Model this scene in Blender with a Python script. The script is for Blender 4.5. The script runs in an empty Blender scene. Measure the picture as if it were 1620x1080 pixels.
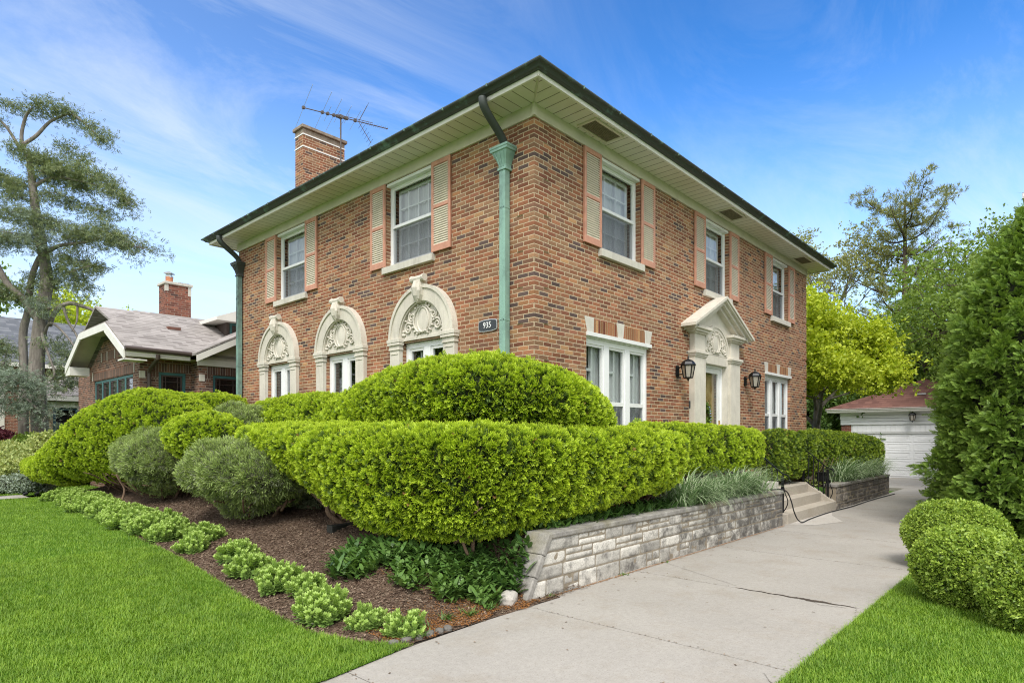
import bpy, bmesh, math, random
import numpy as np
from mathutils import Vector, Matrix
R = math.radians
rng = np.random.default_rng(7)
random.seed(7)
scene = bpy.context.scene
COL = scene.collection

# ---------------------------------------------------------------- node helper
class NT:
    def __init__(s, name):
        s.m = bpy.data.materials.new(name); s.m.use_nodes = True
        s.t = s.m.node_tree; s.t.nodes.clear()
        s.out = s.t.nodes.new('ShaderNodeOutputMaterial')
    def n(s, typ, _in=None, **kw):
        nd = s.t.nodes.new('ShaderNode' + typ)
        for k, v in kw.items(): setattr(nd, k, v)
        for k, v in (_in or {}).items():
            sock = nd.inputs[k]
            if hasattr(v, 'is_output'): s.t.links.new(v, sock)
            else: sock.default_value = v
        return nd
    def math(s, op, a, b=0.0, c=None, clamp=False):
        d = {0: a, 1: b}
        if c is not None: d[2] = c
        return s.n('Math', d, operation=op, use_clamp=clamp).outputs[0]
    def mix(s, f, a, b, blend='MIX'):
        nd = s.n('Mix', None, data_type='RGBA', blend_type=blend)
        for k, v in ((0, f), (6, a), (7, b)):
            if hasattr(v, 'is_output'): s.t.links.new(v, nd.inputs[k])
            else: nd.inputs[k].default_value = v if k == 0 else (tuple(v) + (1,))[:4]
        return nd.outputs[2]
    def ramp(s, f, stops, interp='LINEAR'):
        nd = s.n('ValToRGB', {0: f}); cr = nd.color_ramp; cr.interpolation = interp
        while len(cr.elements) > 1: cr.elements.remove(cr.elements[-1])
        for i, (p, c) in enumerate(stops):
            e = cr.elements[0] if i == 0 else cr.elements.new(p)
            e.position = p; e.color = (tuple(c) + (1,))[:4] if not isinstance(c, (int, float)) else (c, c, c, 1)
        return nd.outputs[0]
    def noise(s, vec, scale, detail=3, rough=.5, out=0):
        return s.n('TexNoise', {'Vector': vec, 'Scale': scale, 'Detail': detail, 'Roughness': rough}).outputs[out]
    def pos(s): return s.n('NewGeometry').outputs['Position']
    def obj(s): return s.n('TexCoord').outputs['Object']
    def attr(s, name): return s.n('Attribute', None, attribute_name=name).outputs['Fac']
    def bump(s, h, strength=.3, dist=.01):
        return s.n('Bump', {'Height': h, 'Strength': strength, 'Distance': dist}).outputs[0]
    def scalev(s, v, sc):
        return s.n('Mapping', {'Vector': v, 'Scale': sc}).outputs[0]
    def pbr(s, col, rough=.6, metal=0., normal=None, spec=.5, **kw):
        d = {'Roughness': rough, 'Metallic': metal, 'Specular IOR Level': spec}
        d['Base Color'] = col if hasattr(col, 'is_output') else (tuple(col) + (1,))[:4]
        if normal is not None: d['Normal'] = normal
        p = s.n('BsdfPrincipled', d)
        return p.outputs[0]
    def done(s, sh):
        s.t.links.new(sh, s.out.inputs[0]); return s.m

def simple(name, c, rough=.6, metal=0., var=.12, scale=6., bump=0., bscale=60., spec=.5):
    t = NT(name); p = t.pos()
    f = t.noise(p, scale, 4, .6)
    d = tuple(x * (1 - var) for x in c); l = tuple(min(1, x * (1 + var)) for x in c)
    col = t.ramp(f, [(.3, d), (.7, l)])
    nrm = t.bump(t.noise(p, bscale, 3), bump, .004) if bump else None
    return t.done(t.pbr(col, rough, metal, nrm, spec))

def wall_uv(t):
    """u along the wall, v up, from position and face normal"""
    g = t.n('NewGeometry')
    sp = t.n('SeparateXYZ', {0: g.outputs['Position']}); sn = t.n('SeparateXYZ', {0: g.outputs['True Normal']})
    ax = t.math('GREATER_THAN', t.math('ABSOLUTE', sn.outputs[0]), .6)
    u = t.math('ADD', t.math('MULTIPLY', sp.outputs[1], ax), t.math('MULTIPLY', sp.outputs[0], t.math('SUBTRACT', 1., ax)))
    return g.outputs['Position'], u, sp.outputs[2]

def brick_mat(name, stops, mortar, h=.0677, w=.2135, m=.0105, soldier=False, bstr=.8):
    t = NT(name); P, u, v = wall_uv(t)
    row = t.math('FLOOR', t.math('DIVIDE', v, h))
    # stretcher bond with an irregular shift per course
    rsh = t.n('TexWhiteNoise', {'W': row}, noise_dimensions='1D').outputs[0]
    sh = t.math('ADD', t.math('MULTIPLY', t.math('MODULO', row, 2.), .5), t.math('MULTIPLY', rsh, .12))
    if soldier: sh = 0.37
    uu = t.math('ADD', t.math('DIVIDE', u, w), sh)
    colid = t.math('FLOOR', uu)
    fu = t.math('MULTIPLY', t.math('FRACT', uu), w); fv = t.math('MULTIPLY', t.math('FRACT', t.math('DIVIDE', v, h)), h)
    du = t.math('MINIMUM', fu, t.math('SUBTRACT', w, fu)); dv = t.math('MINIMUM', fv, t.math('SUBTRACT', h, fv))
    wob = t.math('MULTIPLY', t.math('SUBTRACT', t.noise(P, 55, 2), .5), .008)
    d = t.math('ADD', t.math('MINIMUM', du, dv), wob)
    mask = t.n('MapRange', {0: d, 1: m * .38, 2: m * .72}).outputs[0]
    cid = t.n('CombineXYZ', {0: colid, 1: row, 2: 3.1}).outputs[0]
    wn = t.n('TexWhiteNoise', {'Vector': cid}, noise_dimensions='3D')
    c = t.ramp(wn.outputs[0], stops, 'CONSTANT')
    wn2 = t.n('TexWhiteNoise', {'Vector': t.n('CombineXYZ', {0: row, 1: colid, 2: 9.7}).outputs[0]}, noise_dimensions='3D').outputs[0]
    c = t.mix(1., c, t.ramp(wn2, [(0, (.72,) * 3), (1, (1.22,) * 3)]), 'MULTIPLY')
    grain = t.noise(P, 130, 4, .7)
    c = t.mix(1., c, t.ramp(grain, [(.25, (.6,) * 3), (.75, (1.35,) * 3)]), 'MULTIPLY')
    mc = t.mix(t.noise(P, 2.3, 4, .6), tuple(x * .8 for x in mortar), tuple(x * 1.15 for x in mortar))
    c = t.mix(mask, mc, c)
    big = t.noise(P, .55, 5, .62)
    c = t.mix(1., c, t.ramp(big, [(.3, (.86,) * 3), (.7, (1.1,) * 3)]), 'MULTIPLY')
    hgt = t.math('ADD', t.math('MULTIPLY', mask, .8), t.math('MULTIPLY', grain, .25))
    hgt = t.math('ADD', hgt, t.math('MULTIPLY', wn2, .3))
    return t.done(t.pbr(c, .88, 0, t.bump(hgt, bstr, .006), .25))

# ---------------------------------------------------------------- mesh builder
class MB:
    def __init__(s): s.v = []; s.f = []; s.smooth = False
    def add(s, vs, fs):
        o = len(s.v); s.v += [tuple(p) for p in vs]; s.f += [tuple(i + o for i in f) for f in fs]
        return s
    def quad(s, a, b, c, d): return s.add([a, b, c, d], [(0, 1, 2, 3)])
    def poly(s, pts): return s.add(pts, [tuple(range(len(pts)))])
    def box(s, a, b):
        x0, y0, z0 = [min(p, q) for p, q in zip(a, b)]; x1, y1, z1 = [max(p, q) for p, q in zip(a, b)]
        v = [(x0, y0, z0), (x1, y0, z0), (x1, y1, z0), (x0, y1, z0), (x0, y0, z1), (x1, y0, z1), (x1, y1, z1), (x0, y1, z1)]
        return s.add(v, [(0, 3, 2, 1), (4, 5, 6, 7), (0, 1, 5, 4), (1, 2, 6, 5), (2, 3, 7, 6), (3, 0, 4, 7)])
    def prism(s, pts, off):
        """extrude a polygon (3-D pts) by the vector off"""
        n = len(pts); q = [tuple(Vector(p) + Vector(off)) for p in pts]
        return s.add(list(pts) + q, [tuple(range(n))[::-1], tuple(range(n, 2 * n))] + [(i, (i + 1) % n, n + (i + 1) % n, n + i) for i in range(n)])
    def tube(s, pts, rad, seg=8, cap=True, flat=None):
        pts = [Vector(p) for p in pts]; n = len(pts)
        rad = [rad] * n if isinstance(rad, (int, float)) else list(rad)
        o = len(s.v); prev = None
        for i, p in enumerate(pts):
            t = (pts[min(i + 1, n - 1)] - pts[max(i - 1, 0)])
            t = t.normalized() if t.length > 1e-9 else Vector((0, 0, 1))
            if prev is None:
                a = Vector((0, 0, 1)) if abs(t.z) < .9 else Vector((1, 0, 0))
                x = t.cross(a).normalized()
            else:
                x = prev - t * prev.dot(t); x = x.normalized() if x.length > 1e-6 else t.orthogonal().normalized()
            prev = x; y = t.cross(x)
            for k in range(seg):
                a = 2 * math.pi * k / seg
                s.v.append(tuple(p + (x * math.cos(a) + y * math.sin(a)) * rad[i]))
        for i in range(n - 1):
            for k in range(seg):
                k2 = (k + 1) % seg
                s.f.append((o + i * seg + k, o + i * seg + k2, o + (i + 1) * seg + k2, o + (i + 1) * seg + k))
        if cap:
            s.f.append(tuple(o + k for k in range(seg))[::-1]); s.f.append(tuple(o + (n - 1) * seg + k for k in range(seg)))
        return s
    def lathe(s, prof, c, seg=16):
        """prof: list of (r, z) round the vertical through c"""
        o = len(s.v); n = len(prof)
        for r, z in prof:
            for k in range(seg):
                a = 2 * math.pi * k / seg
                s.v.append((c[0] + r * math.cos(a), c[1] + r * math.sin(a), c[2] + z))
        for i in range(n - 1):
            for k in range(seg):
                k2 = (k + 1) % seg
                s.f.append((o + i * seg + k, o + i * seg + k2, o + (i + 1) * seg + k2, o + (i + 1) * seg + k))
        s.f.append(tuple(o + k for k in range(seg))[::-1]); s.f.append(tuple(o + (n - 1) * seg + k for k in range(seg)))
        return s
    def build(s, name, mat, parent=None, smooth=False, bevel=0., fix=True):
        me = bpy.data.meshes.new(name); me.from_pydata(s.v, [], s.f)
        if fix:
            bm = bmesh.new(); bm.from_mesh(me); bmesh.ops.recalc_face_normals(bm, faces=bm.faces[:]); bm.to_mesh(me); bm.free()
        me.materials.append(mat); me.update()
        if smooth:
            for p in me.polygons: p.use_smooth = True
        o = bpy.data.objects.new(name, me); COL.objects.link(o)
        if parent: o.parent = parent
        if bevel:
            b = o.modifiers.new('bevel', 'BEVEL'); b.width = bevel; b.segments = 2; b.limit_method = 'ANGLE'
        return o

def npmesh(name, V, Q, mat, parent=None, attrs=None, smooth=False):
    """all-quad mesh from numpy arrays; attrs: dict of per-vertex floats"""
    V = np.asarray(V, np.float32); Q = np.asarray(Q, np.int32)
    me = bpy.data.meshes.new(name)
    me.vertices.add(len(V)); me.vertices.foreach_set('co', V.ravel())
    me.loops.add(Q.size); me.loops.foreach_set('vertex_index', Q.ravel())
    me.polygons.add(len(Q))
    me.polygons.foreach_set('loop_start', np.arange(0, Q.size, 4, dtype=np.int32))
    me.polygons.foreach_set('loop_total', np.full(len(Q), 4, np.int32))
    for k, a in (attrs or {}).items():
        at = me.attributes.new(k, 'FLOAT', 'POINT'); at.data.foreach_set('value', np.asarray(a, np.float32).ravel())
    me.update(calc_edges=True)
    me.materials.append(mat)
    if smooth: me.polygons.foreach_set('use_smooth', np.ones(len(Q), bool))
    o = bpy.data.objects.new(name, me); COL.objects.link(o)
    if parent: o.parent = parent
    return o

def tag(o, label=None, cat=None, group=None, kind=None):
    if label: o['label'] = label
    if cat: o['category'] = cat
    if group: o['group'] = group
    if kind: o['kind'] = kind
    return o

def empty(name, loc, label, cat, group=None, kind=None):
    o = bpy.data.objects.new(name, None); COL.objects.link(o); o.location = loc
    o.empty_display_size = .2
    return tag(o, label, cat, group, kind)

def adopt(root):
    """children are built in world space: cancel the root's offset"""
    m = Matrix.Translation(-Vector(root.location))
    for c in [o for o in bpy.data.objects if o.parent == root]: c.matrix_parent_inverse = m

def ss(a, b, x):
    t = np.clip((np.asarray(x, float) - a) / (b - a), 0, 1); return t * t * (3 - 2 * t)
def wob(x, y, z=0., f=1., seed=0.):
    """cheap smooth noise, about -1..1"""
    s = seed * 1.7
    return (np.sin(f * (1.0 * x + .7 * y + .3 * z) + s) + np.sin(f * (-.6 * x + 1.3 * y + .8 * z) * 1.7 + 2.1 + s * 1.3)
            + np.sin(f * (1.9 * x - .4 * y + 1.1 * z) * 1.3 + 4.2 + s * .7) + np.sin(f * (.4 * x + .9 * y - 1.6 * z) * 2.3 + 1.1 + s)) / 4

# ---------------------------------------------------------------- terrain heights
def lawn_edge(Y):
    """x of the border between lawn and bed"""
    Y = np.asarray(Y, float)
    return np.interp(Y, [-1.45, -1.0, -.4, 1., 3., 5., 6.6, 9., 12.5, 13.6], [-3.42, -3.72, -3.88, -3.84, -3.74, -3.76, -3.72, -3.6, -3.45, -3.3])
def lawn_z(X, Y): return .31 * ss(-1.0, 6.0, Y) + 0 * np.asarray(X, float)
def bed_z(X, Y):
    L = lawn_z(X, Y); e = lawn_edge(Y)
    f = np.maximum(ss(-1.45, .5, Y), ss(-1.75, -1.15, X) * (np.asarray(Y, float) > -1.215))
    return L + (.66 - L) * ss(0, 1, (np.asarray(X, float) - e) / 2.5) * f
# ---------------------------------------------------------------- materials of the houses
BR = [(0, (.265, .108, .058)), (.18, (.315, .138, .076)), (.34, (.23, .091, .054)), (.48, (.27, .148, .087)), (.60, (.315, .174, .098)),
      (.70, (.205, .106, .069)), (.80, (.110, .074, .067)), (.875, (.365, .176, .087)), (.93, (.28, .120, .074)), (.975, (.40, .225, .112))]
M_brick = brick_mat('brown brick', BR, (.55, .435, .30), m=.0112)
M_soldier = brick_mat('soldier brick', [(0, (.33, .15, .075)), (.3, (.20, .06, .035)), (.5, (.27, .12, .06)), (.7, (.35, .14, .075)), (.85, (.42, .23, .11))],
                      (.36, .26, .15), h=.5, w=.0700, m=.012)
# in a soldier course the brick stands up: narrow along u
M_bbrick = brick_mat('bungalow brick', [(0, (.20, .095, .065)), (.25, (.15, .075, .055)), (.45, (.25, .12, .08)), (.65, (.12, .065, .05)), (.8, (.22, .12, .09)), (.92, (.09, .055, .05))], (.40, .34, .28))
M_bsold = brick_mat('bungalow soldier brick', [(0, (.17, .085, .06)), (.3, (.12, .07, .055)), (.6, (.20, .11, .08)), (.85, (.10, .06, .05))], (.36, .31, .26), h=.5, w=.0700, m=.011)
M_fbrick = brick_mat('far brick', [(0, (.27, .11, .075)), (.4, (.33, .15, .10)), (.7, (.21, .09, .065))], (.42, .36, .30), bstr=.3)
M_cbrick = brick_mat('cream brick', [(0, (.42, .30, .19)), (.4, (.48, .35, .23)), (.75, (.36, .25, .16))], (.45, .38, .30), bstr=.3)
M_chbrick = brick_mat('red chimney brick', [(0, (.22, .075, .05)), (.4, (.27, .10, .065)), (.7, (.17, .06, .045)), (.9, (.10, .05, .045))], (.33, .25, .2))

def stone_mat(name, c, streak=.25):
    t = NT(name); p = t.pos()
    f = t.noise(p, 2.2, 5, .65); g = t.noise(t.scalev(p, (9, 9, 1.2)), 1.6, 4, .6); h = t.noise(p, 90, 3, .7)
    col = t.ramp(f, [(.3, tuple(x * .86 for x in c)), (.65, tuple(min(1, x * 1.08) for x in c))])
    col = t.mix(t.math('MULTIPLY', t.ramp(g, [(.52, 0), (.75, 1)]), streak), col, (.20, .175, .145))
    col = t.mix(1., col, t.ramp(h, [(.3, (.9,) * 3), (.7, (1.07,) * 3)]), 'MULTIPLY')
    return t.done(t.pbr(col, .85, 0, t.bump(t.math('ADD', h, t.math('MULTIPLY', f, .6)), .35, .003), .3))
M_stone = stone_mat('limestone', (.62, .58, .505))
M_sill = stone_mat('pale sill stone', (.58, .55, .49), .35)
M_white = simple('white paint', (.80, .81, .82), .45, var=.03, scale=3)
M_whitew = simple('weathered white paint', (.74, .745, .74), .55, var=.05, scale=5, bump=.15, bscale=40)
M_cream = simple('cream trim paint', (.60, .56, .47), .6, var=.07, scale=4)
M_fascia = simple('white fascia', (.76, .74, .69), .5, var=.05, scale=4)
def soffit_mat(name, axis):
    t = NT(name); p = t.pos(); a = t.n('SeparateXYZ', {0: p}).outputs[axis]
    f = t.math('FRACT', t.math('DIVIDE', a, .20))
    g = t.math('LESS_THAN', f, .07); r = t.n('MapRange', {0: f, 1: 0., 2: .09}).outputs[0]
    c = t.mix(t.noise(p, 3, 4), (.64, .62, .54), (.72, .70, .62))
    c = t.mix(g, c, (.20, .185, .14))
    return t.done(t.pbr(c, .55, 0, t.bump(r, .9, .01), .4))
M_soffx = soffit_mat('vinyl soffit along the side', 0); M_soffy = soffit_mat('vinyl soffit along the front', 1)
def copper(name, amount):
    t = NT(name); p = t.pos()
    f = t.noise(t.scalev(p, (1.2, 1.2, .5)), 2.2, 4, .55); f2 = t.noise(p, 14, 3, .5)
    s = t.math('ADD', t.math('MULTIPLY', f, .75), t.math('MULTIPLY', f2, .25))
    col = t.ramp(s, [(max(0, .58 - amount), (.062, .072, .070)), (max(.02, .66 - amount), (.12, .19, .175)), (.82 - amount * .6, (.27, .44, .37))])
    return t.done(t.pbr(col, .62, .25, t.bump(f2, .2, .004), .5))
M_gutter = copper('dark copper gutter', .03); M_verd = copper('verdigris copper', .42); M_patina = copper('half green copper', .24); M_bronze = copper('dark bronze', .0)
M_black = simple('black iron', (.016, .017, .019), .42, .6, var=.3, scale=20)
M_dark = simple('dark interior', (.018, .018, .02), .8)  # flat black boards behind the windows: the unlit room put into their colour
M_terra = simple('terracotta shutter paint', (.52, .255, .175), .6, var=.16, scale=9, bump=.15)
M_louver = simple('cream louver paint', (.74, .67, .54), .6, var=.10, scale=7)
M_sback = simple('shaded back board', (.50, .43, .32), .8); M_alu = simple('aluminium', (.55, .56, .57), .4, .8)
M_steel = simple('galvanised steel', (.45, .46, .47), .45, .8)
M_brass = simple('brass', (.55, .38, .12), .3, .9)
M_teal = simple('teal window paint', (.045, .15, .155), .5, var=.12)
M_blue = simple('blue window paint', (.03, .085, .15), .5, var=.12)
M_clay = simple('clay flue', (.50, .20, .10), .8)
M_stucco = simple('stucco', (.60, .57, .50), .9, bump=.6, bscale=45)
M_brownmetal = simple('brown metal gutter', (.085, .062, .055), .5, .2)
M_doorwood = None
def glass_mat(name, tint=(.80, .84, .84), boost=1.):
    t = NT(name)
    g = t.n('NewGeometry'); cs = t.math('ABSOLUTE', t.n('VectorMath', {0: g.outputs['Normal'], 1: g.outputs['Incoming']}, operation='DOT_PRODUCT').outputs['Value'])
    fr = t.math('ADD', .055, t.math('MULTIPLY', .9, t.math('POWER', t.math('SUBTRACT', 1., cs), 4.2)))
    fr = t.math('MULTIPLY', fr, 1.25 * boost, clamp=True)
    tr = t.n('BsdfTransparent', {0: tint + (1,)}).outputs[0]
    p = t.obj()
    gl = t.n('BsdfGlossy', {'Color': (.95, .97, 1, 1), 'Roughness': .015, 'Normal': t.bump(t.noise(p, 2.2, 1), .04, .05)}).outputs[0]
    return t.done(t.n('MixShader', {0: fr, 1: tr, 2: gl}).outputs[0])
M_glass = glass_mat('window glass'); M_glassb = glass_mat('dim glass', (.55, .6, .62), 1.3)
def screen_mat():
    t = NT('insect screen')
    tr = t.n('BsdfTransparent', {0: (.80, .81, .83, 1)}).outputs[0]; df = t.n('BsdfDiffuse', {0: (.20, .205, .215, 1)}).outputs[0]
    return t.done(t.n('MixShader', {0: .30, 1: tr, 2: df}).outputs[0])
M_screen = screen_mat()
def curtain_mat(name, c):
    t = NT(name); p = t.pos(); sp = t.n('SeparateXYZ', {0: p})
    u = t.math('ADD', sp.outputs[0], sp.outputs[1])
    n = t.noise(t.n('CombineXYZ', {0: t.math('MULTIPLY', u, 22.), 1: t.math('MULTIPLY', sp.outputs[2], .6)}).outputs[0], 1., 3, .6)
    col = t.ramp(n, [(.3, tuple(x * .86 for x in c)), (.7, c)])
    return t.done(t.n('MixShader', {0: .35, 1: t.pbr(col, .9, spec=.1), 2: t.n('BsdfTranslucent', {0: c + (1,)}).outputs[0]}).outputs[0])
M_curt = curtain_mat('white net curtain', (.88, .88, .88)); M_curtg = curtain_mat('pale grey drape', (.66, .66, .61)); M_curtd = curtain_mat('dim grey drape', (.30, .30, .27))
def shingle_mat(name, a, b, c, h=.14, w=.24):
    t = NT(name); P = t.pos(); sp = t.n('SeparateXYZ', {0: P}); sn = t.n('SeparateXYZ', {0: t.n('NewGeometry').outputs['True Normal']})
    ax = t.math('GREATER_THAN', t.math('ABSOLUTE', sn.outputs[0]), t.math('ABSOLUTE', sn.outputs[1]))
    u = t.math('ADD', t.math('MULTIPLY', sp.outputs[1], ax), t.math('MULTIPLY', sp.outputs[0], t.math('SUBTRACT', 1., ax)))
    v = t.math('MULTIPLY', sp.outputs[2], 2.1)
    row = t.math('FLOOR', t.math('DIVIDE', v, h)); r1 = t.n('TexWhiteNoise', {'W': row}, noise_dimensions='1D').outputs[0]
    cid = t.math('FLOOR', t.math('ADD', t.math('DIVIDE', u, w), t.math('MULTIPLY', r1, 5.)))
    wn = t.n('TexWhiteNoise', {'Vector': t.n('CombineXYZ', {0: cid, 1: row}).outputs[0]}, noise_dimensions='3D').outputs[0]
    col = t.ramp(wn, [(0, a), (.45, b), (.8, c)])
    fv = t.math('FRACT', t.math('DIVIDE', v, h))
    col = t.mix(t.math('LESS_THAN', fv, .12), col, tuple(x * .55 for x in a))
    col = t.mix(1., col, t.ramp(t.noise(P, .9, 4), [(.3, (.85,) * 3), (.7, (1.1,) * 3)]), 'MULTIPLY')
    return t.done(t.pbr(col, .9, 0, t.bump(t.math('ADD', fv, t.noise(P, 180, 2)), .4, .01), .2))
M_shing = shingle_mat('grey brown shingles', (.25, .225, .215), (.31, .285, .27), (.38, .35, .335))
M_shblue = shingle_mat('blue grey shingles', (.115, .125, .145), (.15, .16, .18), (.185, .195, .215), .3, .4)
M_shred = shingle_mat('rusty red shingles', (.125, .060, .048), (.155, .076, .060), (.185, .092, .072), .22, .3)
M_tile = shingle_mat('red roof tile', (.20, .085, .06), (.25, .11, .08), (.30, .15, .11), .3, .25)

# ---------------------------------------------------------------- wall with openings
def wall_grid(T, u0, u1, z0, z1, holes, rev, mb=None):
    mb = mb or MB()
    us = sorted({u0, u1, *[h[0] for h in holes], *[h[1] for h in holes]}); zs = sorted({z0, z1, *[h[2] for h in holes], *[h[3] for h in holes]})
    for i in range(len(us) - 1):
        for j in range(len(zs) - 1):
            cu, cz = (us[i] + us[i + 1]) / 2, (zs[j] + zs[j + 1]) / 2
            if any(h[0] < cu < h[1] and h[2] < cz < h[3] for h in holes): continue
            mb.quad(T(us[i], zs[j], 0), T(us[i + 1], zs[j], 0), T(us[i + 1], zs[j + 1], 0), T(us[i], zs[j + 1], 0))
    for a, b, c, d in holes:
        mb.quad(T(a, c, 0), T(a, d, 0), T(a, d, -rev), T(a, c, -rev)); mb.quad(T(b, c, 0), T(b, d, 0), T(b, d, -rev), T(b, c, -rev))
        mb.quad(T(a, c, 0), T(b, c, 0), T(b, c, -rev), T(a, c, -rev)); mb.quad(T(a, d, 0), T(b, d, 0), T(b, d, -rev), T(a, d, -rev))
    return mb
def TF(x0=0.): return lambda u, z, n: (x0 - n, u, z)          # a wall facing -x, u = y
def TS(y0=0.): return lambda u, z, n: (u, y0 - n, z)          # a wall facing -y, u = x
def tb(mb, T, u0, u1, z0, z1, n0, n1): mb.box(T(u0, z0, n0), T(u1, z1, n1)); return mb
def frame(mb, T, u0, u1, z0, z1, w, n0, n1, wt=None, wb=None):
    wt = w if wt is None else wt; wb = w if wb is None else wb
    tb(mb, T, u0, u0 + w, z0, z1, n0, n1); tb(mb, T, u1 - w, u1, z0, z1, n0, n1)
    tb(mb, T, u0 + w, u1 - w, z1 - wt, z1, n0, n1); tb(mb, T, u0 + w, u1 - w, z0, z0 + wb, n0, n1)
    return mb
def curtain(T, u0, u1, z0, z1, n, amp=.02, per=.11, hang=0.):
    k = max(8, int((u1 - u0) / .018)); mb = MB(); ph = random.random() * 6
    row = [(u0 + (u1 - u0) * i / k, n + amp * math.sin(2 * math.pi * (u0 + (u1 - u0) * i / k) / per + ph + math.sin(i * .37))) for i in range(k + 1)]
    mb.v = [T(u, z0, nn) for u, nn in row] + [T(u, z1, nn) for u, nn in row]
    mb.f = [(i, i + 1, k + 2 + i, k + 1 + i) for i in range(k)]
    return mb

def double_hung(root, T, u0, u1, z0, z1, sill, rec=.09, muntin=(2, 2), swag=False, label=None):
    zm = z0 + (z1 - z0) * .49
    w = frame(MB(), T, u0, u1, z0, z1, .065, -rec - .05, -rec, .08, .07)
    tb(w, T, u0 + .065, u1 - .065, zm - .025, zm + .03, -rec - .045, -rec - .006)
    tb(w, T, u0, u1, z1 - .05, z1 + .004, -rec + .001, -.004)
    win = w.build('window', M_white, root, bevel=.004)
    if label: win['label'] = label
    s = MB(); frame(s, T, u0 + .065, u1 - .065, zm, z1 - .08, .028, -rec - .05, -rec - .012); frame(s, T, u0 + .065, u1 - .065, z0 + .07, zm, .034, -rec - .068, -rec - .03)
    s.build('sash', M_whitew, win)
    MB().quad(T(u0 + .08, zm, -rec - .032), T(u1 - .08, zm, -rec - .032), T(u1 - .08, z1 - .1, -rec - .032), T(u0 + .08, z1 - .1, -rec - .032)).build('pane', M_glass, win)
    MB().quad(T(u0 + .08, z0 + .09, -rec - .052), T(u1 - .08, z0 + .09, -rec - .052), T(u1 - .08, zm, -rec - .052), T(u0 + .08, zm, -rec - .052)).build('pane', M_glass, win)
    MB().quad(T(u0 + .07, z0 + .08, -rec - .025), T(u1 - .07, z0 + .08, -rec - .025), T(u1 - .07, zm, -rec - .025), T(u0 + .07, zm, -rec - .025)).build('screen', M_screen, win)
    g = MB(); frame(g, T, u0 + .1, u1 - .1, z0 + .1, z1 - .1, .05, -rec - .16, -rec - .12)
    nx, nz = muntin
    for half in ((z0 + .1, zm), (zm, z1 - .1)):
        for i in range(1, nx + 1):
            uu = u0 + .1 + (u1 - u0 - .2) * i / (nx + 1); tb(g, T, uu - .011, uu + .011, half[0] + .03, half[1] - .03, -rec - .158, -rec - .125)
        zz = (half[0] + half[1]) / 2; tb(g, T, u0 + .14, u1 - .14, zz - .011, zz + .011, -rec - .157, -rec - .126)
    tb(g, T, u0 + .14, u1 - .14, zm - .03, zm + .03, -rec - .162, -rec - .118)
    g.build('inner_sash', M_whitew, win)
    curtain(T, u0 + .03, u1 - .03, z0, z1 - .03, -rec - .19, .012, .1).build('curtain', M_curt, win, smooth=True)
    MB().box(T(u0 - .15, z0 - .15, -rec - .34), T(u1 + .15, z1 + .15, -rec - .37)).build('dark_backing', M_dark, win)
    a, b, c, d = sill
    sl = MB(); tb(sl, T, a, b, c, d, -rec, .075); sl.build('sill', M_sill, win, bevel=.006)
    return win

def shutter(root, T, u0, u1, z0, z1):
    n0, n1 = .012, .048; f = MB(); st = .055
    zm = z0 + (z1 - z0) * .50
    tb(f, T, u0, u0 + st, z0, z1, n0, n1); tb(f, T, u1 - st, u1, z0, z1, n0, n1)
    for a, b in ((z0, z0 + .115), (zm - .03, zm + .03), (z1 - .075, z1)): tb(f, T, u0 + st, u1 - st, a, b, n0 + .002, n1 - .002)
    o = f.build('shutter', M_terra, root, bevel=.003)
    l = MB()
    for a, b in ((z0 + .115, zm - .03), (zm + .03, z1 - .075)):
        k = int((b - a) / .037)
        for i in range(k):
            z = a + (b - a) * (i + .5) / k; h = .0135
            p = [T(u0 + st, z - h - .005, n1 - .006), T(u0 + st, z - h + .004, n1 - .006), T(u0 + st, z + h + .007, n0 + .006), T(u0 + st, z + h - .002, n0 + .006)]
            e = Vector(T(u1 - st, 0, 0)) - Vector(T(u0 + st, 0, 0)); l.prism(p, e)
    l.build('louvers', M_louver, o); bk = MB(); tb(bk, T, u0 + st, u1 - st, z0 + .06, z1 - .06, .004, .012); bk.build('back_board', M_sback, o)
    return o

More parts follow.
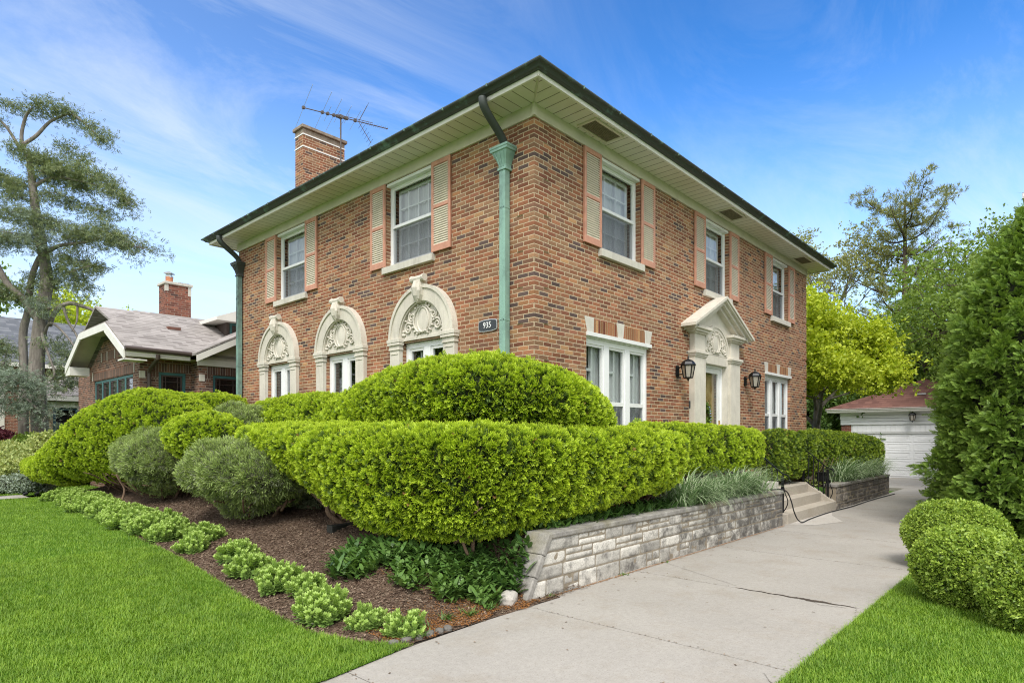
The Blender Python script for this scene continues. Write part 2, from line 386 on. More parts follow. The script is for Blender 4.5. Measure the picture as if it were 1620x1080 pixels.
def spiral(cu, cz, r0, turns, a0, sgn, k=26):
    pts = []
    for i in range(k + 1):
        t = i / k; r = r0 * (1 - .82 * t); a = a0 + sgn * 2 * math.pi * turns * t
        pts.append((cu + r * math.cos(a), cz + r * math.sin(a)))
    return pts
def relief(T, cu, zb, R_, n):
    """shield with scrolls inside a half round of radius R_"""
    m = MB(); s = R_
    ov = [(cu + .25 * s * math.cos(a), zb + .47 * s + .36 * s * math.sin(a)) for a in [2 * math.pi * i / 28 for i in range(29)]]
    m.tube([T(u, z, n) for u, z in ov], .022 * s / .6, 6, cap=False)
    k = 24; base = len(m.v)
    m.v += [T(cu, zb + .47 * s, n + .03)] + [T(cu + .24 * s * math.cos(2 * math.pi * i / k), zb + .47 * s + .35 * s * math.sin(2 * math.pi * i / k), n + .004) for i in range(k)]
    m.f += [(base, base + 1 + i, base + 1 + (i + 1) % k) for i in range(k)]
    for q in (-1, 1):
        for (a, b, r, tr, a0, sg) in ((.50, .58, .15, 1.6, 1.2, -1), (.66, .27, .17, 1.7, 2.2, -1), (.90, .14, .075, 1.3, 2.6, -1)):
            sp = spiral(0, 0, r * s, tr, a0, sg)
            m.tube([T(cu + q * (a * s + x), zb + b * s + y, n + .006) for x, y in sp], [.024 * s / .6 * (1 - .45 * i / len(sp)) for i in range(len(sp))], 6)
        stem = [(.10, .08), (.22, .12), (.34, .24), (.43, .40), (.40, .56), (.34, .70), (.2, .83), (.08, .87)]
        m.tube([T(cu + q * a * s, zb + b * s, n + .004) for a, b in stem], .020 * s / .6, 6)
        for (a, b, da, db) in ((.30, .18, .10, -.07), (.38, .29, .12, -.05), (.45, .38, .12, .02), (.20, .10, .07, -.06), (.26, .80, .09, .05), (.16, .87, .05, .07), (.74, .46, .06, .08), (.80, .10, .1, -.03), (.36, .62, .09, .07)):
            m.tube([T(cu + q * a * s, zb + b * s, n + .004), T(cu + q * (a + da * .6) * s, zb + (b + db * .6) * s, n + .016), T(cu + q * (a + da) * s, zb + (b + db) * s, n + .004)], [.012, .026 * s / .6, .006], 6)
    for i in range(-2, 3): m.tube([T(cu + i * .075 * s, zb + (.07 + abs(i) * .012) * s, n), T(cu + i * .085 * s, zb + (.13 + abs(i) * .01) * s, n + .02)], [.012, .03 * s / .6], 6)
    return m
def arch_ring(T, cu, zb, r0, r1, n0, n1, k=36):
    m = MB()
    for i in range(k):
        a, b = math.pi * i / k, math.pi * (i + 1) / k
        P = lambda r, t, n: T(cu + r * math.cos(t), zb + r * math.sin(t), n)
        m.quad(P(r0, a, n1), P(r1, a, n1), P(r1, b, n1), P(r0, b, n1)); m.quad(P(r1, a, n0), P(r1, a, n1), P(r1, b, n1), P(r1, b, n0)); m.quad(P(r0, a, n0), P(r0, a, n1), P(r0, b, n1), P(r0, b, n0))
    return m
def half_disc(T, cu, zb, r, n0, n1, k=36):
    pts = [T(cu + r * math.cos(math.pi * i / k), zb + r * math.sin(math.pi * i / k), n1) for i in range(k + 1)]
    return MB().prism(pts, Vector(T(0, 0, n0)) - Vector(T(0, 0, n1)))
def pilaster(m, T, u0, u1, z0, zc, n, capd=.06, caph=.2, ov=.045):
    tb(m, T, u0, u1, z0, zc - caph, 0, n)
    steps = ((0, .018, .03), (.028, .01, .06), (.088, ov * .8, .05), (.138, ov, caph - .138))
    for dz, o, h in steps: tb(m, T, u0 - o, u1 + o, zc - caph + dz, zc - caph + dz + h, 0, n + o * capd / .06)
    tb(m, T, u0 + .03, u1 - .03, zc - caph - .075, zc - caph - .065, n, n + .012)

# ================================================================ THE BRICK HOUSE
house = empty('brick_house', (6.16, 4.96, .3), 'two storey brown brick house with green copper gutters and terracotta shutters', 'house')
HW, HL, ZT = 9.92, 12.32, 6.70
F, S = TF(), TS()
front_up = [(2.29, 3.62, 5.03, 6.60), (6.55, 7.88, 5.03, 6.60)]
side_up = [(1.70, 2.98, 5.03, 6.60), (5.61, 6.87, 5.03, 6.60), (9.52, 10.77, 5.03, 6.60)]
arches = [2.53, 5.13, 7.73]
front_lo = [(c - .60, c + .60, 1.55, 3.58) for c in arches]
side_lo = [(1.31, 3.34, 1.45, 3.60), (9.09, 10.98, 1.45, 3.55)]
door_h = (5.44, 6.68, 1.30, 3.52)
wall_grid(F, 0, HW, -.2, ZT, front_up + front_lo, .3).build('front_wall', M_brick, house, fix=False)
wall_grid(S, 0, HL, -.2, ZT, side_up + side_lo + [door_h], .3).build('side_wall', M_brick, house, fix=False)
b = MB(); b.quad((HL, 0, -.2), (HL, HW, -.2), (HL, HW, ZT), (HL, 0, ZT)); b.quad((0, HW, -.2), (HL, HW, -.2), (HL, HW, ZT), (0, HW, ZT))
b.build('rear_wall', M_brick, house, fix=False)
# brick quoins on the two seen corners: blocks of seven courses standing 12 mm proud, one course set back between them
q = MB(); c7 = .0677
k = 0; z = -.2
while z < 6.5:
    zt = min(z + c7 * 7, 6.6)
    for w_ in ((.33, zt, .012),):
        q.box((-.012, -.012, z), (w_[0], .05, zt)); q.box((-.0125, -.0118, z + .0005), (.05, w_[0], zt - .0005))
    q.box((-.0121, -.0121, zt + .001), (.21, .04, min(zt + c7, 6.6) - .001)); q.box((-.0123, -.0119, zt + .0015), (.04, .21, min(zt + c7, 6.6) - .0015))
    z += c7 * 8
q.build('quoin', M_brick, house)
q = MB(); z = -.2
while z < 6.5:
    q.box((HL - .33, -.012, z), (HL + .012, .05, min(z + c7 * 7, 6.6))); z += c7 * 8
q.build('quoin', M_brick, house)
# frieze, soffit, fascia, gutter, roof
fz = MB(); fz.box((-.035, -.035, 6.605), (HL + .035, .02, 6.80)); fz.box((-.034, .021, 6.6055), (.02, HW + .035, 6.7995))
fz.build('frieze', M_cream, house, bevel=.004)
E1 = .53
MB().poly([(-E1, -E1, 6.79), (HL + E1, -E1, 6.79), (HL, 0, 6.79), (0, 0, 6.79)]).build('soffit', M_soffx, house, fix=False)
MB().poly([(-E1, -E1, 6.79), (0, 0, 6.79), (0, HW, 6.79), (-E1, HW + E1, 6.79)]).build('soffit', M_soffy, house, fix=False)
s_ = MB(); s_.poly([(-E1, HW + E1, 6.79), (HL + E1, HW + E1, 6.79), (HL, HW, 6.79), (0, HW, 6.79)]); s_.poly([(HL, 0, 6.79), (HL + E1, -E1, 6.79), (HL + E1, HW + E1, 6.79), (HL, HW, 6.79)])
s_.build('soffit', M_soffy, house, fix=False)
tr = MB(); tr.tube([(-E1, -E1, 6.787), (-.02, -.02, 6.787)], .02, 4); tr.box((-.06, -.06, 6.60), (-.005, -.005, 6.79)); tr.build('soffit_trim', M_cream, house)
def sweep_rect(x0, y0, x1, y1, prof):
    """profile (outward, z) swept round the rectangle with mitred corners"""
    m = MB(); n = len(prof)
    for e, z in prof: m.v += [(x0 - e, y0 - e, z), (x1 + e, y0 - e, z), (x1 + e, y1 + e, z), (x0 - e, y1 + e, z)]
    for i in range(n):
        j = (i + 1) % n
        for k in range(4): m.f.append((i * 4 + k, i * 4 + (k + 1) % 4, j * 4 + (k + 1) % 4, j * 4 + k))
    return m
sweep_rect(0, 0, HL, HW, [(E1 - .03, 6.775), (E1 + .004, 6.775), (E1 + .004, 6.855), (E1 - .03, 6.855)]).build('fascia', M_fascia, house)
sweep_rect(0, 0, HL, HW, [(E1 + .006, 6.842), (E1 + .045, 6.842), (E1 + .070, 6.850), (E1 + .085, 6.868), (E1 + .105, 6.885), (E1 + .140, 6.893), (E1 + .150, 6.908), (E1 + .150, 6.924), (E1 + .138, 6.927), (E1 + .130, 6.915), (E1 + .1, 6.905), (E1 + .006, 6.92)]).build('gutter', M_gutter, house)
for i in range(14):
    u = .3 + i * .95; gb = MB()
    gb.box((u, -E1 - .155, 6.89), (u + .025, -E1 - .02, 6.932)); gb.build('gutter_strap', M_patina, house)
    if u < 10: gb = MB(); gb.box((-E1 - .155, u, 6.89), (-E1 - .02, u + .025, 6.932)); gb.build('gutter_strap', M_patina, house)
rz = 6.90; er = .60; RH = 2.15
rf = MB(); A = (-er, -er, rz); B = (HL + er, -er, rz); Cc = (HL + er, HW + er, rz); D = (-er, HW + er, rz); h2 = (HW + 2 * er) / 2
r1 = (-er + h2, HW / 2, rz + RH); r2 = (HL + er - h2, HW / 2, rz + RH)
rf.poly([A, B, r2, r1]); rf.poly([B, Cc, r2]); rf.poly([Cc, D, r1, r2]); rf.poly([D, A, r1])
roof = rf.build('roof', M_tile, house)
rt = MB()
for P_, Q_ in ((A, r1), (B, r2), (D, r1), (r1, r2)):
    P_, Q_ = Vector(P_), Vector(Q_); nn = int((Q_ - P_).length / .4)
    for i in range(1, nn):
        a_ = P_.lerp(Q_, i / nn); b_ = P_.lerp(Q_, (i + 1.08) / nn); rt.tube([a_ + Vector((0, 0, -.01)), b_ + Vector((0, 0, -.03))], [.10, .085], 8)
rt.build('ridge_tile', M_tile, roof)
# soffit vents on the side
for x in (1.32, 6.35, 11.15):
    v = MB(); frame(v, lambda u, z, n: (u, -z, 6.79 - n), x - .40, x + .40, .10, .46, .045, -.002, .02)
    vo = v.build('soffit_vent', M_cream, house)
    v = MB(); v.box((x - .355, -.415, 6.782), (x + .355, -.145, 6.786))
    for i in range(9): v.box((x - .35, -.405 + i * .029, 6.774), (x + .35, -.395 + i * .029, 6.7815))
    v.build('vent_grille', simple('dusty vent', (.20, .17, .12), .9, var=.3, scale=25), vo)
# upper windows and shutters
for (a, b_, c, d) in front_up:
    double_hung(house, F, a, b_, c + .005, d - .005, (a - .05, b_ + .06, 4.915, 5.035), muntin=(3, 2) if a < 5 else (2, 2))
for (a, b_, c, d) in side_up:
    double_hung(house, S, a, b_, c + .005, d - .005, (a - .05, b_ + .06, 4.905, 5.03), muntin=(2, 1))
for a, b_ in ((1.80, 2.285), (3.625, 4.09), (6.06, 6.545), (7.885, 8.38)): shutter(house, F, a, b_, 5.055, 6.595)
for a, b_ in ((1.205, 1.695), (2.985, 3.46), (5.11, 5.605), (6.875, 7.37), (9.02, 9.515), (10.775, 11.24)): shutter(house, S, a, b_, 5.045, 6.595)
# arched stone surrounds of the front windows
for c in arches:
    z0, zc = 1.0, 3.66
    m = MB(); pilaster(m, F, c - .875, c - .60, z0, zc, .085); pilaster(m, F, c + .60, c + .875, z0, zc, .085)
    ob = m.build('window_surround', M_stone, house, bevel=.005)
    m = arch_ring(F, c, zc, .60, .845, 0, .10); m.v, f0 = m.v, m.f
    o2 = arch_ring(F, c, zc, .815, .875, 0, .125); m.add(o2.v, o2.f); o3 = arch_ring(F, c, zc, .575, .635, 0, .075); m.add(o3.v, o3.f)
    m.build('arch', M_stone, ob, fix=True)
    half_disc(F, c, zc, .60, -.12, .02).build('tympanum', M_stone, ob)
    lip = MB(); tb(lip, F, c - .60, c + .60, zc - .05, zc + .006, -.12, .028); lip.build('lintel', M_stone, ob, bevel=.004)
    relief(F, c, zc + .0, .60, .026).build('shield_relief', M_stone, ob, smooth=True)
    ks = MB(); zk = zc + .80
    prof = [(-.05, -.20), (-.085, -.12), (-.10, .02), (-.085, .10), (-.10, .17), (.10, .17), (.085, .10), (.10, .02), (.085, -.12), (.05, -.20), (0, -.245)]
    ks.prism([F(c + u, zk + z, .0) for u, z in prof], Vector(F(0, 0, .17)) - Vector(F(0, 0, 0)))
    ks.tube([F(c - .17, zk + .175, .13), F(c + .17, zk + .175, .13)], [.05, .05], 10); ks.tube([F(c - .175, zk + .175, .13), F(c - .115, zk + .175, .13)], [.066, .06], 10); ks.tube([F(c + .175, zk + .175, .13), F(c + .115, zk + .175, .13)], [.066, .06], 10)
    ks.tube([F(c, zk + .12, .185), F(c, zk, .20), F(c, zk - .13, .185), F(c, zk - .22, .16)], [.04, .07, .055, .02], 8)
    for sg in (-1, 1): ks.tube([F(c + sg * .06, zk + .10, .175), F(c + sg * .075, zk - .05, .185), F(c + sg * .05, zk - .19, .165)], [.02, .035, .018], 6)
    ks.build('keystone', M_stone, ob, smooth=False, bevel=.006)
    # casement pair
    u0, u1, zb, zt = c - .595, c + .595, 1.56, 3.61
    w = frame(MB(), F, u0, u1, zb, zt, .09, -.15, -.075, .13, .08); tb(w, F, c - .085, c + .085, zb + .08, zt - .13, -.15, -.07); win = w.build('window', M_white, house, bevel=.004)
    g = MB()
    for a_, b_ in ((u0 + .09, c - .085), (c + .085, u1 - .09)):
        frame(g, F, a_, b_, zb + .08, zt - .13, .05, -.14, -.09); tb(g, F, a_ + .05, b_ - .05, 2.27, 2.32, -.138, -.092)
    g.build('sash', M_whitew, win)
    for a_, b_ in ((u0 + .13, c - .125), (c + .125, u1 - .13)):
        MB().quad(F(a_, zb + .1, -.115), F(b_, zb + .1, -.115), F(b_, zt - .15, -.115), F(a_, zt - .15, -.115)).build('pane', M_glass, win)
        im = MB(); uu = (a_ + b_) / 2 + .02; tb(im, F, uu - .02, uu + .02, zb, zt, -.24, -.20)
        for zz in (1.95, 2.45, 2.95): tb(im, F, a_ - .02, uu, zz, zz + .035, -.238, -.205)
        im.build('inner_sash', M_whitew, win)
    curtain(F, c + .22, u1 + .02, zb, zt, -.33, .02, .12).build('curtain', M_curtd, win, smooth=True)
    curtain(F, c - .30, c + .02, zb, zt, -.33, .02, .12).build('curtain', M_curtd, win, smooth=True)
    MB().box(F(u0 - .2, zb - .2, -.75), F(u1 + .2, zt + .2, -.78)).build('dark_backing', M_dark, win)
# triple windows on the side
for k, (a, b_, c, d) in enumerate(side_lo):
    W = b_ - a; us = [a + .005, a + W * .335, a + W * .665, b_ - .005]
    w = MB(); frame(w, S, a + .005, b_ - .005, c + .005, d - .07, .075, -.15, -.07, .09, .09)
    for u in us[1:3]: tb(w, S, u - .075, u + .075, c + .09, d - .16, -.15, -.065)
    win = w.build('window', M_white, house, bevel=.004)
    hd = MB(); tb(hd, S, a + .003, b_ - .003, d - .069, d - .004, -.14, -.03); tb(hd, S, a - .005, b_ + .02, d - .05, d + .012, -.03, .03); hd.build('head_trim', M_whitew, win)
    g = MB(); zm = 2.43
    pan = []
    for i in range(3):
        p0, p1 = us[i] + .075, us[i + 1] - .075
        frame(g, S, p0, p1, c + .09, d - .16, .04, -.14, -.085); tb(g, S, p0 + .04, p1 - .04, zm, zm + .07, -.138, -.082); pan.append((p0 + .03, p1 - .03))
    g.build('sash', M_whitew, win)
    for p0, p1 in pan:
        MB().quad(S(p0, zm + .04, -.115), S(p1, zm + .04, -.115), S(p1, d - .18, -.115), S(p0, d - .18, -.115)).build('pane', M_glass, win)
        MB().quad(S(p0, c + .1, -.115), S(p1, c + .1, -.115), S(p1, zm + .04, -.115), S(p0, zm + .04, -.115)).build('pane', M_glass, win)
        MB().quad(S(p0, c + .1, -.098), S(p1, c + .1, -.098), S(p1, zm + .03, -.098), S(p0, zm + .03, -.098)).build('screen', M_screen, win)
        im = MB(); uu = p0 + (p1 - p0) * .52; tb(im, S, uu, uu + .05, c, d, -.185, -.16)
        for zz in (1.95, 3.0): tb(im, S, p0 - .1, uu, zz, zz + .045, -.183, -.162)
        im.build('inner_sash', M_whitew, win)
    for i in range(3):
        curtain(S, us[i] + (us[i + 1] - us[i]) * .45, us[i + 1] + .05, c, d, -.20, .015, .1).build('curtain', M_curt, win, smooth=True)
        curtain(S, us[i] - .1, us[i] + (us[i + 1] - us[i]) * .5, c, 2.98, -.215, .012, .09).build('curtain', M_curt, win, smooth=True)
    MB().box(S(a - .2, c - .2, -.85), S(b_ + .2, d + .2, -.88)).build('dark_backing', M_dark, win)
    # flat arch: soldier bricks between three splayed stones
    z0, z1 = d + .014, d + .26; cc = (a + b_) / 2
    sb = MB(); tb(sb, S, a + .19, cc - .10, z0, z1 - .03, -.02, .006); tb(sb, S, cc + .10, b_ - .19, z0, z1 - .03, -.02, .006); lo = sb.build('flat_arch', M_soldier, house)
    def tz(p, nm='skewback'): kst = MB(); kst.prism([S(u, z, -.02) for u, z in p], Vector(S(0, 0, .03)) - Vector(S(0, 0, 0))); kst.build(nm, M_sill, lo, bevel=.004)
    tz([(a + .02, z0), (a + .20, z0), (a + .21, z1), (a - .06, z1)]); tz([(b_ - .19, z0), (b_ - .01, z0), (b_ + .07, z1), (b_ - .20, z1)]); tz([(cc - .085, z0), (cc + .085, z0), (cc + .125, z1 + .01), (cc - .125, z1 + .01)], 'keystone')
# ---------------------------------------------------------------- entrance
dc = 6.06
m = MB(); pil_n = .13
for s0, s1 in ((dc - 1.15, dc - .64), (dc + .64, dc + 1.15)):
    tb(m, S, s0, s1, .9, 3.55, 0, pil_n); tb(m, S, s0 + .02, s1 - .02, 3.66, 4.03, 0, pil_n - .01)
    for z0, z1, o in ((3.545, 3.575, .02), (3.575, 3.61, .035), (3.61, 3.665, .055)): tb(m, S, s0 - o, s1 + o, z0, z1, -.01, pil_n + o)
    for z0, z1, o in ((4.025, 4.06, .03), (4.06, 4.11, .07), (4.11, 4.17, .11)): tb(m, S, s0 - o, s1 + o, z0, z1, -.01, pil_n + o)
ds = m.build('door_surround', M_stone, house, bevel=.006)
m = MB(); tb(m, S, dc - .645, dc - .56, .9, 3.66, -.14, .07); tb(m, S, dc + .56, dc + .645, .9, 3.66, -.14, .07); tb(m, S, dc - .56, dc + .56, 3.46, 3.655, -.14, .065)
m.build('door_jamb', M_stone, ds, bevel=.006)
def tri_prism(m, hw, zb, za, n0, n1): m.prism([S(dc - hw, zb, n1), S(dc + hw, zb, n1), S(dc, za, n1)], Vector(S(0, 0, n0)) - Vector(S(0, 0, n1)))
m = MB(); m.prism([S(dc - .66, 3.65, .045), S(dc + .66, 3.65, .045), S(dc + .66, 4.15, .045), S(dc + 1.2, 4.12, .045), S(dc, 4.70, .045), S(dc - 1.2, 4.12, .045), S(dc - .66, 4.15, .045)], Vector(S(0, 0, -.01)) - Vector(S(0, 0, .045)))
m.build('pediment_field', M_stone, ds, bevel=.004)
# raking cornice, three steps
m = MB(); k = .50
for (n1, lo, hi, hw) in ((.16, -.235, -.150, 1.26), (.24, -.152, -.075, 1.36), (.30, -.078, -.03, 1.44), (.33, -.034, .03, 1.50)):
    for sg in (-1, 1):
        ze = 4.17 + .0
        def zz(u, off): return 4.90 + off - k * abs(u)
        m.prism([S(dc, zz(0, lo), n1), S(dc + sg * hw, zz(hw, lo), n1), S(dc + sg * hw, zz(hw, hi), n1), S(dc, zz(0, hi), n1)], Vector(S(0, 0, -.01)) - Vector(S(0, 0, n1)))
m.build('pediment', M_stone, ds, bevel=.004)
a1 = arch_ring(S, dc, 3.665, .60, .66, .04, .085); a2 = arch_ring(S, dc, 3.665, .53, .60, .03, .07); a1.add(a2.v, a2.f)
a1.build('arch', M_stone, ds)
half_disc(S, dc, 3.665, .53, .02, .055).build('tympanum', M_stone, ds)
relief(S, dc, 3.675, .53, .058).build('shield_relief', M_stone, ds, smooth=True)
# storm door
f = MB(); frame(f, S, dc - .56, dc + .56, 1.30, 3.46, .05, -.14, -.05, .05, .02); dr = f.build('door', M_white, house, bevel=.004)
f = MB(); frame(f, S, dc - .505, dc + .505, 1.33, 3.405, .105, -.12, -.075, .11, .2); f.build('door_frame', M_whitew, dr, bevel=.004)
MB().quad(S(dc - .42, 1.5, -.10), S(dc + .42, 1.5, -.10), S(dc + .42, 3.32, -.10), S(dc - .42, 3.32, -.10)).build('pane', M_glass, dr)
t = NT('gilt door paint'); p = t.pos()
wv = t.n('TexVoronoi', {'Vector': t.scalev(p, (7, 1, 5)), 'Scale': 1.}, feature='F1').outputs[0]
M_doorwood = t.done(t.pbr(t.mix(t.ramp(t.math('ADD', t.math('MULTIPLY', wv, .5), t.math('MULTIPLY', t.noise(p, 14, 4), .6)), [(.35, 0), (.65, 1)]), (.40, .24, .075), (.58, .40, .17)), .5))
f = MB(); tb(f, S, dc - .50, dc + .50, 1.3, 3.46, -.24, -.20)
for a, c in ((1.45, 2.2), (2.35, 3.3)):
    for u in (-.36, .04): frame(f, S, dc + u, dc + u + .32, a, c, .03, -.20, -.185)
f.build('inner_door', M_doorwood, dr, bevel=.003)
f = MB(); tb(f, S, dc + .43, dc + .475, 2.0, 2.26, -.075, -.055); f.tube([S(dc + .45, 2.16, -.055), S(dc + .45, 2.16, -.0), S(dc + .38, 2.155, .005), S(dc + .34, 2.15, .005)], .011, 8); f.tube([S(dc + .45, 2.05, -.06), S(dc + .45, 2.05, -.03)], .016, 8)
f.build('handle', M_brass, dr)
bl = MB(); tb(bl, S, 4.90, 5.06, 2.48, 2.63, 0, .035); tb(bl, S, 4.925, 5.035, 2.505, 2.605, .035, .042); bl.build('mail_slot', simple('dark slate', (.06, .065, .07), .6), house, bevel=.004)
st = MB(); st.box((5.0, -1.0, .55), (7.2, .0, .90)); st.box((5.0, -.62, .90), (7.2, 0, 1.10)); st.box((5.2, -.31, 1.10), (6.95, .12, 1.29))
st.build('door_step', M_sill, house, bevel=.01)
# ---------------------------------------------------------------- downspouts with leader heads
def downspout(y, mp, mh, me):
    x = -.085
    p = MB(); p.tube([(x, y, 6.02), (x, y, .62)], .066, 4, True)
    # square pipe with rounded ribs
    p = MB(); p.box((x - .052, y - .06, .60), (x + .052, y + .06, 5.98))
    for zz in (1.9, 3.65, 5.35): p.box((x - .056, y - .064, zz), (x + .056, y + .064, zz + .03))
    for dy in (-.035, 0, .035): p.box((x - .056, y + dy - .009, .6), (x - .05, y + dy + .009, 5.98))
    o = p.build('downspout', mp, house, bevel=.006)
    h = MB(); prof = [(5.93, .085), (5.965, .085), (5.97, .07), (6.01, .072), (6.08, .095), (6.16, .135), (6.195, .15), (6.20, .17), (6.235, .175), (6.24, .185), (6.275, .185)]
    n = len(prof)
    for z, w in prof: h.v += [(x - w * .8, y - w, z), (-.006, y - w, z), (-.006, y + w, z), (x - w * .8, y + w, z)]
    for i in range(n - 1):
        for k in range(4): h.f.append((i * 4 + k, i * 4 + (k + 1) % 4, i * 4 + 4 + (k + 1) % 4, i * 4 + 4 + k))
    h.f.append((0, 1, 2, 3)); h.f.append(tuple(4 * n - 4 + k for k in range(4)))
    for dy in (-.06, 0, .06): h.tube([(x - .06, y + dy * .6, 5.98), (x - .085, y + dy, 6.08), (x - .125, y + dy * 1.5, 6.18)], .008, 6)
    h.build('leader_head', mh, o, bevel=.003)
    e = MB(); pts = []
    for i in range(25):
        t = i / 24; s_ = ss(0.08, .92, t); pts.append((-.60 + (.60 + x) * float(s_), y - .05 + .05 * float(s_), 6.82 - .56 * t))
    e.tube(pts, .062, 12); e.build('elbow', me, o, smooth=True)
downspout(.52, M_verd, M_verd, M_bronze); downspout(9.72, M_patina, M_bronze, M_bronze)
# ---------------------------------------------------------------- chimney
ch = MB(); ch.box((1.526, 9.47, 6.9), (2.80, 9.89, 10.02)); ch.box((1.60, 9.52, 6.4), (2.72, 9.87, 6.95)); co = ch.build('chimney', M_brick, house)
t = NT('weathered concrete cap'); p = t.pos()
M_cap = t.done(t.pbr(t.ramp(t.noise(p, 9, 5, .7), [(.3, (.16, .125, .095)), (.6, (.30, .25, .20)), (.8, (.40, .36, .31))]), .9, 0, t.bump(t.noise(p, 50, 3), .5, .01)))
c = MB(); c.box((1.522, 9.466, 10.02), (2.804, 9.894, 10.20)); c.box((1.47, 9.41, 10.20), (2.86, 9.95, 10.285)); c.build('cap', M_cap, co, bevel=.012)
c = MB()
for z in (10.03, 9.70): sw = sweep_rect(1.526, 9.47, 2.80, 9.89, [(.002, z), (.014, z), (.014, z + .028), (.002, z + .028)]); c.add(sw.v, sw.f)
c.build('metal_band', M_white, co)

# ---------------------------------------------------------------- things fixed on the house
pl = empty('house_number_sign', (0, .945, 3.645), 'dark house number plate reading 935 with silver edge beside the downspout', 'sign')
hw, hh = .205, .082
def plate(s, n0, n1): 
    out = [(-hw * s, -hh * .62), (-hw * s * .93, -hh), (-hw * .4, -hh * 1.18), (hw * .4, -hh * 1.18), (hw * s * .93, -hh), (hw * s, -hh * .62), (hw * 1.0 * s, hh * .62), (hw * .93 * s, hh), (hw * .4, hh * 1.18), (-hw * .4, hh * 1.18), (-hw * .93 * s, hh), (-hw * s, hh * .62)]
    sy = 1 if s == 1 else .84
    return MB().prism([F(.945 + u, 3.645 + z * sy, n1) for u, z in out], Vector(F(0, 0, n0)) - Vector(F(0, 0, n1)))
plate(1, .004, .022).build('rim', M_alu, pl, bevel=.003); plate(.93, .022, .027).build('panel', simple('slate blue panel', (.035, .042, .052), .5), pl)
cu = bpy.data.curves.new('number', 'FONT'); cu.body = '935'; cu.size = .135; cu.extrude = .004; cu.align_x = 'CENTER'; cu.align_y = 'CENTER'; cu.space_character = 1.1
to = bpy.data.objects.new('tmp_text', cu); COL.objects.link(to)
me = bpy.data.meshes.new_from_object(to.evaluated_get(bpy.context.evaluated_depsgraph_get())); bpy.data.objects.remove(to)
me.materials.clear(); me.materials.append(M_white)
no = bpy.data.objects.new('number', me); COL.objects.link(no); no.parent = pl
adopt(pl)
no.matrix_parent_inverse = Matrix.Identity(4)
no.matrix_local = Matrix.Translation((-.031, 0, 0)) @ Matrix(((0, 0, -1, 0), (-.82, 0, 0, 0), (0, 1, 0, 0), (0, 0, 0, 1)))

t = NT('beige lamp glass'); M_lampglass = t.done(t.n('MixShader', {0: .62, 1: t.n('BsdfTransparent', {0: (.8, .78, .72, 1)}).outputs[0], 2: t.pbr((.50, .46, .40), .25)}).outputs[0])
def lantern(x, y, z, label, sc=1., wall='S', group='lanterns beside the front door'):
    L = empty('wall_lantern', (x, y, z), label, 'lantern', group)
    dirn = Vector((0, -1, 0)) if wall == 'S' else Vector((-1, 0, 0))
    side = Vector((1, 0, 0)) if wall == 'S' else Vector((0, 1, 0))
    def P(u, n, h): return tuple(Vector((x, y, z)) + side * u * sc + dirn * n * sc + Vector((0, 0, h * sc)))
    b = MB(); b.prism([P(-.05, 0, -.12), P(.05, 0, -.12), P(.06, 0, -.08), P(.06, 0, .08), P(.05, 0, .12), P(-.05, 0, .12), P(-.06, 0, .08), P(-.06, 0, -.08)], dirn * .03 * sc)
    b.tube([P(0, .02, .05), P(0, .10, .09), P(0, .17, .12), P(0, .20, .16)], .013 * sc, 8); b.tube([P(0, .02, -.07), P(0, .1, -.075), P(0, .17, -.06)], .009 * sc, 8)
    b.build('bracket', M_black, L)
    c = MB(); n0 = .27
    def ring(r, h, k=6, ph=0): return [P(r * math.cos(2 * math.pi * i / k + ph), n0 + r * math.sin(2 * math.pi * i / k + ph), h) for i in range(k)]
    def loft(mb, prof):
        o = len(mb.v)
        for r, h in prof: mb.v += ring(r, h)
        for i in range(len(prof) - 1):
            for k in range(6): mb.f.append((o + i * 6 + k, o + i * 6 + (k + 1) % 6, o + i * 6 + 6 + (k + 1) % 6, o + i * 6 + 6 + k))
        mb.f.append(tuple(o + k for k in range(6))); mb.f.append(tuple(o + 6 * len(prof) - 6 + k for k in range(6)))
    loft(c, [(.150, .100), (.166, .108), (.164, .125), (.135, .18), (.085, .222), (.05, .232), (.04, .24), (.02, .25), (.012, .275), (.022, .29), (.012, .305), (.003, .33)])
    c.build('cap', M_black, L, bevel=.002)
    c = MB(); loft(c, [(.012, -.235), (.02, -.215), (.012, -.20), (.05, -.185), (.10, -.172), (.105, -.155), (.09, -.15)]); c.build('base', M_black, L)
    c = MB()
    for i in range(6):
        a = ring(.145, .108)[i]; e = ring(.096, -.155)[i]; c.tube([a, e], .0125 * sc, 5)
    c.build('cage', M_black, L)
    c = MB(); A_, B_ = ring(.138, .10), ring(.09, -.15)
    for i in range(6): c.quad(A_[i], A_[(i + 1) % 6], B_[(i + 1) % 6], B_[i])
    c.build('glass', M_lampglass, L)
    c = MB(); c.lathe([(.02, -.14), (.02, -.04), (.03, -.02), (.032, .02), (.015, .06)], P(0, n0, 0), 10); c.build('bulb', simple('frosted bulb', (.75, .72, .65), .5), L, smooth=True)
    adopt(L); return L
lantern(4.38, -.005, 3.20, 'black wall lantern between the triple window and the front door', .90)
lantern(7.79, -.005, 3.22, 'black wall lantern between the front door and the small far window', .90)

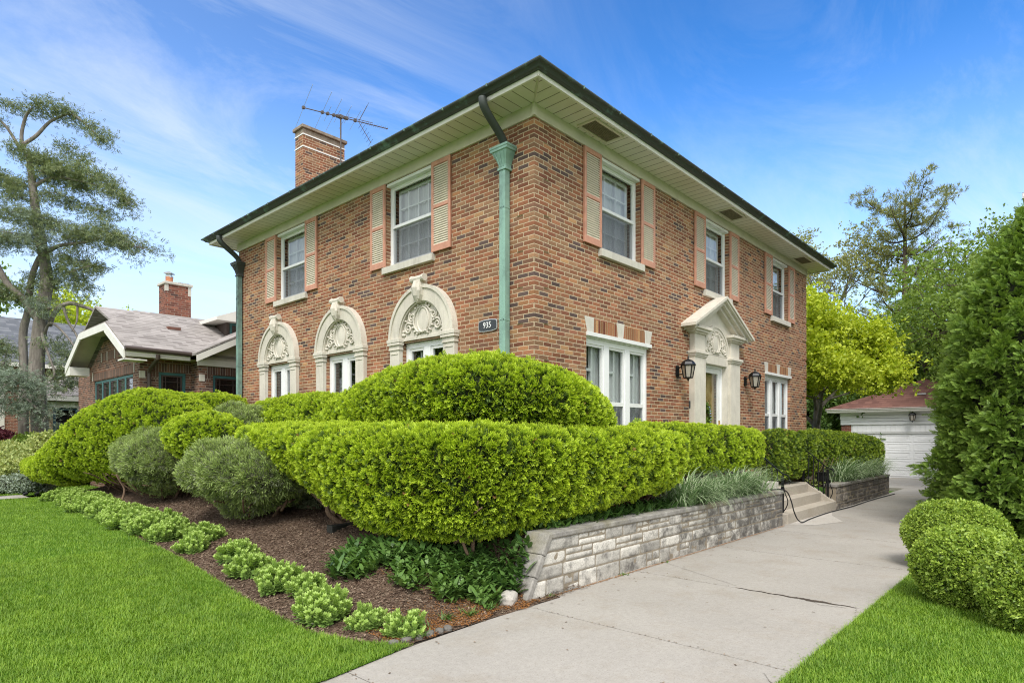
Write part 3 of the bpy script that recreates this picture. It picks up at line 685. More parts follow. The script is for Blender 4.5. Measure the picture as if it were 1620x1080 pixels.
# antenna on a mast behind the chimney
an = empty('tv_antenna', (2.43, 9.3, 8.6), 'old television antenna on a thin mast beside the house chimney', 'antenna')
Ab = Vector((1.545, 9.53, 10.775)); Ae = Vector((3.79, 8.77, 10.76))
A0 = Vector((2.45, 9.25, 10.76)); bd = (Ae - Ab).normalized()
pd = Vector((bd.y, -bd.x, 0)) * -1
M_ant = simple('rusty aluminium', (.13, .115, .11), .6, .5)
b = MB(); b.tube([Ab, Ae], .013, 6); ctr = Ab.lerp(Ae, .43)
b.tube([ctr + Vector((0, 0, .05)), ctr + bd * .9 + Vector((0, 0, .06))], .009, 5)
b.build('boom', M_ant, an)
b = MB(); b.tube([ctr, (ctr.x, ctr.y, 7.3)], .022, 8); b.box(ctr - Vector((.05, .05, .04)), ctr + Vector((.05, .05, .05))); b.build('mast', M_ant, an)
el = MB(); ins = MB()
for t, hl in ((0.01, 1.25), (.22, 1.15), (.35, .95), (.28, .45), (.39, .40), (.48, .72), (.60, .62), (.5, .3)):
    c = Ab.lerp(Ae, t); el.tube([c - pd * hl, c + pd * hl], .0055, 4); ins.box(c - Vector((.035, .035, .03)), c + Vector((.035, .035, .035)))
for i in range(12):
    c = Ab.lerp(Ae, .70 + i * .026); el.tube([c - pd * .11, c + pd * .11], .005, 4)
el.build('element', M_alu, an); ins.build('insulator', M_ant, an)
vv = MB(); v0 = Ab.lerp(Ae, .64)
for sg in (-1, 1):
    e = v0 - bd * .05 + pd * sg * .20 + Vector((0, 0, sg * .62)) + bd * .35
    vv.tube([v0, e], .010, 6)
    for i in range(1, 7):
        c = v0.lerp(e, i / 6.2); vv.tube([c - pd * .22, c + pd * .22], .005, 4)
vv.build('reflector', M_ant, an)
adopt(an)
adopt(house)
# ---------------------------------------------------------------- neighbour bungalow
bg = empty('brick_bungalow', (1.5, 15.2, .3), 'low brown brick bungalow with shingled roof and teal windows', 'house')
TB = lambda u, z, n: (-1.48 - n, u, z)
TSb = lambda u, z, n: (u, 12.6 - n, z)
TBay = lambda u, z, n: (u, 12.0 - n, z)
w = MB(); wall_grid(TB, 12.6, 17.42, -.2, 4.0, [(13.15, 16.95, 1.5, 3.62)], .12, w)
w.poly([TB(12.6, 4.0, 0), TB(17.42, 4.0, 0), TB(15.9, 4.78, 0), TB(13.55, 4.78, 0)])
w.build('front_wall', M_bbrick, bg, fix=False)
w = MB(); wall_grid(TSb, -1.48, -.18, -.2, 4.05, [(-1.02, -.32, 1.9, 3.66)], .1, w); w.quad((-.18, 12.6, -.2), (-.18, 12.0, -.2), (-.18, 12.0, 4.05), (-.18, 12.6, 4.05))
wall_grid(TBay, -.18, 4.3, -.2, 4.0, [(.18, .98, 1.9, 3.62), (1.4, 2.2, 1.9, 3.62)], .1, w)
w.build('side_wall', M_bbrick, bg, fix=False)
w = MB(); w.quad((4.3, 12.0, -.2), (4.3, 13, -.2), (4.3, 13, 4.1), (4.3, 12.0, 4.1)); w.quad((4.3, 13, -.2), (11, 13, -.2), (11, 13, 4.2), (4.3, 13, 4.2)); w.quad((11, 13, -.2), (11, 21, -.2), (11, 21, 4.1), (11, 13, 4.1)); w.quad((11, 21, -.2), (-1, 21, -.2), (-1, 21, 4.1), (11, 21, 4.1)); w.quad((-1, 21, -.2), (-1, 17.42, -.2), (-1, 17.42, 4.1), (-1, 21, 4.1)); w.quad((-1.48, 17.42, -.2), (-1, 17.42, -.2), (-1, 17.42, 4.1), (-1.48, 17.42, 4.1))
w.build('rear_wall', M_bbrick, bg, fix=False)
# soldier bands and stone blocks
s_ = MB(); tb(s_, TB, 13.0, 17.1, 3.64, 3.86, -.02, .008); tb(s_, TB, 14.0, 16.1, 4.18, 4.42, -.02, .008); tb(s_, TSb, -1.15, -.2, 3.68, 3.90, -.02, .008); tb(s_, TBay, .02, 1.1, 3.63, 3.85, -.02, .008)
tb(s_, TSb, -1.42, -1.04, 3.46, 3.66, -.02, .006); tb(s_, TBay, -.10, .13, 3.42, 3.62, -.02, .006)
s_.build('soldier_band', M_bsold, bg)
for T_, a, b_, c_, d_ in ((TSb, -1.488, -1.35, 3.47, 3.66), (TBay, -.188, -.04, 3.43, 3.62), (TB, 13.0, 13.06, 3.64, 3.9), (TB, 17.05, 17.11, 3.64, 3.9), (TB, 14.0, 14.05, 4.16, 4.44), (TB, 14.75, 14.8, 4.16, 4.44), (TB, 15.5, 15.55, 4.16, 4.44), (TB, 16.1, 16.15, 4.16, 4.44)):
    s_ = MB(); tb(s_, T_, a, b_, c_, d_, -.02, .014); s_.build('stone_block', M_sill, bg)
def simple_window(root, T, u0, u1, z0, z1, mat, nm=1, prairie=True, glass=None, drape=None, rec=-.03):
    f = frame(MB(), T, u0, u1, z0, z1, .075, rec - .05, rec)
    us = [u0 + .04 + (u1 - u0 - .08) * i / nm for i in range(nm + 1)]
    for u in us[1:-1]: tb(f, T, u - .05, u + .05, z0 + .075, z1 - .075, rec - .05, rec + .002)
    o = f.build('window', mat, root, bevel=.004)
    g = MB()
    for i in range(nm):
        a, b_ = us[i] + .05, us[i + 1] - .05
        frame(g, T, a, b_, z0 + .08, z1 - .08, .03, rec - .045, rec - .015)
        if prairie:
            for u in (a + .15 * (b_ - a) + .03, b_ - .15 * (b_ - a) - .03): tb(g, T, u - .006, u + .006, z0 + .1, z1 - .1, rec - .045, rec - .025)
            for z in (z1 - .25, z0 + .3): tb(g, T, a + .03, b_ - .03, z - .006, z + .006, rec - .044, rec - .026)
    g.build('sash', M_brownmetal if prairie else mat, o)
    MB().quad(T(u0 + .05, z0 + .05, rec - .04), T(u1 - .05, z0 + .05, rec - .04), T(u1 - .05, z1 - .05, rec - .04), T(u0 + .05, z1 - .05, rec - .04)).build('pane', glass or M_glassb, o)
    if drape: curtain(T, u0, u1, z0, z0 + (z1 - z0) * drape, rec - .2, .02, .12).build('curtain', M_curtg, o, smooth=True)
    MB().box(T(u0 - .1, z0 - .1, rec - .45), T(u1 + .1, z1 + .1, rec - .48)).build('dark_backing', M_dark, o)
    return o
simple_window(bg, TB, 13.15, 16.95, 1.5, 3.62, M_teal, 5)
simple_window(bg, TSb, -1.02, -.32, 1.9, 3.66, M_teal); simple_window(bg, TBay, .18, .98, 1.9, 3.62, M_teal); simple_window(bg, TBay, 1.4, 2.2, 1.9, 3.62, M_teal)
# roofs
th = .07
def slab(mb, pts, up=(0, 0, th)): mb.prism(pts, up)
r = MB(); xg = -2.0; ye, yw = 11.95, 17.95; ze = 4.10; ym = 14.9
sl = (5.60 - ze) / (ym - ye)
zc_ = 4.97; yc1 = ye + (zc_ - ze) / sl; yc2 = yw - (zc_ - ze) / sl; xr = -.95
slab(r, [(xg, ye, ze), (xg, yc1, zc_), (xr, ym, 5.60), (4.5, ym, 5.60), (4.5, ye, ze)])
slab(r, [(xg, yw, ze), (xg, yc2, zc_), (xr, ym, 5.60), (4.5, ym, 5.60), (4.5, yw, ze)])
slab(r, [(xg, yc1, zc_), (xg, yc2, zc_), (xr, ym, 5.60)])
# main roof behind
slab(r, [(-1.3, 17.6, 6.06), (11.5, 17.6, 6.06), (11.5, 12.4, 4.0), (-1.3, 12.8, 4.16)]); slab(r, [(-1.3, 17.6, 6.06), (11.5, 17.6, 6.06), (11.5, 21.6, 4.2), (-1.3, 21.6, 4.2)])
# bay gable
slab(r, [(-.43, 11.5, 4.09), (2.0, 11.5, 5.38), (2.0, 16, 5.38), (-.43, 16, 4.09)]); slab(r, [(4.43, 11.5, 4.09), (2.0, 11.5, 5.38), (2.0, 16, 5.38), (4.43, 16, 4.09)])
ro = r.build('roof', M_shing, bg)
cb = MB(); cb.box((.046, 15.3, 4.8), (.80, 15.9, 6.72)); co = cb.build('chimney', M_chbrick, ro)
c = MB(); c.box((-.0, 15.25, 6.72), (.85, 15.95, 6.80)); c.build('cap', M_sill, co, bevel=.01)
c = MB(); c.box((.04, 15.292, 6.50), (.13, 15.40, 6.715)); c.build('stone_block', M_sill, co); c = MB(); c.box((.71, 15.292, 6.42), (.81, 15.40, 6.715)); c.build('stone_block', M_sill, co)
c = MB(); c.lathe([(.11, 0), (.11, .2)], (.25, 15.6, 6.8), 12); c.build('flue', M_clay, co)
c = MB(); c.lathe([(.125, 0), (.125, .07), (.09, .08), (.09, .13), (.17, .135), (.17, .16), (.02, .22)], (.25, 15.6, 6.97), 4); c.box((.48, 15.45, 6.83), (.80, 15.75, 6.86)); c.box((.52, 15.5, 6.8), (.54, 15.7, 6.83)); c.build('flue_cover', M_steel, co)
c = MB(); c.box((-.45, 13.6, 5.02), (-.10, 13.85, 5.10)); c.build('roof_vent', simple('rusty vent', (.17, .075, .055), .7), ro)
# eaves and barge boards
e = MB()
def plank(a, b_, h, t): 
    a, b_ = Vector(a), Vector(b_); d = (b_ - a); n = Vector((0, 0, 1)).cross(d).normalized() * t
    e.prism([a, b_, b_ - Vector((0, 0, h)), a - Vector((0, 0, h))], n)
plank((xg, ye, ze + .02), (xg, yc1, zc_ + .02), .24, .04); plank((xg, yc1, zc_ + .02), (xg, yc2, zc_ + .02), .2, .04); plank((xg, yc2, zc_ + .02), (xg, yw, ze + .02), .24, .04)
plank((-.43, 11.5, 4.11), (2.0, 11.5, 5.40), .2, .04); plank((2.0, 11.5, 5.40), (4.43, 11.5, 4.11), .2, .04)
plank((xg, ye + .02, ze + .02), (-.43, ye + .02, ze + .02), .16, .03)
e.box((-2.02, ye, ze - .24), (-1.50, ye + .55, ze - .205)); e.box((-2.02, yw - .55, ze - .28), (-1.50, yw, ze - .02))
e.build('barge_board', M_fascia, bg)
e = MB(); e.poly([(xg + .01, ye, ze - .02), (xg + .01, yc1, zc_ - .02), (-1.46, yc1, zc_ - .02), (-1.46, ye, ze - .02)]); e.poly([(xg + .01, yw, ze - .02), (xg + .01, yc2, zc_ - .02), (-1.46, yc2, zc_ - .02), (-1.46, yw, ze - .02)]); e.poly([(xg + .01, yc1, zc_ - .021), (xg + .01, yc2, zc_ - .021), (-1.46, yc2, zc_ - .021), (-1.46, yc1, zc_ - .021)])
e.quad((-2.0, ye, ze - .1), (-.18, ye, ze - .1), (-.18, 12.62, ze - .1), (-2.0, 12.62, ze - .1))
e.build('soffit', M_cream, bg, fix=False)
e = MB(); e.poly([TBay(-.25, 4.0, .02), TBay(4.3, 4.0, .02), TBay(2.0, 5.3, .02)]); e.build('gable_stucco', M_stucco, bg, fix=False)
e = MB(); e.box((-.24, 11.93, 3.86), (4.35, 12.02, 4.03)); e.build('gable_trim', M_fascia, bg)
e = MB(); e.tube([(-2.02, ye - .04, ze + .05), (-.42, ye - .04, ze + .03)], .065, 8); e.build('gutter', M_brownmetal, bg)
e = MB(); e.tube([(-1.25, 11.9, 4.05), (-1.25, 11.92, 3.95), (-1.27, 12.45, 3.72), (-1.27, 12.54, 3.6), (-1.27, 12.54, .3)], .052, 8); e.build('downspout', M_brownmetal, bg)
# dormer peeping out beside the brick house
d = MB(); d.box((1.18, 13.5, 4.6), (3.2, 15.5, 5.58)); do = d.build('dormer', M_brownmetal, bg)
d = MB(); d.prism([(.78, 13.2, 5.52), (2.2, 13.2, 6.1), (3.6, 13.2, 5.52), (3.6, 13.2, 5.42), (.78, 13.2, 5.42)], (0, 2.6, 0)); d.build('dormer_roof', M_fascia, do)
d = frame(MB(), lambda u, z, n: (u, 13.5 - n, z), 1.28, 1.85, 4.9, 5.4, .06, 0, .03); d.build('dormer_window', M_teal, do)
adopt(bg)
# ---------------------------------------------------------------- far house with porch on the left
fh = empty('far_brick_house', (1, 34, .3), 'far brick house with blue grey roof behind the old conifer', 'house')
w = MB(); TSf = lambda u, z, n: (u, 30 - n, z); wall_grid(TSf, -6, 8, -.3, 5.2, [(-2.05, -1.85, 2.0, 4.9)], .1, w); w.quad((-6, 30, -.3), (-6, 39, -.3), (-6, 39, 5.2), (-6, 30, 5.2)); w.quad((8, 30, -.3), (8, 39, -.3), (8, 39, 5.2), (8, 30, 5.2)); w.poly([(-6, 30, 5.2), (-6, 39, 5.2), (-6, 34.5, 7.6)]); w.poly([(8, 30, 5.2), (8, 39, 5.2), (8, 34.5, 7.6)])
w.build('wall', M_fbrick, fh, fix=False)
r = MB(); slab(r, [(-6.5, 29.4, 5.18), (8.5, 29.4, 5.18), (8.5, 34.5, 7.9), (-6.5, 34.5, 7.9)], (0, 0, .1)); slab(r, [(-6.5, 39.6, 5.18), (8.5, 39.6, 5.18), (8.5, 34.5, 7.9), (-6.5, 34.5, 7.9)], (0, 0, .1)); rfo = r.build('roof', M_shblue, fh)
e = MB(); e.box((-6.5, 29.28, 5.05), (8.5, 29.4, 5.22)); e.build('gutter', M_fascia, fh)
e = MB(); e.lathe([(.08, 0), (.08, .3), (.11, .3), (.11, .36)], (-.8, 31.5, 6.1), 10); e.build('vent_pipe', M_fascia, rfo)
e = MB(); e.box((-2.06, 29.96, .3), (-1.84, 30.03, 4.9)); e.build('corner_board', M_fascia, fh)
simple_window(fh, TSf, .9, 1.9, 3.7, 4.9, M_white, 1, False); simple_window(fh, TSf, -4.2, -3.2, 2.2, 4.2, M_white, 1, False)
w = MB(); TSp = lambda u, z, n: (u, 27 - n, z); wall_grid(TSp, -1.1, 3.4, -.3, 3.2, [(-.62, 2.9, 1.75, 3.16)], .15, w); w.quad((-1.1, 27, -.3), (-1.1, 30, -.3), (-1.1, 30, 3.2), (-1.1, 27, 3.2)); w.quad((3.4, 27, -.3), (3.4, 30, -.3), (3.4, 30, 3.2), (3.4, 27, 3.2))
w.build('porch_wall', M_cbrick, fh, fix=False)
simple_window(fh, TSp, -.62, 2.9, 1.75, 3.16, M_blue, 4, False, M_glassb, .55)
r = MB(); slab(r, [(-1.4, 26.6, 3.62), (3.8, 26.6, 3.62), (3.4, 30, 4.9), (.0, 30, 4.9)], (0, 0, .08)); slab(r, [(-1.4, 26.6, 3.62), (.0, 30, 4.9), (-1.4, 30, 3.62)], (0, 0, .08)); r.build('porch_roof', M_shing, fh)
e = MB(); e.box((-1.42, 26.5, 3.44), (3.8, 26.62, 3.64)); e.box((-1.14, 26.9, 3.165), (3.44, 27.1, 3.42)); e.build('porch_fascia', M_fascia, fh)
adopt(fh)
# ---------------------------------------------------------------- garage at the end of the drive
ga = empty('white_garage', (29, 0, 0), 'white detached garage with a panelled door and rusty red hip roof', 'garage')
TG = lambda u, z, n: (26.1 - n, u, z)
w = MB(); wall_grid(TG, -3.0, 2.16, -.1, 3.0, [(-2.6, 1.9, -.1, 2.04)], .1, w); w.build('front_wall', M_whitew, ga, fix=False)
w = MB(); w.box((26.28, -3.4, -.1), (32, 2.60, 2.45)); w.box((26.12, 2.17, -.1), (26.3, 2.60, 2.45)); w.build('side_wall', M_chbrick, ga)
w = MB()
for i in range(4): w.box((26.02 - i * .004, -3.0, 2.46 + i * .15), (26.09, 2.16 + (.003 * i), 2.595 + i * .15))
w.box((26.05, 2.165, 2.46), (26.4, 2.62, 2.70)); w.box((26.03, 2.165, 2.71), (26.4, 2.64, 3.02))
for i in range(24): w.box((26.075, -2.6 + i * .195, 2.10), (26.098, -2.6 + i * .195 + .19, 2.45))
w.build('siding', M_white, ga)
d = MB(); d.box((26.17, -2.6, -.02), (26.2, 1.9, 2.04)); do = d.build('garage_door', M_white, ga)
p = MB()
for i in range(4):
    for j in range(5):
        u0 = -2.55 + i * 1.12 + .03; z0 = .05 + j * .395
        frame(p, lambda u, z, n: (26.17 - n, u, z), u0, u0 + 1.02, z0 + .02, z0 + .36, .055, 0, .016); p.box((26.160, u0 + .14, z0 + .115), (26.17, u0 + .88, z0 + .265))
p.build('door_panel', M_white, do, bevel=.004)
e = MB(); e.box((25.62, -3.9, 3.03), (26.1, 3.10, 3.06)); e.box((25.60, -3.9, 3.06), (25.68, 3.12, 3.19)); e.box((25.55, -3.9, 3.14), (25.62, 3.16, 3.22)); e.box((26.1, 2.6, 3.03), (32.4, 3.1, 3.19)); e.build('fascia', M_fascia, ga, bevel=.006)
r = MB(); A = (25.52, -3.95, 3.2); B = (25.52, 3.2, 3.2); C2 = (32.5, 3.2, 3.2); D2 = (32.5, -3.95, 3.2); ra = (29.0, -.4, 4.72); rb = (29.1, -.4, 4.72)
r.poly([A, B, ra]); r.poly([B, C2, rb, ra]); r.poly([C2, D2, rb]); r.poly([D2, A, ra, rb]); ro = r.build('roof', M_shred, ga)
e = MB(); e.box((26.9, -.75, 3.83), (27.15, -.35, 3.90)); e.build('roof_vent', M_steel, ro)
adopt(ga)
lantern(26.015, -.40, 2.76, 'small black lantern above the white garage door', .95, 'F', None)
# ---------------------------------------------------------------- neighbour on the right: only an eave corner shows
nh = empty('neighbour_house', (21, -9, 0), 'neighbouring house at the right edge showing its white eave corner', 'house')
w = MB(); w.box((16.75, -13, -.1), (26, -5.35, 8.6)); w.build('wall', M_fbrick, nh)
e = MB(); e.box((16.2, -13, 8.6), (26.5, -4.82, 8.75)); e.box((16.1, -13, 8.72), (26.6, -4.72, 8.9)); e.build('eave', M_fascia, nh, bevel=.02)
r = MB(); r.poly([(16.1, -13, 8.9), (26.6, -13, 8.9), (21.4, -9, 11)]); r.poly([(26.6, -13, 8.9), (26.6, -4.72, 8.9), (21.4, -9, 11)]); r.poly([(26.6, -4.72, 8.9), (16.1, -4.72, 8.9), (21.4, -9, 11)]); r.poly([(16.1, -4.72, 8.9), (16.1, -13, 8.9), (21.4, -9, 11)]); r.build('roof', M_shing, nh)
for x in (18, 21.5): simple_window(nh, lambda u, z, n: (u, -5.35 + n, z), x, x + 1.1, 5.6, 7.4, M_white, 1, False)
adopt(nh)
# ================================================================ GROUND, LAWNS, BED, DRIVE
def grass_ground(name, a, b):
    t = NT(name); p = t.pos()
    f = t.noise(p, .7, 5, .6); g = t.noise(p, 35, 3, .7)
    col = t.mix(f, a, b); col = t.mix(1., col, t.ramp(g, [(.3, (.6,) * 3), (.7, (1.25,) * 3)]), 'MULTIPLY')
    return t.done(t.pbr(col, .95, 0, t.bump(g, .8, .03), .1))
M_turf = grass_ground('turf', (.055, .135, .010), (.085, .18, .014))
t = NT('bark mulch'); p = t.pos()
v = t.n('TexVoronoi', {'Vector': t.scalev(p, (38, 60, 40)), 'Scale': 1.}, feature='F1')
f = t.noise(p, 1.3, 4, .6); red = t.noise(p, .9, 3)
col = t.ramp(v.outputs['Color'], [(.1, (.060, .036, .024)), (.45, (.125, .083, .058)), (.75, (.20, .142, .102)), (.95, (.31, .24, .18))])
col = t.mix(1., col, t.ramp(f, [(.3, (.75,) * 3), (.7, (1.15,) * 3)]), 'MULTIPLY')
M_mulch = t.done(t.pbr(col, .95, 0, t.bump(t.math('ADD', v.outputs['Distance'], t.noise(p, 90, 3)), 1., .02), .15))
def concrete_mat(name, c, tan=.5):
    t = NT(name); p = t.pos()
    sp = t.math('ADD', t.math('MULTIPLY', t.noise(p, 170, 2, .8), .5), t.math('MULTIPLY', t.noise(p, 62, 2, .7), .5)); md = t.noise(p, 18, 4, .7); bg_ = t.noise(p, .45, 5, .6); st = t.noise(p, 1.4, 5, .7)
    col = t.ramp(bg_, [(.3, tuple(x * .90 for x in c)), (.7, tuple(x * 1.06 for x in c))])
    col = t.mix(t.math('MULTIPLY', t.ramp(st, [(.5, 0), (.72, 1)]), tan), col, (c[0] * .80, c[1] * .74, c[2] * .66))
    col = t.mix(1., col, t.ramp(sp, [(.34, (.50, .47, .43)), (.44, (.96,) * 3), (.58, (1.0,) * 3), (.68, (1.22,) * 3)]), 'MULTIPLY')
    sl2 = t.noise(t.scalev(p, (.9, 1.6, 1.)), 1.1, 6, .72)
    col = t.mix(t.math('MULTIPLY', t.ramp(sl2, [(.56, 0), (.74, 1)]), tan * .5), col, tuple(x * .62 for x in c))
    col = t.mix(1., col, t.ramp(md, [(.3, (.9,) * 3), (.7, (1.07,) * 3)]), 'MULTIPLY')
    return t.done(t.pbr(col, .9, 0, t.bump(t.math('ADD', sp, t.math('MULTIPLY', md, 1.5)), .35, .004), .25))
M_conc = concrete_mat('driveway concrete', (.37, .347, .315), .6); M_step = concrete_mat('step concrete', (.46, .415, .35), .6)
M_crack = simple('dirt in the joints', (.055, .042, .03), .95, var=.4, scale=30)

def grid(name, xs, ys, fz, mat, kind='structure', parent=None):
    xs, ys = np.asarray(xs, float), np.asarray(ys, float)
    X, Y = (xs, ys) if xs.ndim == 2 else np.meshgrid(xs, ys)
    Z = fz(X, Y); n, m = X.shape
    V = np.stack([X, Y, Z], -1).reshape(-1, 3); i = np.arange((n - 1) * m).reshape(n - 1, m)[:, :-1].ravel()
    Q = np.stack([i, i + 1, i + m + 1, i + m], -1)
    o = npmesh(name, V, Q, mat, parent, smooth=True)
    if kind: o['kind'] = kind
    return o
gx = np.concatenate([np.linspace(-400, -20, 12), np.linspace(-16, 34, 60), np.linspace(40, 500, 12)])
gy = np.concatenate([np.linspace(-400, -16, 12), np.linspace(-14, 44, 70), np.linspace(50, 500, 12)])
grid('ground', gx, gy, lambda X, Y: lawn_z(X, Y) - .07 - .05 * ss(-2, 0, X) * ss(2, 0, np.abs(Y - 4) - 8), M_turf)
# front lawn, up to the curved edge of the bed, and the neighbour's lawn beyond the path
ys = np.concatenate([np.linspace(-1.60, 1, 24), np.linspace(1.15, 13.85, 60)])
E_ = lawn_edge(ys); dl = np.interp(ys, [-1.60, -1.45], [-4.35, -3.42]); E_ = np.where(ys < -1.45, dl, E_)
Xs = np.stack([np.linspace(-14, e, 50) for e in E_]); Ys = np.repeat(ys[:, None], 50, 1)
grid('front_lawn', Xs, Ys, lambda X, Y: lawn_z(X, Y) + .012 + .012 * wob(X, Y, 0, 1.5), M_turf)
grid('far_lawn', np.linspace(-14, 0, 40), np.linspace(14.92, 40, 40), lambda X, Y: lawn_z(X, Y) + .012 + .012 * wob(X, Y, 0, 1.5), M_turf)
grid('side_lawn', np.linspace(-14, 30, 80), np.linspace(-16, -4.22, 30), lambda X, Y: .012 + .012 * wob(X, Y, 0, 1.5) + .10 * ss(-4.6, -9, Y), M_turf)
# planting bed
ys = np.r_[np.linspace(-1.40, -1.22, 4), -1.21, np.linspace(-1.15, 14.2, 148)]; E2 = lawn_edge(ys)
Xs = np.stack([np.linspace(e - .02, max(.05, e) if y > .0 else -1.16, 46) for e, y in zip(E2, ys)]); Ys = np.repeat(ys[:, None], 46, 1)
grid('planting_bed', Xs, Ys, lambda X, Y: bed_z(X, Y) + .004 + .014 * wob(X, Y, 0, 7) - .03 * ss(.14, 0, X - lawn_edge(Y)), M_mulch)
grid('wall_bed', np.linspace(-1.2, 7.1, 50), np.linspace(-1.15, .02, 12), lambda X, Y: .655 + .012 * wob(X, Y, 0, 6), M_mulch)
grid('far_wall_bed', np.linspace(10.65, 16.6, 40), np.linspace(-1.15, .02, 12), lambda X, Y: .56 + .012 * wob(X, Y, 0, 6), M_mulch)
# driveway: slabs with open joints
jx = [-14, -9.0, -6.6, -4.15, -1.72, .70, 3.34, 5.9, 8.5, 11.2, 13.9, 16.6, 19.4, 22.4, 26.15]
db = MB(); lw = lambda x: float(np.interp(x, [-14, -4.4, -3.5, -1.6, 0, 30], [-1.75, -1.60, -1.455, -1.36, -1.22, -1.22]))
for i in range(len(jx) - 1):
    a, c = jx[i] + .006, jx[i + 1] - .006
    xs_ = np.linspace(a, c, 7); right = -4.24
    top = [(x, lw(x), .0) for x in xs_] ; bot = [(x, right + .012 * math.sin(x * 2.1), .0) for x in xs_[::-1]]
    if a > 16.7: top = [(x, 3.4, 0) for x in xs_]
    db.prism(top + bot, (0, 0, -.12))
dv = db.build('driveway', M_conc); dv['kind'] = 'structure'
jb = MB(); jb.quad((-14, -4.2, -.012), (26, -4.2, -.012), (26, -1.3, -.012), (-14, -1.3, -.012)); jb.build('joint_dirt', M_crack, dv)
ck = MB()                                               # broken joint with dirt
n = 40; pts = []
for i in range(n + 1):
    y = -2.75 - 1.35 * i / n; w_ = (.010 + .022 * abs(math.sin(i * 1.7)) * math.sin(math.pi * i / n) + .035 * math.exp(-((i - 27) / 5.) ** 2))
    x = .700 + .012 * math.sin(i * .9); pts.append((x, y, w_))
for i in range(n):
    (x, y, w_), (x2, y2, w2) = pts[i], pts[i + 1]; ck.quad((x - w_, y, .004), (x + w_ * .6, y, .004), (x2 + w2 * .6, y2, .004), (x2 - w2, y2, .004))
ck.build('crack', M_crack, dv, fix=False)
ck = MB()
def crackline(p, w):
    for i in range(len(p) - 1):
        for k in range(8):
            a = np.array(p[i]) + (np.array(p[i + 1]) - p[i]) * k / 8; b_ = np.array(p[i]) + (np.array(p[i + 1]) - p[i]) * (k + 1) / 8
            a = a + .012 * math.sin(k * 2.1 + i); b_ = b_ + .012 * math.sin((k + 1) * 2.1 + i)
            ck.quad((a[0] - w, a[1], .003), (a[0] + w, a[1] + w, .003), (b_[0] + w, b_[1] + w, .003), (b_[0] - w, b_[1], .003))
crackline([(.7, -4.1), (.45, -4.15), (.1, -4.23)], .004); crackline([(.72, -3.6), (.55, -3.75), (.62, -4.0)], .003); crackline([(-1.9, -4.05), (-2.05, -4.15), (-2.1, -4.23)], .006); crackline([(1.5, -1.3), (1.2, -1.9), (.8, -2.7)], .003)
ck.build('crack', M_crack, dv, fix=False)
# worn pale patch by the steps
pt = MB(); pt.poly([(6.95, -1.30, .004), (7.8, -1.27, .004), (10.2, -1.28, .004), (9.2, -1.55, .004), (8.2, -2.05, .004), (7.2, -1.75, .004)])
pt.build('worn_patch', concrete_mat('pale patched concrete', (.50, .47, .43), .2), dv, fix=False)
pa = grid('front_path', np.linspace(-14, -3.62, 12), np.linspace(13.85, 14.92, 4), lambda X, Y: lawn_z(X, Y) + .03, M_conc)

# ================================================================ RETAINING WALLS
def wall_stone_mat(name, base, dark_from):
    t = NT(name); p = t.pos(); tint = t.attr('tint'); sx = t.n('SeparateXYZ', {0: p})
    c = t.ramp(tint, [(0, tuple(x * .70 for x in base)), (.5, base), (1, tuple(min(.75, x * 1.25) for x in base))])
    f = t.noise(p, 5, 6, .72); h = t.noise(p, 60, 4, .7)
    soot = t.n('MapRange', {0: sx.outputs[0], 1: dark_from[0], 2: dark_from[1]}).outputs[0]
    th_ = t.math('ADD', t.math('MULTIPLY', f, 1.), t.math('MULTIPLY', soot, .24))
    m = t.ramp(th_, [(.52, 0), (.72, 1)])
    c = t.mix(t.math('MULTIPLY', m, .86), c, (.095, .088, .082))
    c = t.mix(1., c, t.ramp(h, [(.3, (.75,) * 3), (.7, (1.2,) * 3)]), 'MULTIPLY')
    return t.done(t.pbr(c, .92, 0, t.bump(t.math('ADD', h, t.math('MULTIPLY', f, 1.6)), .7, .012), .2))
M_wst = wall_stone_mat('rock faced limestone', (.54, .515, .465), (-1.5, 7.))
M_wst2 = wall_stone_mat('sooty limestone', (.36, .32, .27), (6., 12.))
M_mort = simple('wall mortar', (.25, .21, .155), .95, var=.2, scale=12, bump=.4)
t = NT('mossy coping'); p = t.pos()
f = t.noise(p, 6, 5, .7); h = t.noise(p, 70, 4, .7); z_ = t.noise(p, 2.1, 4)
c = t.ramp(f, [(.3, (.19, .18, .165)), (.55, (.31, .295, .27)), (.75, (.42, .405, .375))]); c = t.mix(t.math('MULTIPLY', t.ramp(z_, [(.5, 0), (.65, 1)]), .55), c, (.20, .175, .075))
c = t.mix(1., c, t.ramp(h, [(.3, (.8,) * 3), (.7, (1.15,) * 3)]), 'MULTIPLY')
M_cop = t.done(t.pbr(c, .92, 0, t.bump(h, .5, .01), .2))
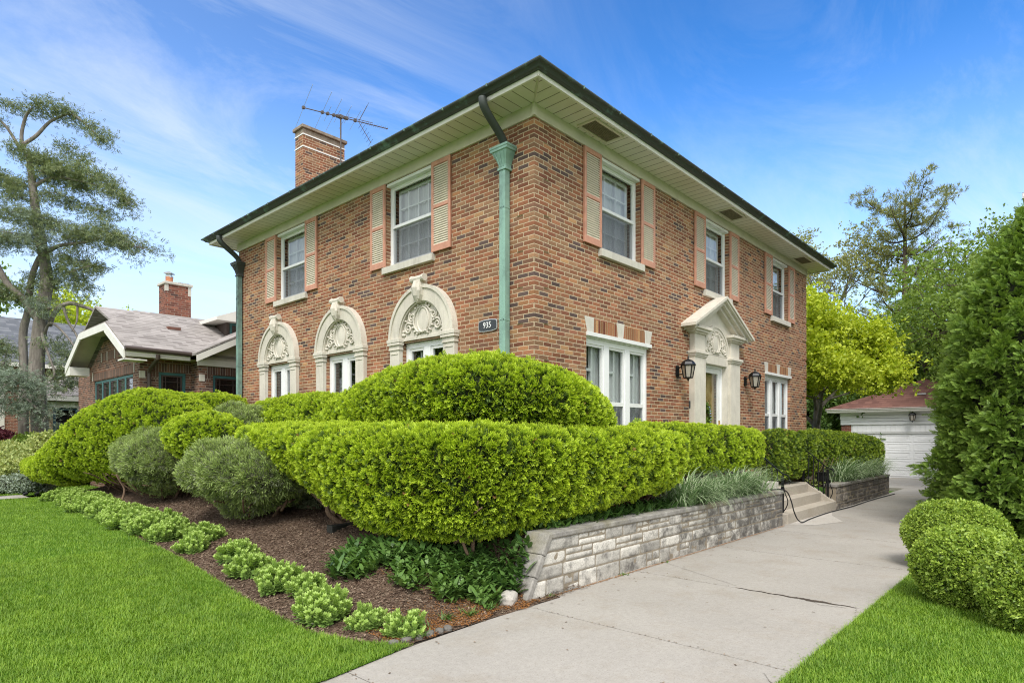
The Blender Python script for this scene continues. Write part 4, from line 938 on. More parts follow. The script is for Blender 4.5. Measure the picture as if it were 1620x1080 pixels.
def stone_wall(name, x0, x1, yf, ztop, label, mat, slope=None, seed=1, fade=None):
    rd = random.Random(seed); V = []; Fq = []; Tn = []
    root = empty(name, ((x0 + x1) / 2, yf, 0), label, 'garden wall', 'garden walls either side of the steps')
    rows = []; z = -.03
    while z < ztop - .03:
        h = rd.choice([.085, .12, .16, .19, .23]); 
        if ztop - (z + h) < .06: h = ztop - z
        rows.append((z, z + h)); z += h
    xl = lambda z: (x0 + slope * max(0, z) if slope else x0)
    def stone(a, b_, za, zb, al=0., bl=0.):
        """rock-faced block: uneven pillowed front"""
        nx, nz = max(3, int((b_ - a) / .022)), max(3, int((zb - za) / .02)); t_ = rd.random(); o = len(V); s0 = rd.random() * 50; bulge = rd.uniform(.006, .020)
        for j in range(nz + 1):
            for i in range(nx + 1):
                fx, fz_ = i / nx, j / nz; z = za + (zb - za) * fz_; aa = a + al * fz_; bb = b_ + bl * fz_; x = aa + (bb - aa) * fx
                ed = min(fx, 1 - fx) * (b_ - a) ; ez = min(fz_, 1 - fz_) * (zb - za); e = min(1, min(ed, ez) / .014)
                y = yf + .008 - (bulge * e) - (.007 * float(wob(x * 9 + s0, z * 9, s0, 1.6)) * e)
                V.append((x, y, z)); Tn.append(t_)
        for j in range(nz):
            for i in range(nx): q_ = o + j * (nx + 1) + i; Fq.append((q_, q_ + 1, q_ + nx + 2, q_ + nx + 1))
    g = .0032
    for (za, zb) in rows:
        x = xl(za); first = True
        while x < x1 - .02:
            L = rd.uniform(.16, .62) if zb - za < .14 else rd.uniform(.3, .75)
            if x1 - (x + L) < .15: L = x1 - x
            al = (xl(zb) - xl(za)) if first and slope else 0.
            if zb - za > .15 and rd.random() < .35 and not first:       # two thin stones in place of a thick one
                zm = za + (zb - za) * rd.uniform(.4, .6); stone(x + g, x + L - g, za + g, zm - g); k = x + L * rd.uniform(.35, .65); stone(x + g, k - g, zm + g, zb - g); stone(k + g, x + L - g, zm + g, zb - g)
            else: stone(x + g, x + L - g, za + g, zb - g, al, 0)
            x += L; first = False
    npmesh('stone_face', V, Fq, mat, root, {'tint': Tn})
    m = MB(); m.prism([(x0 + .01, yf + .004, -.05), (x1, yf + .004, -.05), (x1, yf + .004, ztop), (xl(ztop) + .01, yf + .004, ztop)], (0, .27, 0)); m.build('mortar', M_mort, root)
    # coping: separate slabs on top and, at the near end, down the slope
    m = MB(); x = xl(ztop) - .03
    while x < x1:
        L = min(rd.uniform(.9, 1.4), x1 - x + .0); nn = 6
        for k in range(1): m.box((x + .003, yf - .025 + rd.uniform(-.006, .006), ztop + .002), (x + L - .003, yf + .31, ztop + .075 + rd.uniform(-.006, .006)))
        x += L
    if slope:
        d = Vector((xl(ztop) - x0, 0, ztop)); nrm = Vector((-d.z, 0, d.x)).normalized() * .085
        for a, b_ in ((-.02, .34), (.345, .70), (.705, 1.05)):
            p0 = Vector((x0, yf - .035, 0)) + d * a; p1 = Vector((x0, yf - .035, 0)) + d * b_; m.prism([p0, p1, p1 + nrm, p0 + nrm], (0, .36, 0))
        m.box((x0 - .07, yf - .03, -.05), (x0 + .03, yf + .25, .05))
    m.build('coping', M_cop, root, bevel=.014)
    if fade: m = MB(); m.box((x1 - .02, yf + .0, -.05), (x1 + .015, yf + .28, ztop)); m.build('wall_end', mat, root)
    adopt(root); return root
stone_wall('retaining_wall', -1.56, 6.70, -1.25, .675, 'long pale limestone garden wall with a sloped near end, left of the steps', M_wst, slope=.58, seed=5, fade=True)
stone_wall('retaining_wall', 10.62, 16.7, -1.27, .575, 'short dark sooty garden wall beyond the concrete steps', M_wst2, seed=9, fade=True)

# ================================================================ STEPS, RAILS, HOSE
sx0, sx1 = 6.95, 10.60
st = empty('concrete_steps', (8.8, -.8, 0), 'three tan concrete steps from the driveway between the two garden walls', 'steps')
m = MB(); rise, tread = .220, .32
for i in range(3):
    y0 = -1.27 + tread * i; m.box((sx0, y0, rise * i - .1 if i else -.1), (sx1 - (.0 if i == 0 else .17), (-1.27 + tread * (i + 1) if i < 2 else 0.0), rise * (i + 1)))
m.build('step', M_step, st, bevel=.012)
m = MB(); m.prism([(sx1 - .165, -1.262, .0), (sx1 - .165, -1.262, .225), (sx1 - .165, -.55, .685), (sx1 - .165, -.0, .685), (sx1 - .165, 0, 0)], (.15, 0, 0)); m.build('cheek_wall', M_step, st, bevel=.01); adopt(st)
lp = MB(); lp.box((5.9, -.30, .50), (6.94, -.02, .656)); ob = lp.build('front_landing', M_step, bevel=.01); ob['kind'] = 'structure'
def railing(x, label):
    r = empty('step_railing', (x, -1.0, .1), label, 'railing', 'black iron railings by the steps')
    m = MB(); m.box((x - .024, -1.124, .02), (x + .024, -1.076, 1.04)); m.build('post', M_black, r); m = MB(); m.box((x - .024, -.524, .6), (x + .024, -.476, 1.56)); m.build('post', M_black, r)
    m = MB(); pts = [(x, -1.24, .98), (x, -1.2, 1.04), (x, -1.10, 1.06), (x, -.50, 1.58), (x, -.03, 1.58)]
    for a, b_ in zip(pts[:-1], pts[1:]):
        a, b_ = Vector(a), Vector(b_); m.prism([a + Vector((-.028, 0, 0)), a + Vector((.028, 0, 0)), a + Vector((.028, 0, .024)), a + Vector((-.028, 0, .024))], b_ - a)
    for dz in (-.86,): m.tube([(x, -1.08, .24), (x, -.50, .78), (x, -.03, .78)], .014, 5)
    m.tube([(x, -1.24, .97), (x, -1.27, .91), (x, -1.24, .86), (x, -1.19, .88), (x, -1.2, .92)], .010, 6); m.build('handrail', M_black, r)
    m = MB()
    for y in (-.99, -.87, -.75, -.63): z = float(np.interp(y, [-1.1, -.5], [1.06, 1.58])); MB().tube([(x, y, z - .82), (x, y, z)], .012, 5).build('baluster', M_black, r)
    for y in (-.38, -.26, -.14): MB().tube([(x, y, .78), (x, y, 1.58)], .012, 5).build('baluster', M_black, r)
    m = MB()
    for s_ in (-1, 1): m.tube([(x, -1.10 + s_ * .02, .8)] + [(x, -1.10 + s_ * (.06 + .05 * math.sin(a)), .62 - .10 * a + .0) for a in np.linspace(0, 3.2, 12)] + [(x, -1.1 + s_ * .02, .25)], .011, 5)
    m.build('scroll', M_black, r); adopt(r); return r
railing(7.16, 'black iron step railing against the near garden wall'); railing(10.50, 'black iron step railing on the far side of the steps')
# garden hose: off the coping, down and along the foot of the steps
pts = [(5.9, -1.0, .80), (6.4, -1.12, .775), (6.72, -1.22, .768), (6.86, -1.30, .70), (6.93, -1.36, .5), (6.98, -1.40, .28), (7.10, -1.44, .10), (7.35, -1.46, .022), (8.0, -1.40, .018), (9.0, -1.36, .018), (10.2, -1.36, .018), (11.5, -1.42, .018), (13.5, -1.39, .018), (15.2, -1.42, .018), (16.5, -1.47, .018)]
def smooth_pts(p, k=8):
    p = [Vector(q) for q in p]; out = []
    for i in range(len(p) - 1):
        a, b_, c, d = p[max(i - 1, 0)], p[i], p[i + 1], p[min(i + 2, len(p) - 1)]
        for j in range(k):
            t = j / k; out.append(.5 * ((2 * b_) + (-a + c) * t + (2 * a - 5 * b_ + 4 * c - d) * t * t + (-a + 3 * b_ - 3 * c + d) * t ** 3))
    return out + [p[-1]]
h = MB(); h.tube(smooth_pts(pts), .013, 8); ho = h.build('garden_hose', simple('black rubber', (.012, .012, .013), .5), smooth=True)
tag(ho, 'black garden hose trailing over the wall and along the foot of the steps', 'hose')
bx = empty('garden_light', (10.9, -.85, .58), 'small dark lantern box on the bed beside the far step railing', 'light'); m = MB(); m.box((10.80, -.95, .70), (11.02, -.74, .92)); m.build('box', M_black, bx, bevel=.01); m = MB(); m.box((10.77, -.98, .92), (11.05, -.71, .94)); m.tube([(10.91, -.85, .55), (10.91, -.85, .70)], .02, 6); m.build('cap', M_black, bx); adopt(bx)
# edging stones, loose rock, timber
rs = np.random.default_rng(3)
def rock(name, c, s, label, cat, mat, group=None, seed=0, rot=0.):
    bm = bmesh.new(); bmesh.ops.create_icosphere(bm, subdivisions=3, radius=1)
    for v in bm.verts:
        d = v.co.copy(); k = 1 / max(abs(d.x), abs(d.y), abs(d.z)); f = .55 + .45 * k * .75
        d = d * f * (1 + .10 * float(wob(d.x, d.y, d.z, 2.5, seed))); v.co = (d.x * s[0], d.y * s[1], d.z * s[2])
    me = bpy.data.meshes.new(name); bm.to_mesh(me); bm.free(); me.materials.append(mat)
    o = bpy.data.objects.new(name, me); COL.objects.link(o); o.location = c; o.rotation_euler.z = rot
    return tag(o, label, cat, group)
M_rock = concrete_mat('grey edging rock', (.17, .16, .145), .5); M_rock2 = concrete_mat('pale loose rock', (.47, .44, .40), .3)
sp = [(-3.50, -1.30), (-3.36, -1.315), (-3.235, -1.335), (-3.11, -1.345), (-2.99, -1.345), (-2.88, -1.34)]
for i, (x, y) in enumerate(sp):
    rock('edging_stone', (x, y, .012), (.055 + .012 * (i % 2), .048, .036), ['first', 'second', 'third', 'fourth', 'fifth', 'sixth'][i] + ' grey edging stone from the lawn tip along the driveway', 'stone', M_rock, 'small edging stones between bed and driveway', i, .2 * i)
rock('loose_rock', (-1.83, -1.18, .07), (.16, .11, .10), 'pale loose rock at the foot of the sloped wall end', 'rock', M_rock2, None, 4, .5)
rock('loose_rock', (-3.72, -.30, .06), (.07, .05, .025), 'small flat pale rock at the edge of the lawn', 'rock', M_rock2, None, 8, .5)
tm = MB(); tm.box((-2.16, 1.95, .50), (-1.1, 2.10, .62)); o = tm.build('garden_timber', simple('black stained timber', (.016, .017, .014), .7, var=.3, scale=15), bevel=.008); tag(o, 'black garden timber sticking out from under the clipped corner hedge', 'timber'); o.location = (0, 0, .0)
# small things by the neighbour's path
ys_ = MB(); ys_.box((-4.26, 14.62, .30), (-4.20, 14.86, .78)); o = ys_.build('yard_sign', simple('dark sign board', (.035, .038, .042), .6, var=.5, scale=40), bevel=.01); tag(o, 'dark upright board standing by the path at the left edge', 'sign')
for i, (x, y) in enumerate(((-3.62, 14.45), (-3.40, 14.30))):
    r = empty('spot_light', (x, y, .33), ['small black ground spotlight left of its twin by the path', 'small black ground spotlight right of its twin by the path'][i], 'spotlight', 'black spotlights by the path')
    m = MB(); m.tube([(x - .04, y, .38), (x + .05, y + .02, .41)], [.032, .045], 10); m.build('lamp_head', M_black, r, smooth=False); m = MB(); m.tube([(x, y, .28), (x, y, .40)], .015, 6); m.build('stake', M_black, r); adopt(r)
# ================================================================ FOLIAGE
def leaf_mat(name, old, mid, tip, trans=.25, rough=.55, hue=.12, spec=.35):
    t = NT(name); tint = t.attr('tint'); tp = t.attr('tip'); p = t.pos()
    base = t.mix(tint, old, mid)
    c = t.mix(tp, base, tip)
    n = t.noise(p, 3.2, 4, .6)
    c = t.mix(1., c, t.ramp(n, [(.3, (1 - hue, 1 - hue * .8, 1 - hue)), (.7, (1 + hue, 1 + hue * .8, 1 + hue))]), 'MULTIPLY')
    sh = t.pbr(c, rough, spec=spec)
    if trans:
        tc = t.mix(1., c, (1.25, 1.2, .6), 'MULTIPLY')
        sh = t.n('MixShader', {0: trans, 1: sh, 2: t.n('BsdfTranslucent', {0: tc}).outputs[0]}).outputs[0]
    return t.done(sh)
def bark_mat(name, a, b_, sc=1.):
    t = NT(name); p = t.obj(); f = t.noise(t.scalev(p, (9 * sc, 9 * sc, 1.6 * sc)), 1.4, 5, .7)
    return t.done(t.pbr(t.ramp(f, [(.3, a), (.7, b_)]), .95, 0, t.bump(f, .9, .02), .1))
M_bark = bark_mat('grey bark', (.13, .115, .10), (.30, .27, .24)); M_barkd = bark_mat('dark bark', (.045, .035, .028), (.12, .095, .075)); M_yewbark = bark_mat('yew bark', (.10, .065, .045), (.26, .18, .125), 3)
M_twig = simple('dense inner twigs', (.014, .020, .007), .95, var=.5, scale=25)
M_twigj = simple('grey inner twigs', (.05, .045, .035), .95, var=.4, scale=25)

def tmpl(quads, tips):
    """quads: list of four 3-D points; tips: value per point"""
    V = np.array(quads, float).reshape(-1, 3); return V, np.arange(len(V)).reshape(-1, 4), np.array(tips, float).ravel()
def leaf_quad(base, d, up, L, W, bend=0.):
    base, d, up = np.array(base, float), np.array(d, float), np.array(up, float)
    d = d / np.linalg.norm(d); s = np.cross(d, up); s = s / (np.linalg.norm(s) + 1e-9)
    return [base, base + d * L * .5 + s * W * .5 + up * bend, base + d * L, base + d * L * .5 - s * W * .5 + up * bend]
def yew_shoot(r, n=9):
    """one yew sprig: needles in two combed ranks along a short curved stem (axis z, length 1)"""
    q, tp = [], []
    for i in range(n):
        f = .12 + .88 * i / (n - 1); a = (i % 2) * math.pi + r.normal(0, .35)
        d = np.array([math.cos(a), math.sin(a) * .8, .55 + .9 * f + r.normal(0, .12)])
        q.append(leaf_quad((0, .12 * f * f, f * .75), d, (0, 1, .2), .46 * (1.15 - .35 * f), .155, .02)); k = f ** 1.2
        tp += [k * .55, k * .8, k, k * .8]
    return tmpl(q, tp)
def juniper_spray(r, n=9):
    q, tp = [], []
    for i in range(n):
        f = i / (n - 1); a = r.uniform(0, 6.28); d = np.array([math.cos(a) * .5, math.sin(a) * .5, 1.])
        q.append(leaf_quad((math.cos(a) * .05, math.sin(a) * .05, f * .7), d, (-math.sin(a), math.cos(a), 0), .5, .10)); tp += [f * .6, f * .8, f, f * .8]
    return tmpl(q, tp)
def thuja_spray(r, n=27):
    """flat fan of scale-leaf branchlets in the x-z plane"""
    q, tp = [], []
    for i in range(n):
        f = i / (n - 1); s = (-1) ** i
        d = np.array([s * (1.0 - .55 * f), r.normal(0, .12), .75 + .5 * f]); q.append(leaf_quad((0, .1 * f * f, f * .66), d, (0, 1, 0), .36 * (1.1 - .6 * f), .05)); tp += [f * .4, .3 + f * .5, f * .7 + .3, .3 + f * .5]
    return tmpl(q, tp)
def leaf_tuft(r, n=6, L=.8, W=.42, spread=1.):
    q, tp = [], []
    for i in range(n):
        d = r.normal(0, 1, 3) * spread + np.array([0, 0, .6]); d /= np.linalg.norm(d); b_ = r.normal(0, .22, 3); u = np.cross(d, r.normal(0, 1, 3)); u /= np.linalg.norm(u)
        k = r.uniform(0, 1); q.append(leaf_quad(b_, d, u, L * r.uniform(.7, 1.1), W, .05)); tp += [k, k, k, k]
    return tmpl(q, tp)
def needle_tuft(r, n=12):
    q, tp = [], []
    for i in range(n):
        d = r.normal(0, .75, 3) + np.array([0, 0, .9]); d /= np.linalg.norm(d); u = np.cross(d, r.normal(0, 1, 3)); u /= np.linalg.norm(u)
        q.append(leaf_quad((0, 0, r.uniform(0, .4)), d, u, r.uniform(.5, .9), .085)); k = r.uniform(0, 1); tp += [k * .3, k, k, k]
    return tmpl(q, tp)
r_ = np.random.default_rng(11)
YEW = [yew_shoot(r_) for _ in range(10)]; JUN = [juniper_spray(r_) for _ in range(8)]; THU = [thuja_spray(r_) for _ in range(8)]
BOX = [leaf_tuft(r_, 8, .62, .34, .8) for _ in range(8)]; DEC = [leaf_tuft(r_, 7, .8, .46) for _ in range(10)]; NEE = [needle_tuft(r_) for _ in range(8)]; SMALL = [leaf_tuft(r_, 5, .7, .4) for _ in range(8)]

def scatter(T, P, A, size, tint, tilt=.45, up=0., rs=None):
    """copies of the templates T at P, axis along A; returns V, Q, tint, tip"""
    rs = rs or rng; P, A = np.asarray(P, float), np.asarray(A, float); n = len(P)
    size = np.broadcast_to(size, (n,)); tint = np.broadcast_to(tint, (n,))
    z = A + rs.normal(0, tilt, (n, 3)); z[:, 2] += up; z /= np.linalg.norm(z, axis=1)[:, None] + 1e-9
    x = np.cross(z, rs.normal(0, 1, (n, 3))); x /= np.linalg.norm(x, axis=1)[:, None] + 1e-9; y = np.cross(z, x)
    which = rs.integers(0, len(T), n); Vs, Qs, Ts, Ps = [], [], [], []; off = 0
    for k, (tv, tq, tt) in enumerate(T):
        ix = np.where(which == k)[0]
        if not len(ix): continue
        v = P[ix][:, None, :] + size[ix][:, None, None] * (tv[None, :, 0:1] * x[ix][:, None, :] + tv[None, :, 1:2] * y[ix][:, None, :] + tv[None, :, 2:3] * z[ix][:, None, :])
        m = len(tv); Qs.append((tq[None] + (np.arange(len(ix)) * m)[:, None, None] + off).reshape(-1, 4)); Vs.append(v.reshape(-1, 3)); off += len(ix) * m
        Ts.append(np.repeat(tint[ix], m)); Ps.append(np.tile(tt, len(ix)))
    return np.concatenate(Vs), np.concatenate(Qs), np.concatenate(Ts), np.concatenate(Ps)
def join(parts):
    V, Q, T, P = [], [], [], []; o = 0
    for v, q, t, p in parts: V.append(v); Q.append(q + o); T.append(t); P.append(p); o += len(v)
    return np.concatenate(V), np.concatenate(Q), np.concatenate(T), np.concatenate(P)
def foliage(name, data, mat, parent=None):
    V, Q, T, P = data; return npmesh(name, V, Q, mat, parent, {'tint': T, 'tip': P})

def surf_sample(G, n, rs):
    """area-weighted random points and outward normals on a grid surface G[i,j,3] (closed in j)"""
    a, b_, c, d = G[:-1, :-1], G[1:, :-1], G[1:, 1:], G[:-1, 1:]
    N = np.cross(c - a, d - b_); ar = np.linalg.norm(N, axis=-1) * .5; cum = np.cumsum(ar.ravel()); ix = np.searchsorted(cum, rs.uniform(0, cum[-1], n)); ix = np.clip(ix, 0, ar.size - 1)
    i, j = np.unravel_index(ix, ar.shape); u, v = rs.uniform(0, 1, (2, n, 1))
    P = (a[i, j] * (1 - u) + b_[i, j] * u) * (1 - v) + (d[i, j] * (1 - u) + c[i, j] * u) * v
    Nn = N[i, j] / (ar[i, j][:, None] * 2 + 1e-12); return P, Nn, cum[-1]
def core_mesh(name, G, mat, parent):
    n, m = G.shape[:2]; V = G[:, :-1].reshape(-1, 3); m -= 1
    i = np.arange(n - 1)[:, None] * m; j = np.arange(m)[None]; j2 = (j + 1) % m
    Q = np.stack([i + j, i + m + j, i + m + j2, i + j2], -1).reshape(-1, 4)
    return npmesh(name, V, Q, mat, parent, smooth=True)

def hedge_surface(cl, bump=.03, bf=3., seed=0, ex=2.6, cap=.5, ns=90, nt=64):
    """cl rows: x, y, half width, z bottom, z top, undercut(0..1).  A swept, rounded, clipped body"""
    cl = np.array(cl, float); seg = np.r_[0, np.cumsum(np.linalg.norm(np.diff(cl[:, :2], axis=0), axis=1))]; L = seg[-1]
    s = L * (1 - np.cos(np.linspace(0, math.pi, ns))) / 2
    # smooth the centreline
    f = lambda k: np.array([np.interp(np.clip(s + q, 0, L), seg, cl[:, k]) for q in np.linspace(-.18, .18, 7)]).mean(0)
    x, y, w, zb, zt, uc = [f(k) for k in range(6)]
    x[0], y[0] = cl[0, :2]; x[-1], y[-1] = cl[-1, :2]
    tx, ty = np.gradient(x), np.gradient(y); l = np.hypot(tx, ty) + 1e-9; nx, ny = -ty / l, tx / l
    e = np.clip(np.minimum(s, L - s) / cap, 0, 1); sc = np.sqrt(1 - (1 - e) ** 2.3) * .985 + .015; szc = .42 + .58 * np.sqrt(1 - (1 - e) ** 2.6); szc[[0, -1]] = .02
    th_ = np.linspace(0, 2 * math.pi, nt)
    cs, sn = np.cos(th_), np.sin(th_); px = np.sign(cs) * np.abs(cs) ** (2 / ex); pz = np.sign(sn) * np.abs(sn) ** (2 / ex)
    G = np.zeros((ns, nt, 3))
    for i in range(ns):
        zc, hz = (zb[i] + zt[i]) / 2, (zt[i] - zb[i]) / 2 * szc[i]; t01 = (pz + 1) / 2
        wd = w[i] * sc[i] * (1 - uc[i] * (1 - t01) ** 1.3)
        G[i, :, 0] = x[i] + nx[i] * wd * px; G[i, :, 1] = y[i] + ny[i] * wd * px; G[i, :, 2] = zc + (zt[i] - zb[i]) / 2 * (1 - szc[i]) * .25 + hz * pz
    C = G.mean(1, keepdims=True); D = G - C; D /= np.linalg.norm(D, axis=2, keepdims=True) + 1e-9
    d = bump * (wob(G[..., 0], G[..., 1], G[..., 2], bf, seed) + .6 * wob(G[..., 0], G[..., 1], G[..., 2], bf * 2.7, seed + 3)); d[:, -1] = d[:, 0]
    return G + D * d[..., None], C
def blob_surface(c, rad, ex=2.2, bump=.05, bf=2.5, seed=0, rot=0., flat=0., ns=60, nt=64):
    """rounded bush: superellipsoid, lower part drawn in by flat"""
    ph = np.linspace(-math.pi / 2, math.pi / 2, ns)[:, None]; th_ = np.linspace(0, 2 * math.pi, nt)[None]
    sp = lambda a: np.sign(a) * np.abs(a) ** (2 / ex)
    z = sp(np.sin(ph)) + 0 * th_; k = np.clip(np.cos(ph), 0, 1) ** (2 / ex) * (1 - flat * np.clip(-z, 0, 1) ** 1.2); x = k * np.cos(th_); y = k * np.sin(th_)
    X = rad[0] * x; Y = rad[1] * y; cr, sr = math.cos(rot), math.sin(rot)
    G = np.stack([c[0] + X * cr - Y * sr, c[1] + X * sr + Y * cr, c[2] + rad[2] * z], -1); C = np.array(c, float)[None, None]
    D = G - C; D /= np.linalg.norm(D, axis=2, keepdims=True) + 1e-9
    d = bump * (wob(G[..., 0], G[..., 1], G[..., 2], bf, seed) + .5 * wob(G[..., 0], G[..., 1], G[..., 2], bf * 2.9, seed + 5)); d[:, -1] = d[:, 0]
    return (G + D * d[..., None])[:, ::-1], np.broadcast_to(C, (ns, 1, 3))

M_yew = leaf_mat('yew needles', (.115, .215, .018), (.22, .37, .025), (.62, .77, .06), .34, .5, .14)
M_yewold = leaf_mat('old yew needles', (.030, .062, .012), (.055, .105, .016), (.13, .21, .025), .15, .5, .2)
M_deadyew = leaf_mat('dead brown sprigs', (.16, .075, .03), (.25, .12, .045), (.36, .19, .08), .1, .7, .2)
M_jun = leaf_mat('juniper needles', (.135, .205, .058), (.225, .32, .092), (.42, .53, .18), .22, .6, .14)
M_juno = leaf_mat('grey juniper needles', (.10, .115, .065), (.16, .18, .10), (.24, .27, .16), .12, .7, .14)
M_thu = leaf_mat('arborvitae leaves', (.055, .125, .017), (.105, .205, .028), (.32, .46, .085), .25, .5, .18)
M_box = leaf_mat('boxwood leaves', (.10, .19, .022), (.18, .31, .035), (.48, .62, .11), .28, .4, .14)

def clipped(name, label, G, C, density, size, mat=None, tmplt=None, core=M_twig, shrink=.06, cat='hedge', group=None, jit=.05, up=.35, stems=None, inner=None, seed=1, tilt=.42, tuft=0):
    mat = mat or M_yew; tmplt = tmplt or YEW; rs = np.random.default_rng(seed)
    ctr = G.reshape(-1, 3).mean(0); root = empty(name, (ctr[0], ctr[1], float(G[..., 2].min())), label, cat, group)
    P, N, area = surf_sample(G, 10, rs); n = int(area * density)
    P, N, area = surf_sample(G, n, rs)
    Gc = C + (G - C); D = G - C; Ln = np.linalg.norm(D, axis=2, keepdims=True); Gc = C + D * np.clip((Ln - shrink) / (Ln + 1e-9), .02, 1)
    o_ = np.sign((N * (P - ctr)).sum(1)).mean(); N = N * (1 if o_ > 0 else -1)
    if tuft:                                             # shoots grouped in tufts with dark crevices between them
        nt_ = max(8, n // tuft); Pt, Nt, _ = surf_sample(G, nt_, rs); Nt = Nt * (1 if o_ > 0 else -1)
        thin = wob(Pt[:, 0], Pt[:, 1], Pt[:, 2], 6.5, seed + 9) + .5 * wob(Pt[:, 0], Pt[:, 1], Pt[:, 2], 15, seed); kp = (thin < .62) | (rs.uniform(0, 1, nt_) < .25); Pt, Nt = Pt[kp], Nt[kp]; nt_ = len(Pt)
        lift = rs.normal(0, .010, nt_) + (rs.uniform(0, 1, nt_) < .03) * rs.uniform(.02, .06, nt_)
        ix = np.repeat(np.arange(nt_), tuft); n = len(ix); off = rs.normal(0, .30, (n, 3)) * size; off -= Nt[ix] * (off * Nt[ix]).sum(1)[:, None]
        P = Pt[ix] + off + Nt[ix] * lift[ix][:, None] - Nt[ix] * (np.linalg.norm(off, axis=1) * .55)[:, None]; N = Nt[ix] + off / size * .9
        tv = np.clip(rs.normal(.5, .22, nt_), 0, 1)[ix]
    else: tv = None
    P = P - N * rs.uniform(0, 1, (n, 1)) ** 1.5 * (jit * (.4 if tuft else 1))
    tint = np.clip((.5 if tv is None else tv) + .30 * wob(P[:, 0], P[:, 1], P[:, 2], 2.2, seed) + rs.normal(0, .15, n), 0, 1)
    foliage('foliage', scatter(tmplt, P, N, size * rs.uniform(.75, 1.25, n), tint, tilt, up, rs), mat, root)
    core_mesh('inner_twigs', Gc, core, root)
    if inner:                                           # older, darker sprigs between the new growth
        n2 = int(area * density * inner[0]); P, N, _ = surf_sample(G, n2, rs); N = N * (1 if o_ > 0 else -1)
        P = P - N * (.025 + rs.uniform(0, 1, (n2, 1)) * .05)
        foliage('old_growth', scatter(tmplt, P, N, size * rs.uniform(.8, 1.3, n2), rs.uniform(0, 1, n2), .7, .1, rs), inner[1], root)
    if tuft:                                             # a few dead brown sprigs
        nd = int(area * 15); Pd, Nd, _ = surf_sample(G, nd, rs); Nd = Nd * (1 if o_ > 0 else -1); kd = wob(Pd[:, 0], Pd[:, 1], Pd[:, 2], 3.1, seed + 7) > .1
        if kd.sum() > 3: foliage('dead_sprigs', scatter(tmplt, Pd[kd] - Nd[kd] * .015, Nd[kd], size * .9, .5, .6, .1, rs), M_deadyew, root)
    if stems:
        for p, rd in stems: MB().tube(smooth_pts(p, 5), [rd * (1 - .55 * i / (5 * (len(p) - 1))) for i in range(5 * (len(p) - 1) + 1)], 7).build('stem', M_yewbark, root, smooth=True)
    adopt(root); return root
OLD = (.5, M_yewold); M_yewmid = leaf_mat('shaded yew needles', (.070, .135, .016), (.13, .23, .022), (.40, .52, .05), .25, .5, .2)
def wander(a, b_, rs, k=4, amp=.06):
    a, b_ = np.array(a), np.array(b_); return [tuple(a + (b_ - a) * i / k + (rs.normal(0, amp, 3) if 0 < i < k else 0)) for i in range(k + 1)]
def stem_set(bases, tops, rs, r=.03): return [(wander(b_, t_, rs), r * rs.uniform(.6, 1.2)) for b_ in bases for t_ in tops[rs.integers(0, len(tops), 3)]]
q = np.random.default_rng(5)
# --- the big L-shaped clipped yew at the house corner
cl = [(-1.70, 4.90, .72, 1.40, 2.07, .3), (-1.72, 3.6, .84, 1.32, 2.06, .35), (-1.74, 2.45, .92, 1.16, 2.04, .4), (-1.80, 1.7, .98, .90, 2.03, .4), (-1.82, 1.0, .96, .68, 2.02, .36), (-1.80, .35, .92, .64, 2.02, .36), (-1.55, -.25, .88, .64, 2.02, .38), (-1.05, -.55, .82, .74, 2.01, .42), (0, -.70, .72, .88, 2.01, .38), (1.2, -.76, .66, 1.0, 1.99, .35), (2.55, -.82, .56, 1.14, 1.92, .3)]
G, C = hedge_surface(cl, .035, 3.2, 1, 3.4, .62, 130, 72)
st = []
for bx_, by_ in ((-1.35, .2), (-.9, -.25), (-1.25, 1.0), (-1.2, 2.0), (-1.1, 3.0), (-.3, -.7), (.5, -.75), (-1.6, -.35), (-1.1, 3.9)):
    for k in range(4):
        a = q.uniform(0, 6.28); e = (bx_ - .15 + .45 * math.cos(a), by_ + .45 * math.sin(a), q.uniform(1.15, 1.4)); st.append((wander((bx_, by_, float(bed_z(bx_, by_)) - .03), e, q, 4, .07), q.uniform(.018, .038)))
for k in range(8): yy = q.uniform(2.0, 3.9); st.append((wander((-1.55 - .05 * k % .2, 1.2 + .16 * k, .48), (-2.05 + q.normal(0, .15), yy + .3, 1.42), q, 4, .07), q.uniform(.028, .05)))
for k in range(26):
    u = q.uniform(-1.7, 2.2); y0 = -.70 if u > -1 else -.4; st.append((wander((u - .15, y0 + .1, .60), (u + q.normal(0, .15), -.95 + q.uniform(-.05, .25), q.uniform(1.0, 1.2)), q, 4, .035), q.uniform(.010, .022)))
clipped('yew_hedge', 'big flat-topped L-shaped yew hedge on bare stems at the near corner of the brick house', G, C, 2000, .076, inner=OLD, stems=st, seed=2, jit=.07, tilt=.38, tuft=8)
# --- dome behind it
cl = [(-1.05, 3.7, .45, 1.72, 2.42, .2), (-1.1, 2.6, .62, 1.74, 2.66, .25), (-1.15, 1.5, .80, 1.76, 2.87, .3), (-1.1, .7, .90, 1.78, 2.97, .3), (-.95, .05, .95, 1.80, 2.99, .3), (-.50, -.45, .85, 1.80, 2.88, .3), (.1, -.62, .62, 1.78, 2.66, .25), (.85, -.66, .42, 1.76, 2.32, .2)]
G, C = hedge_surface(cl, .03, 2.6, 3, 2.15, 1.1, 120, 72)
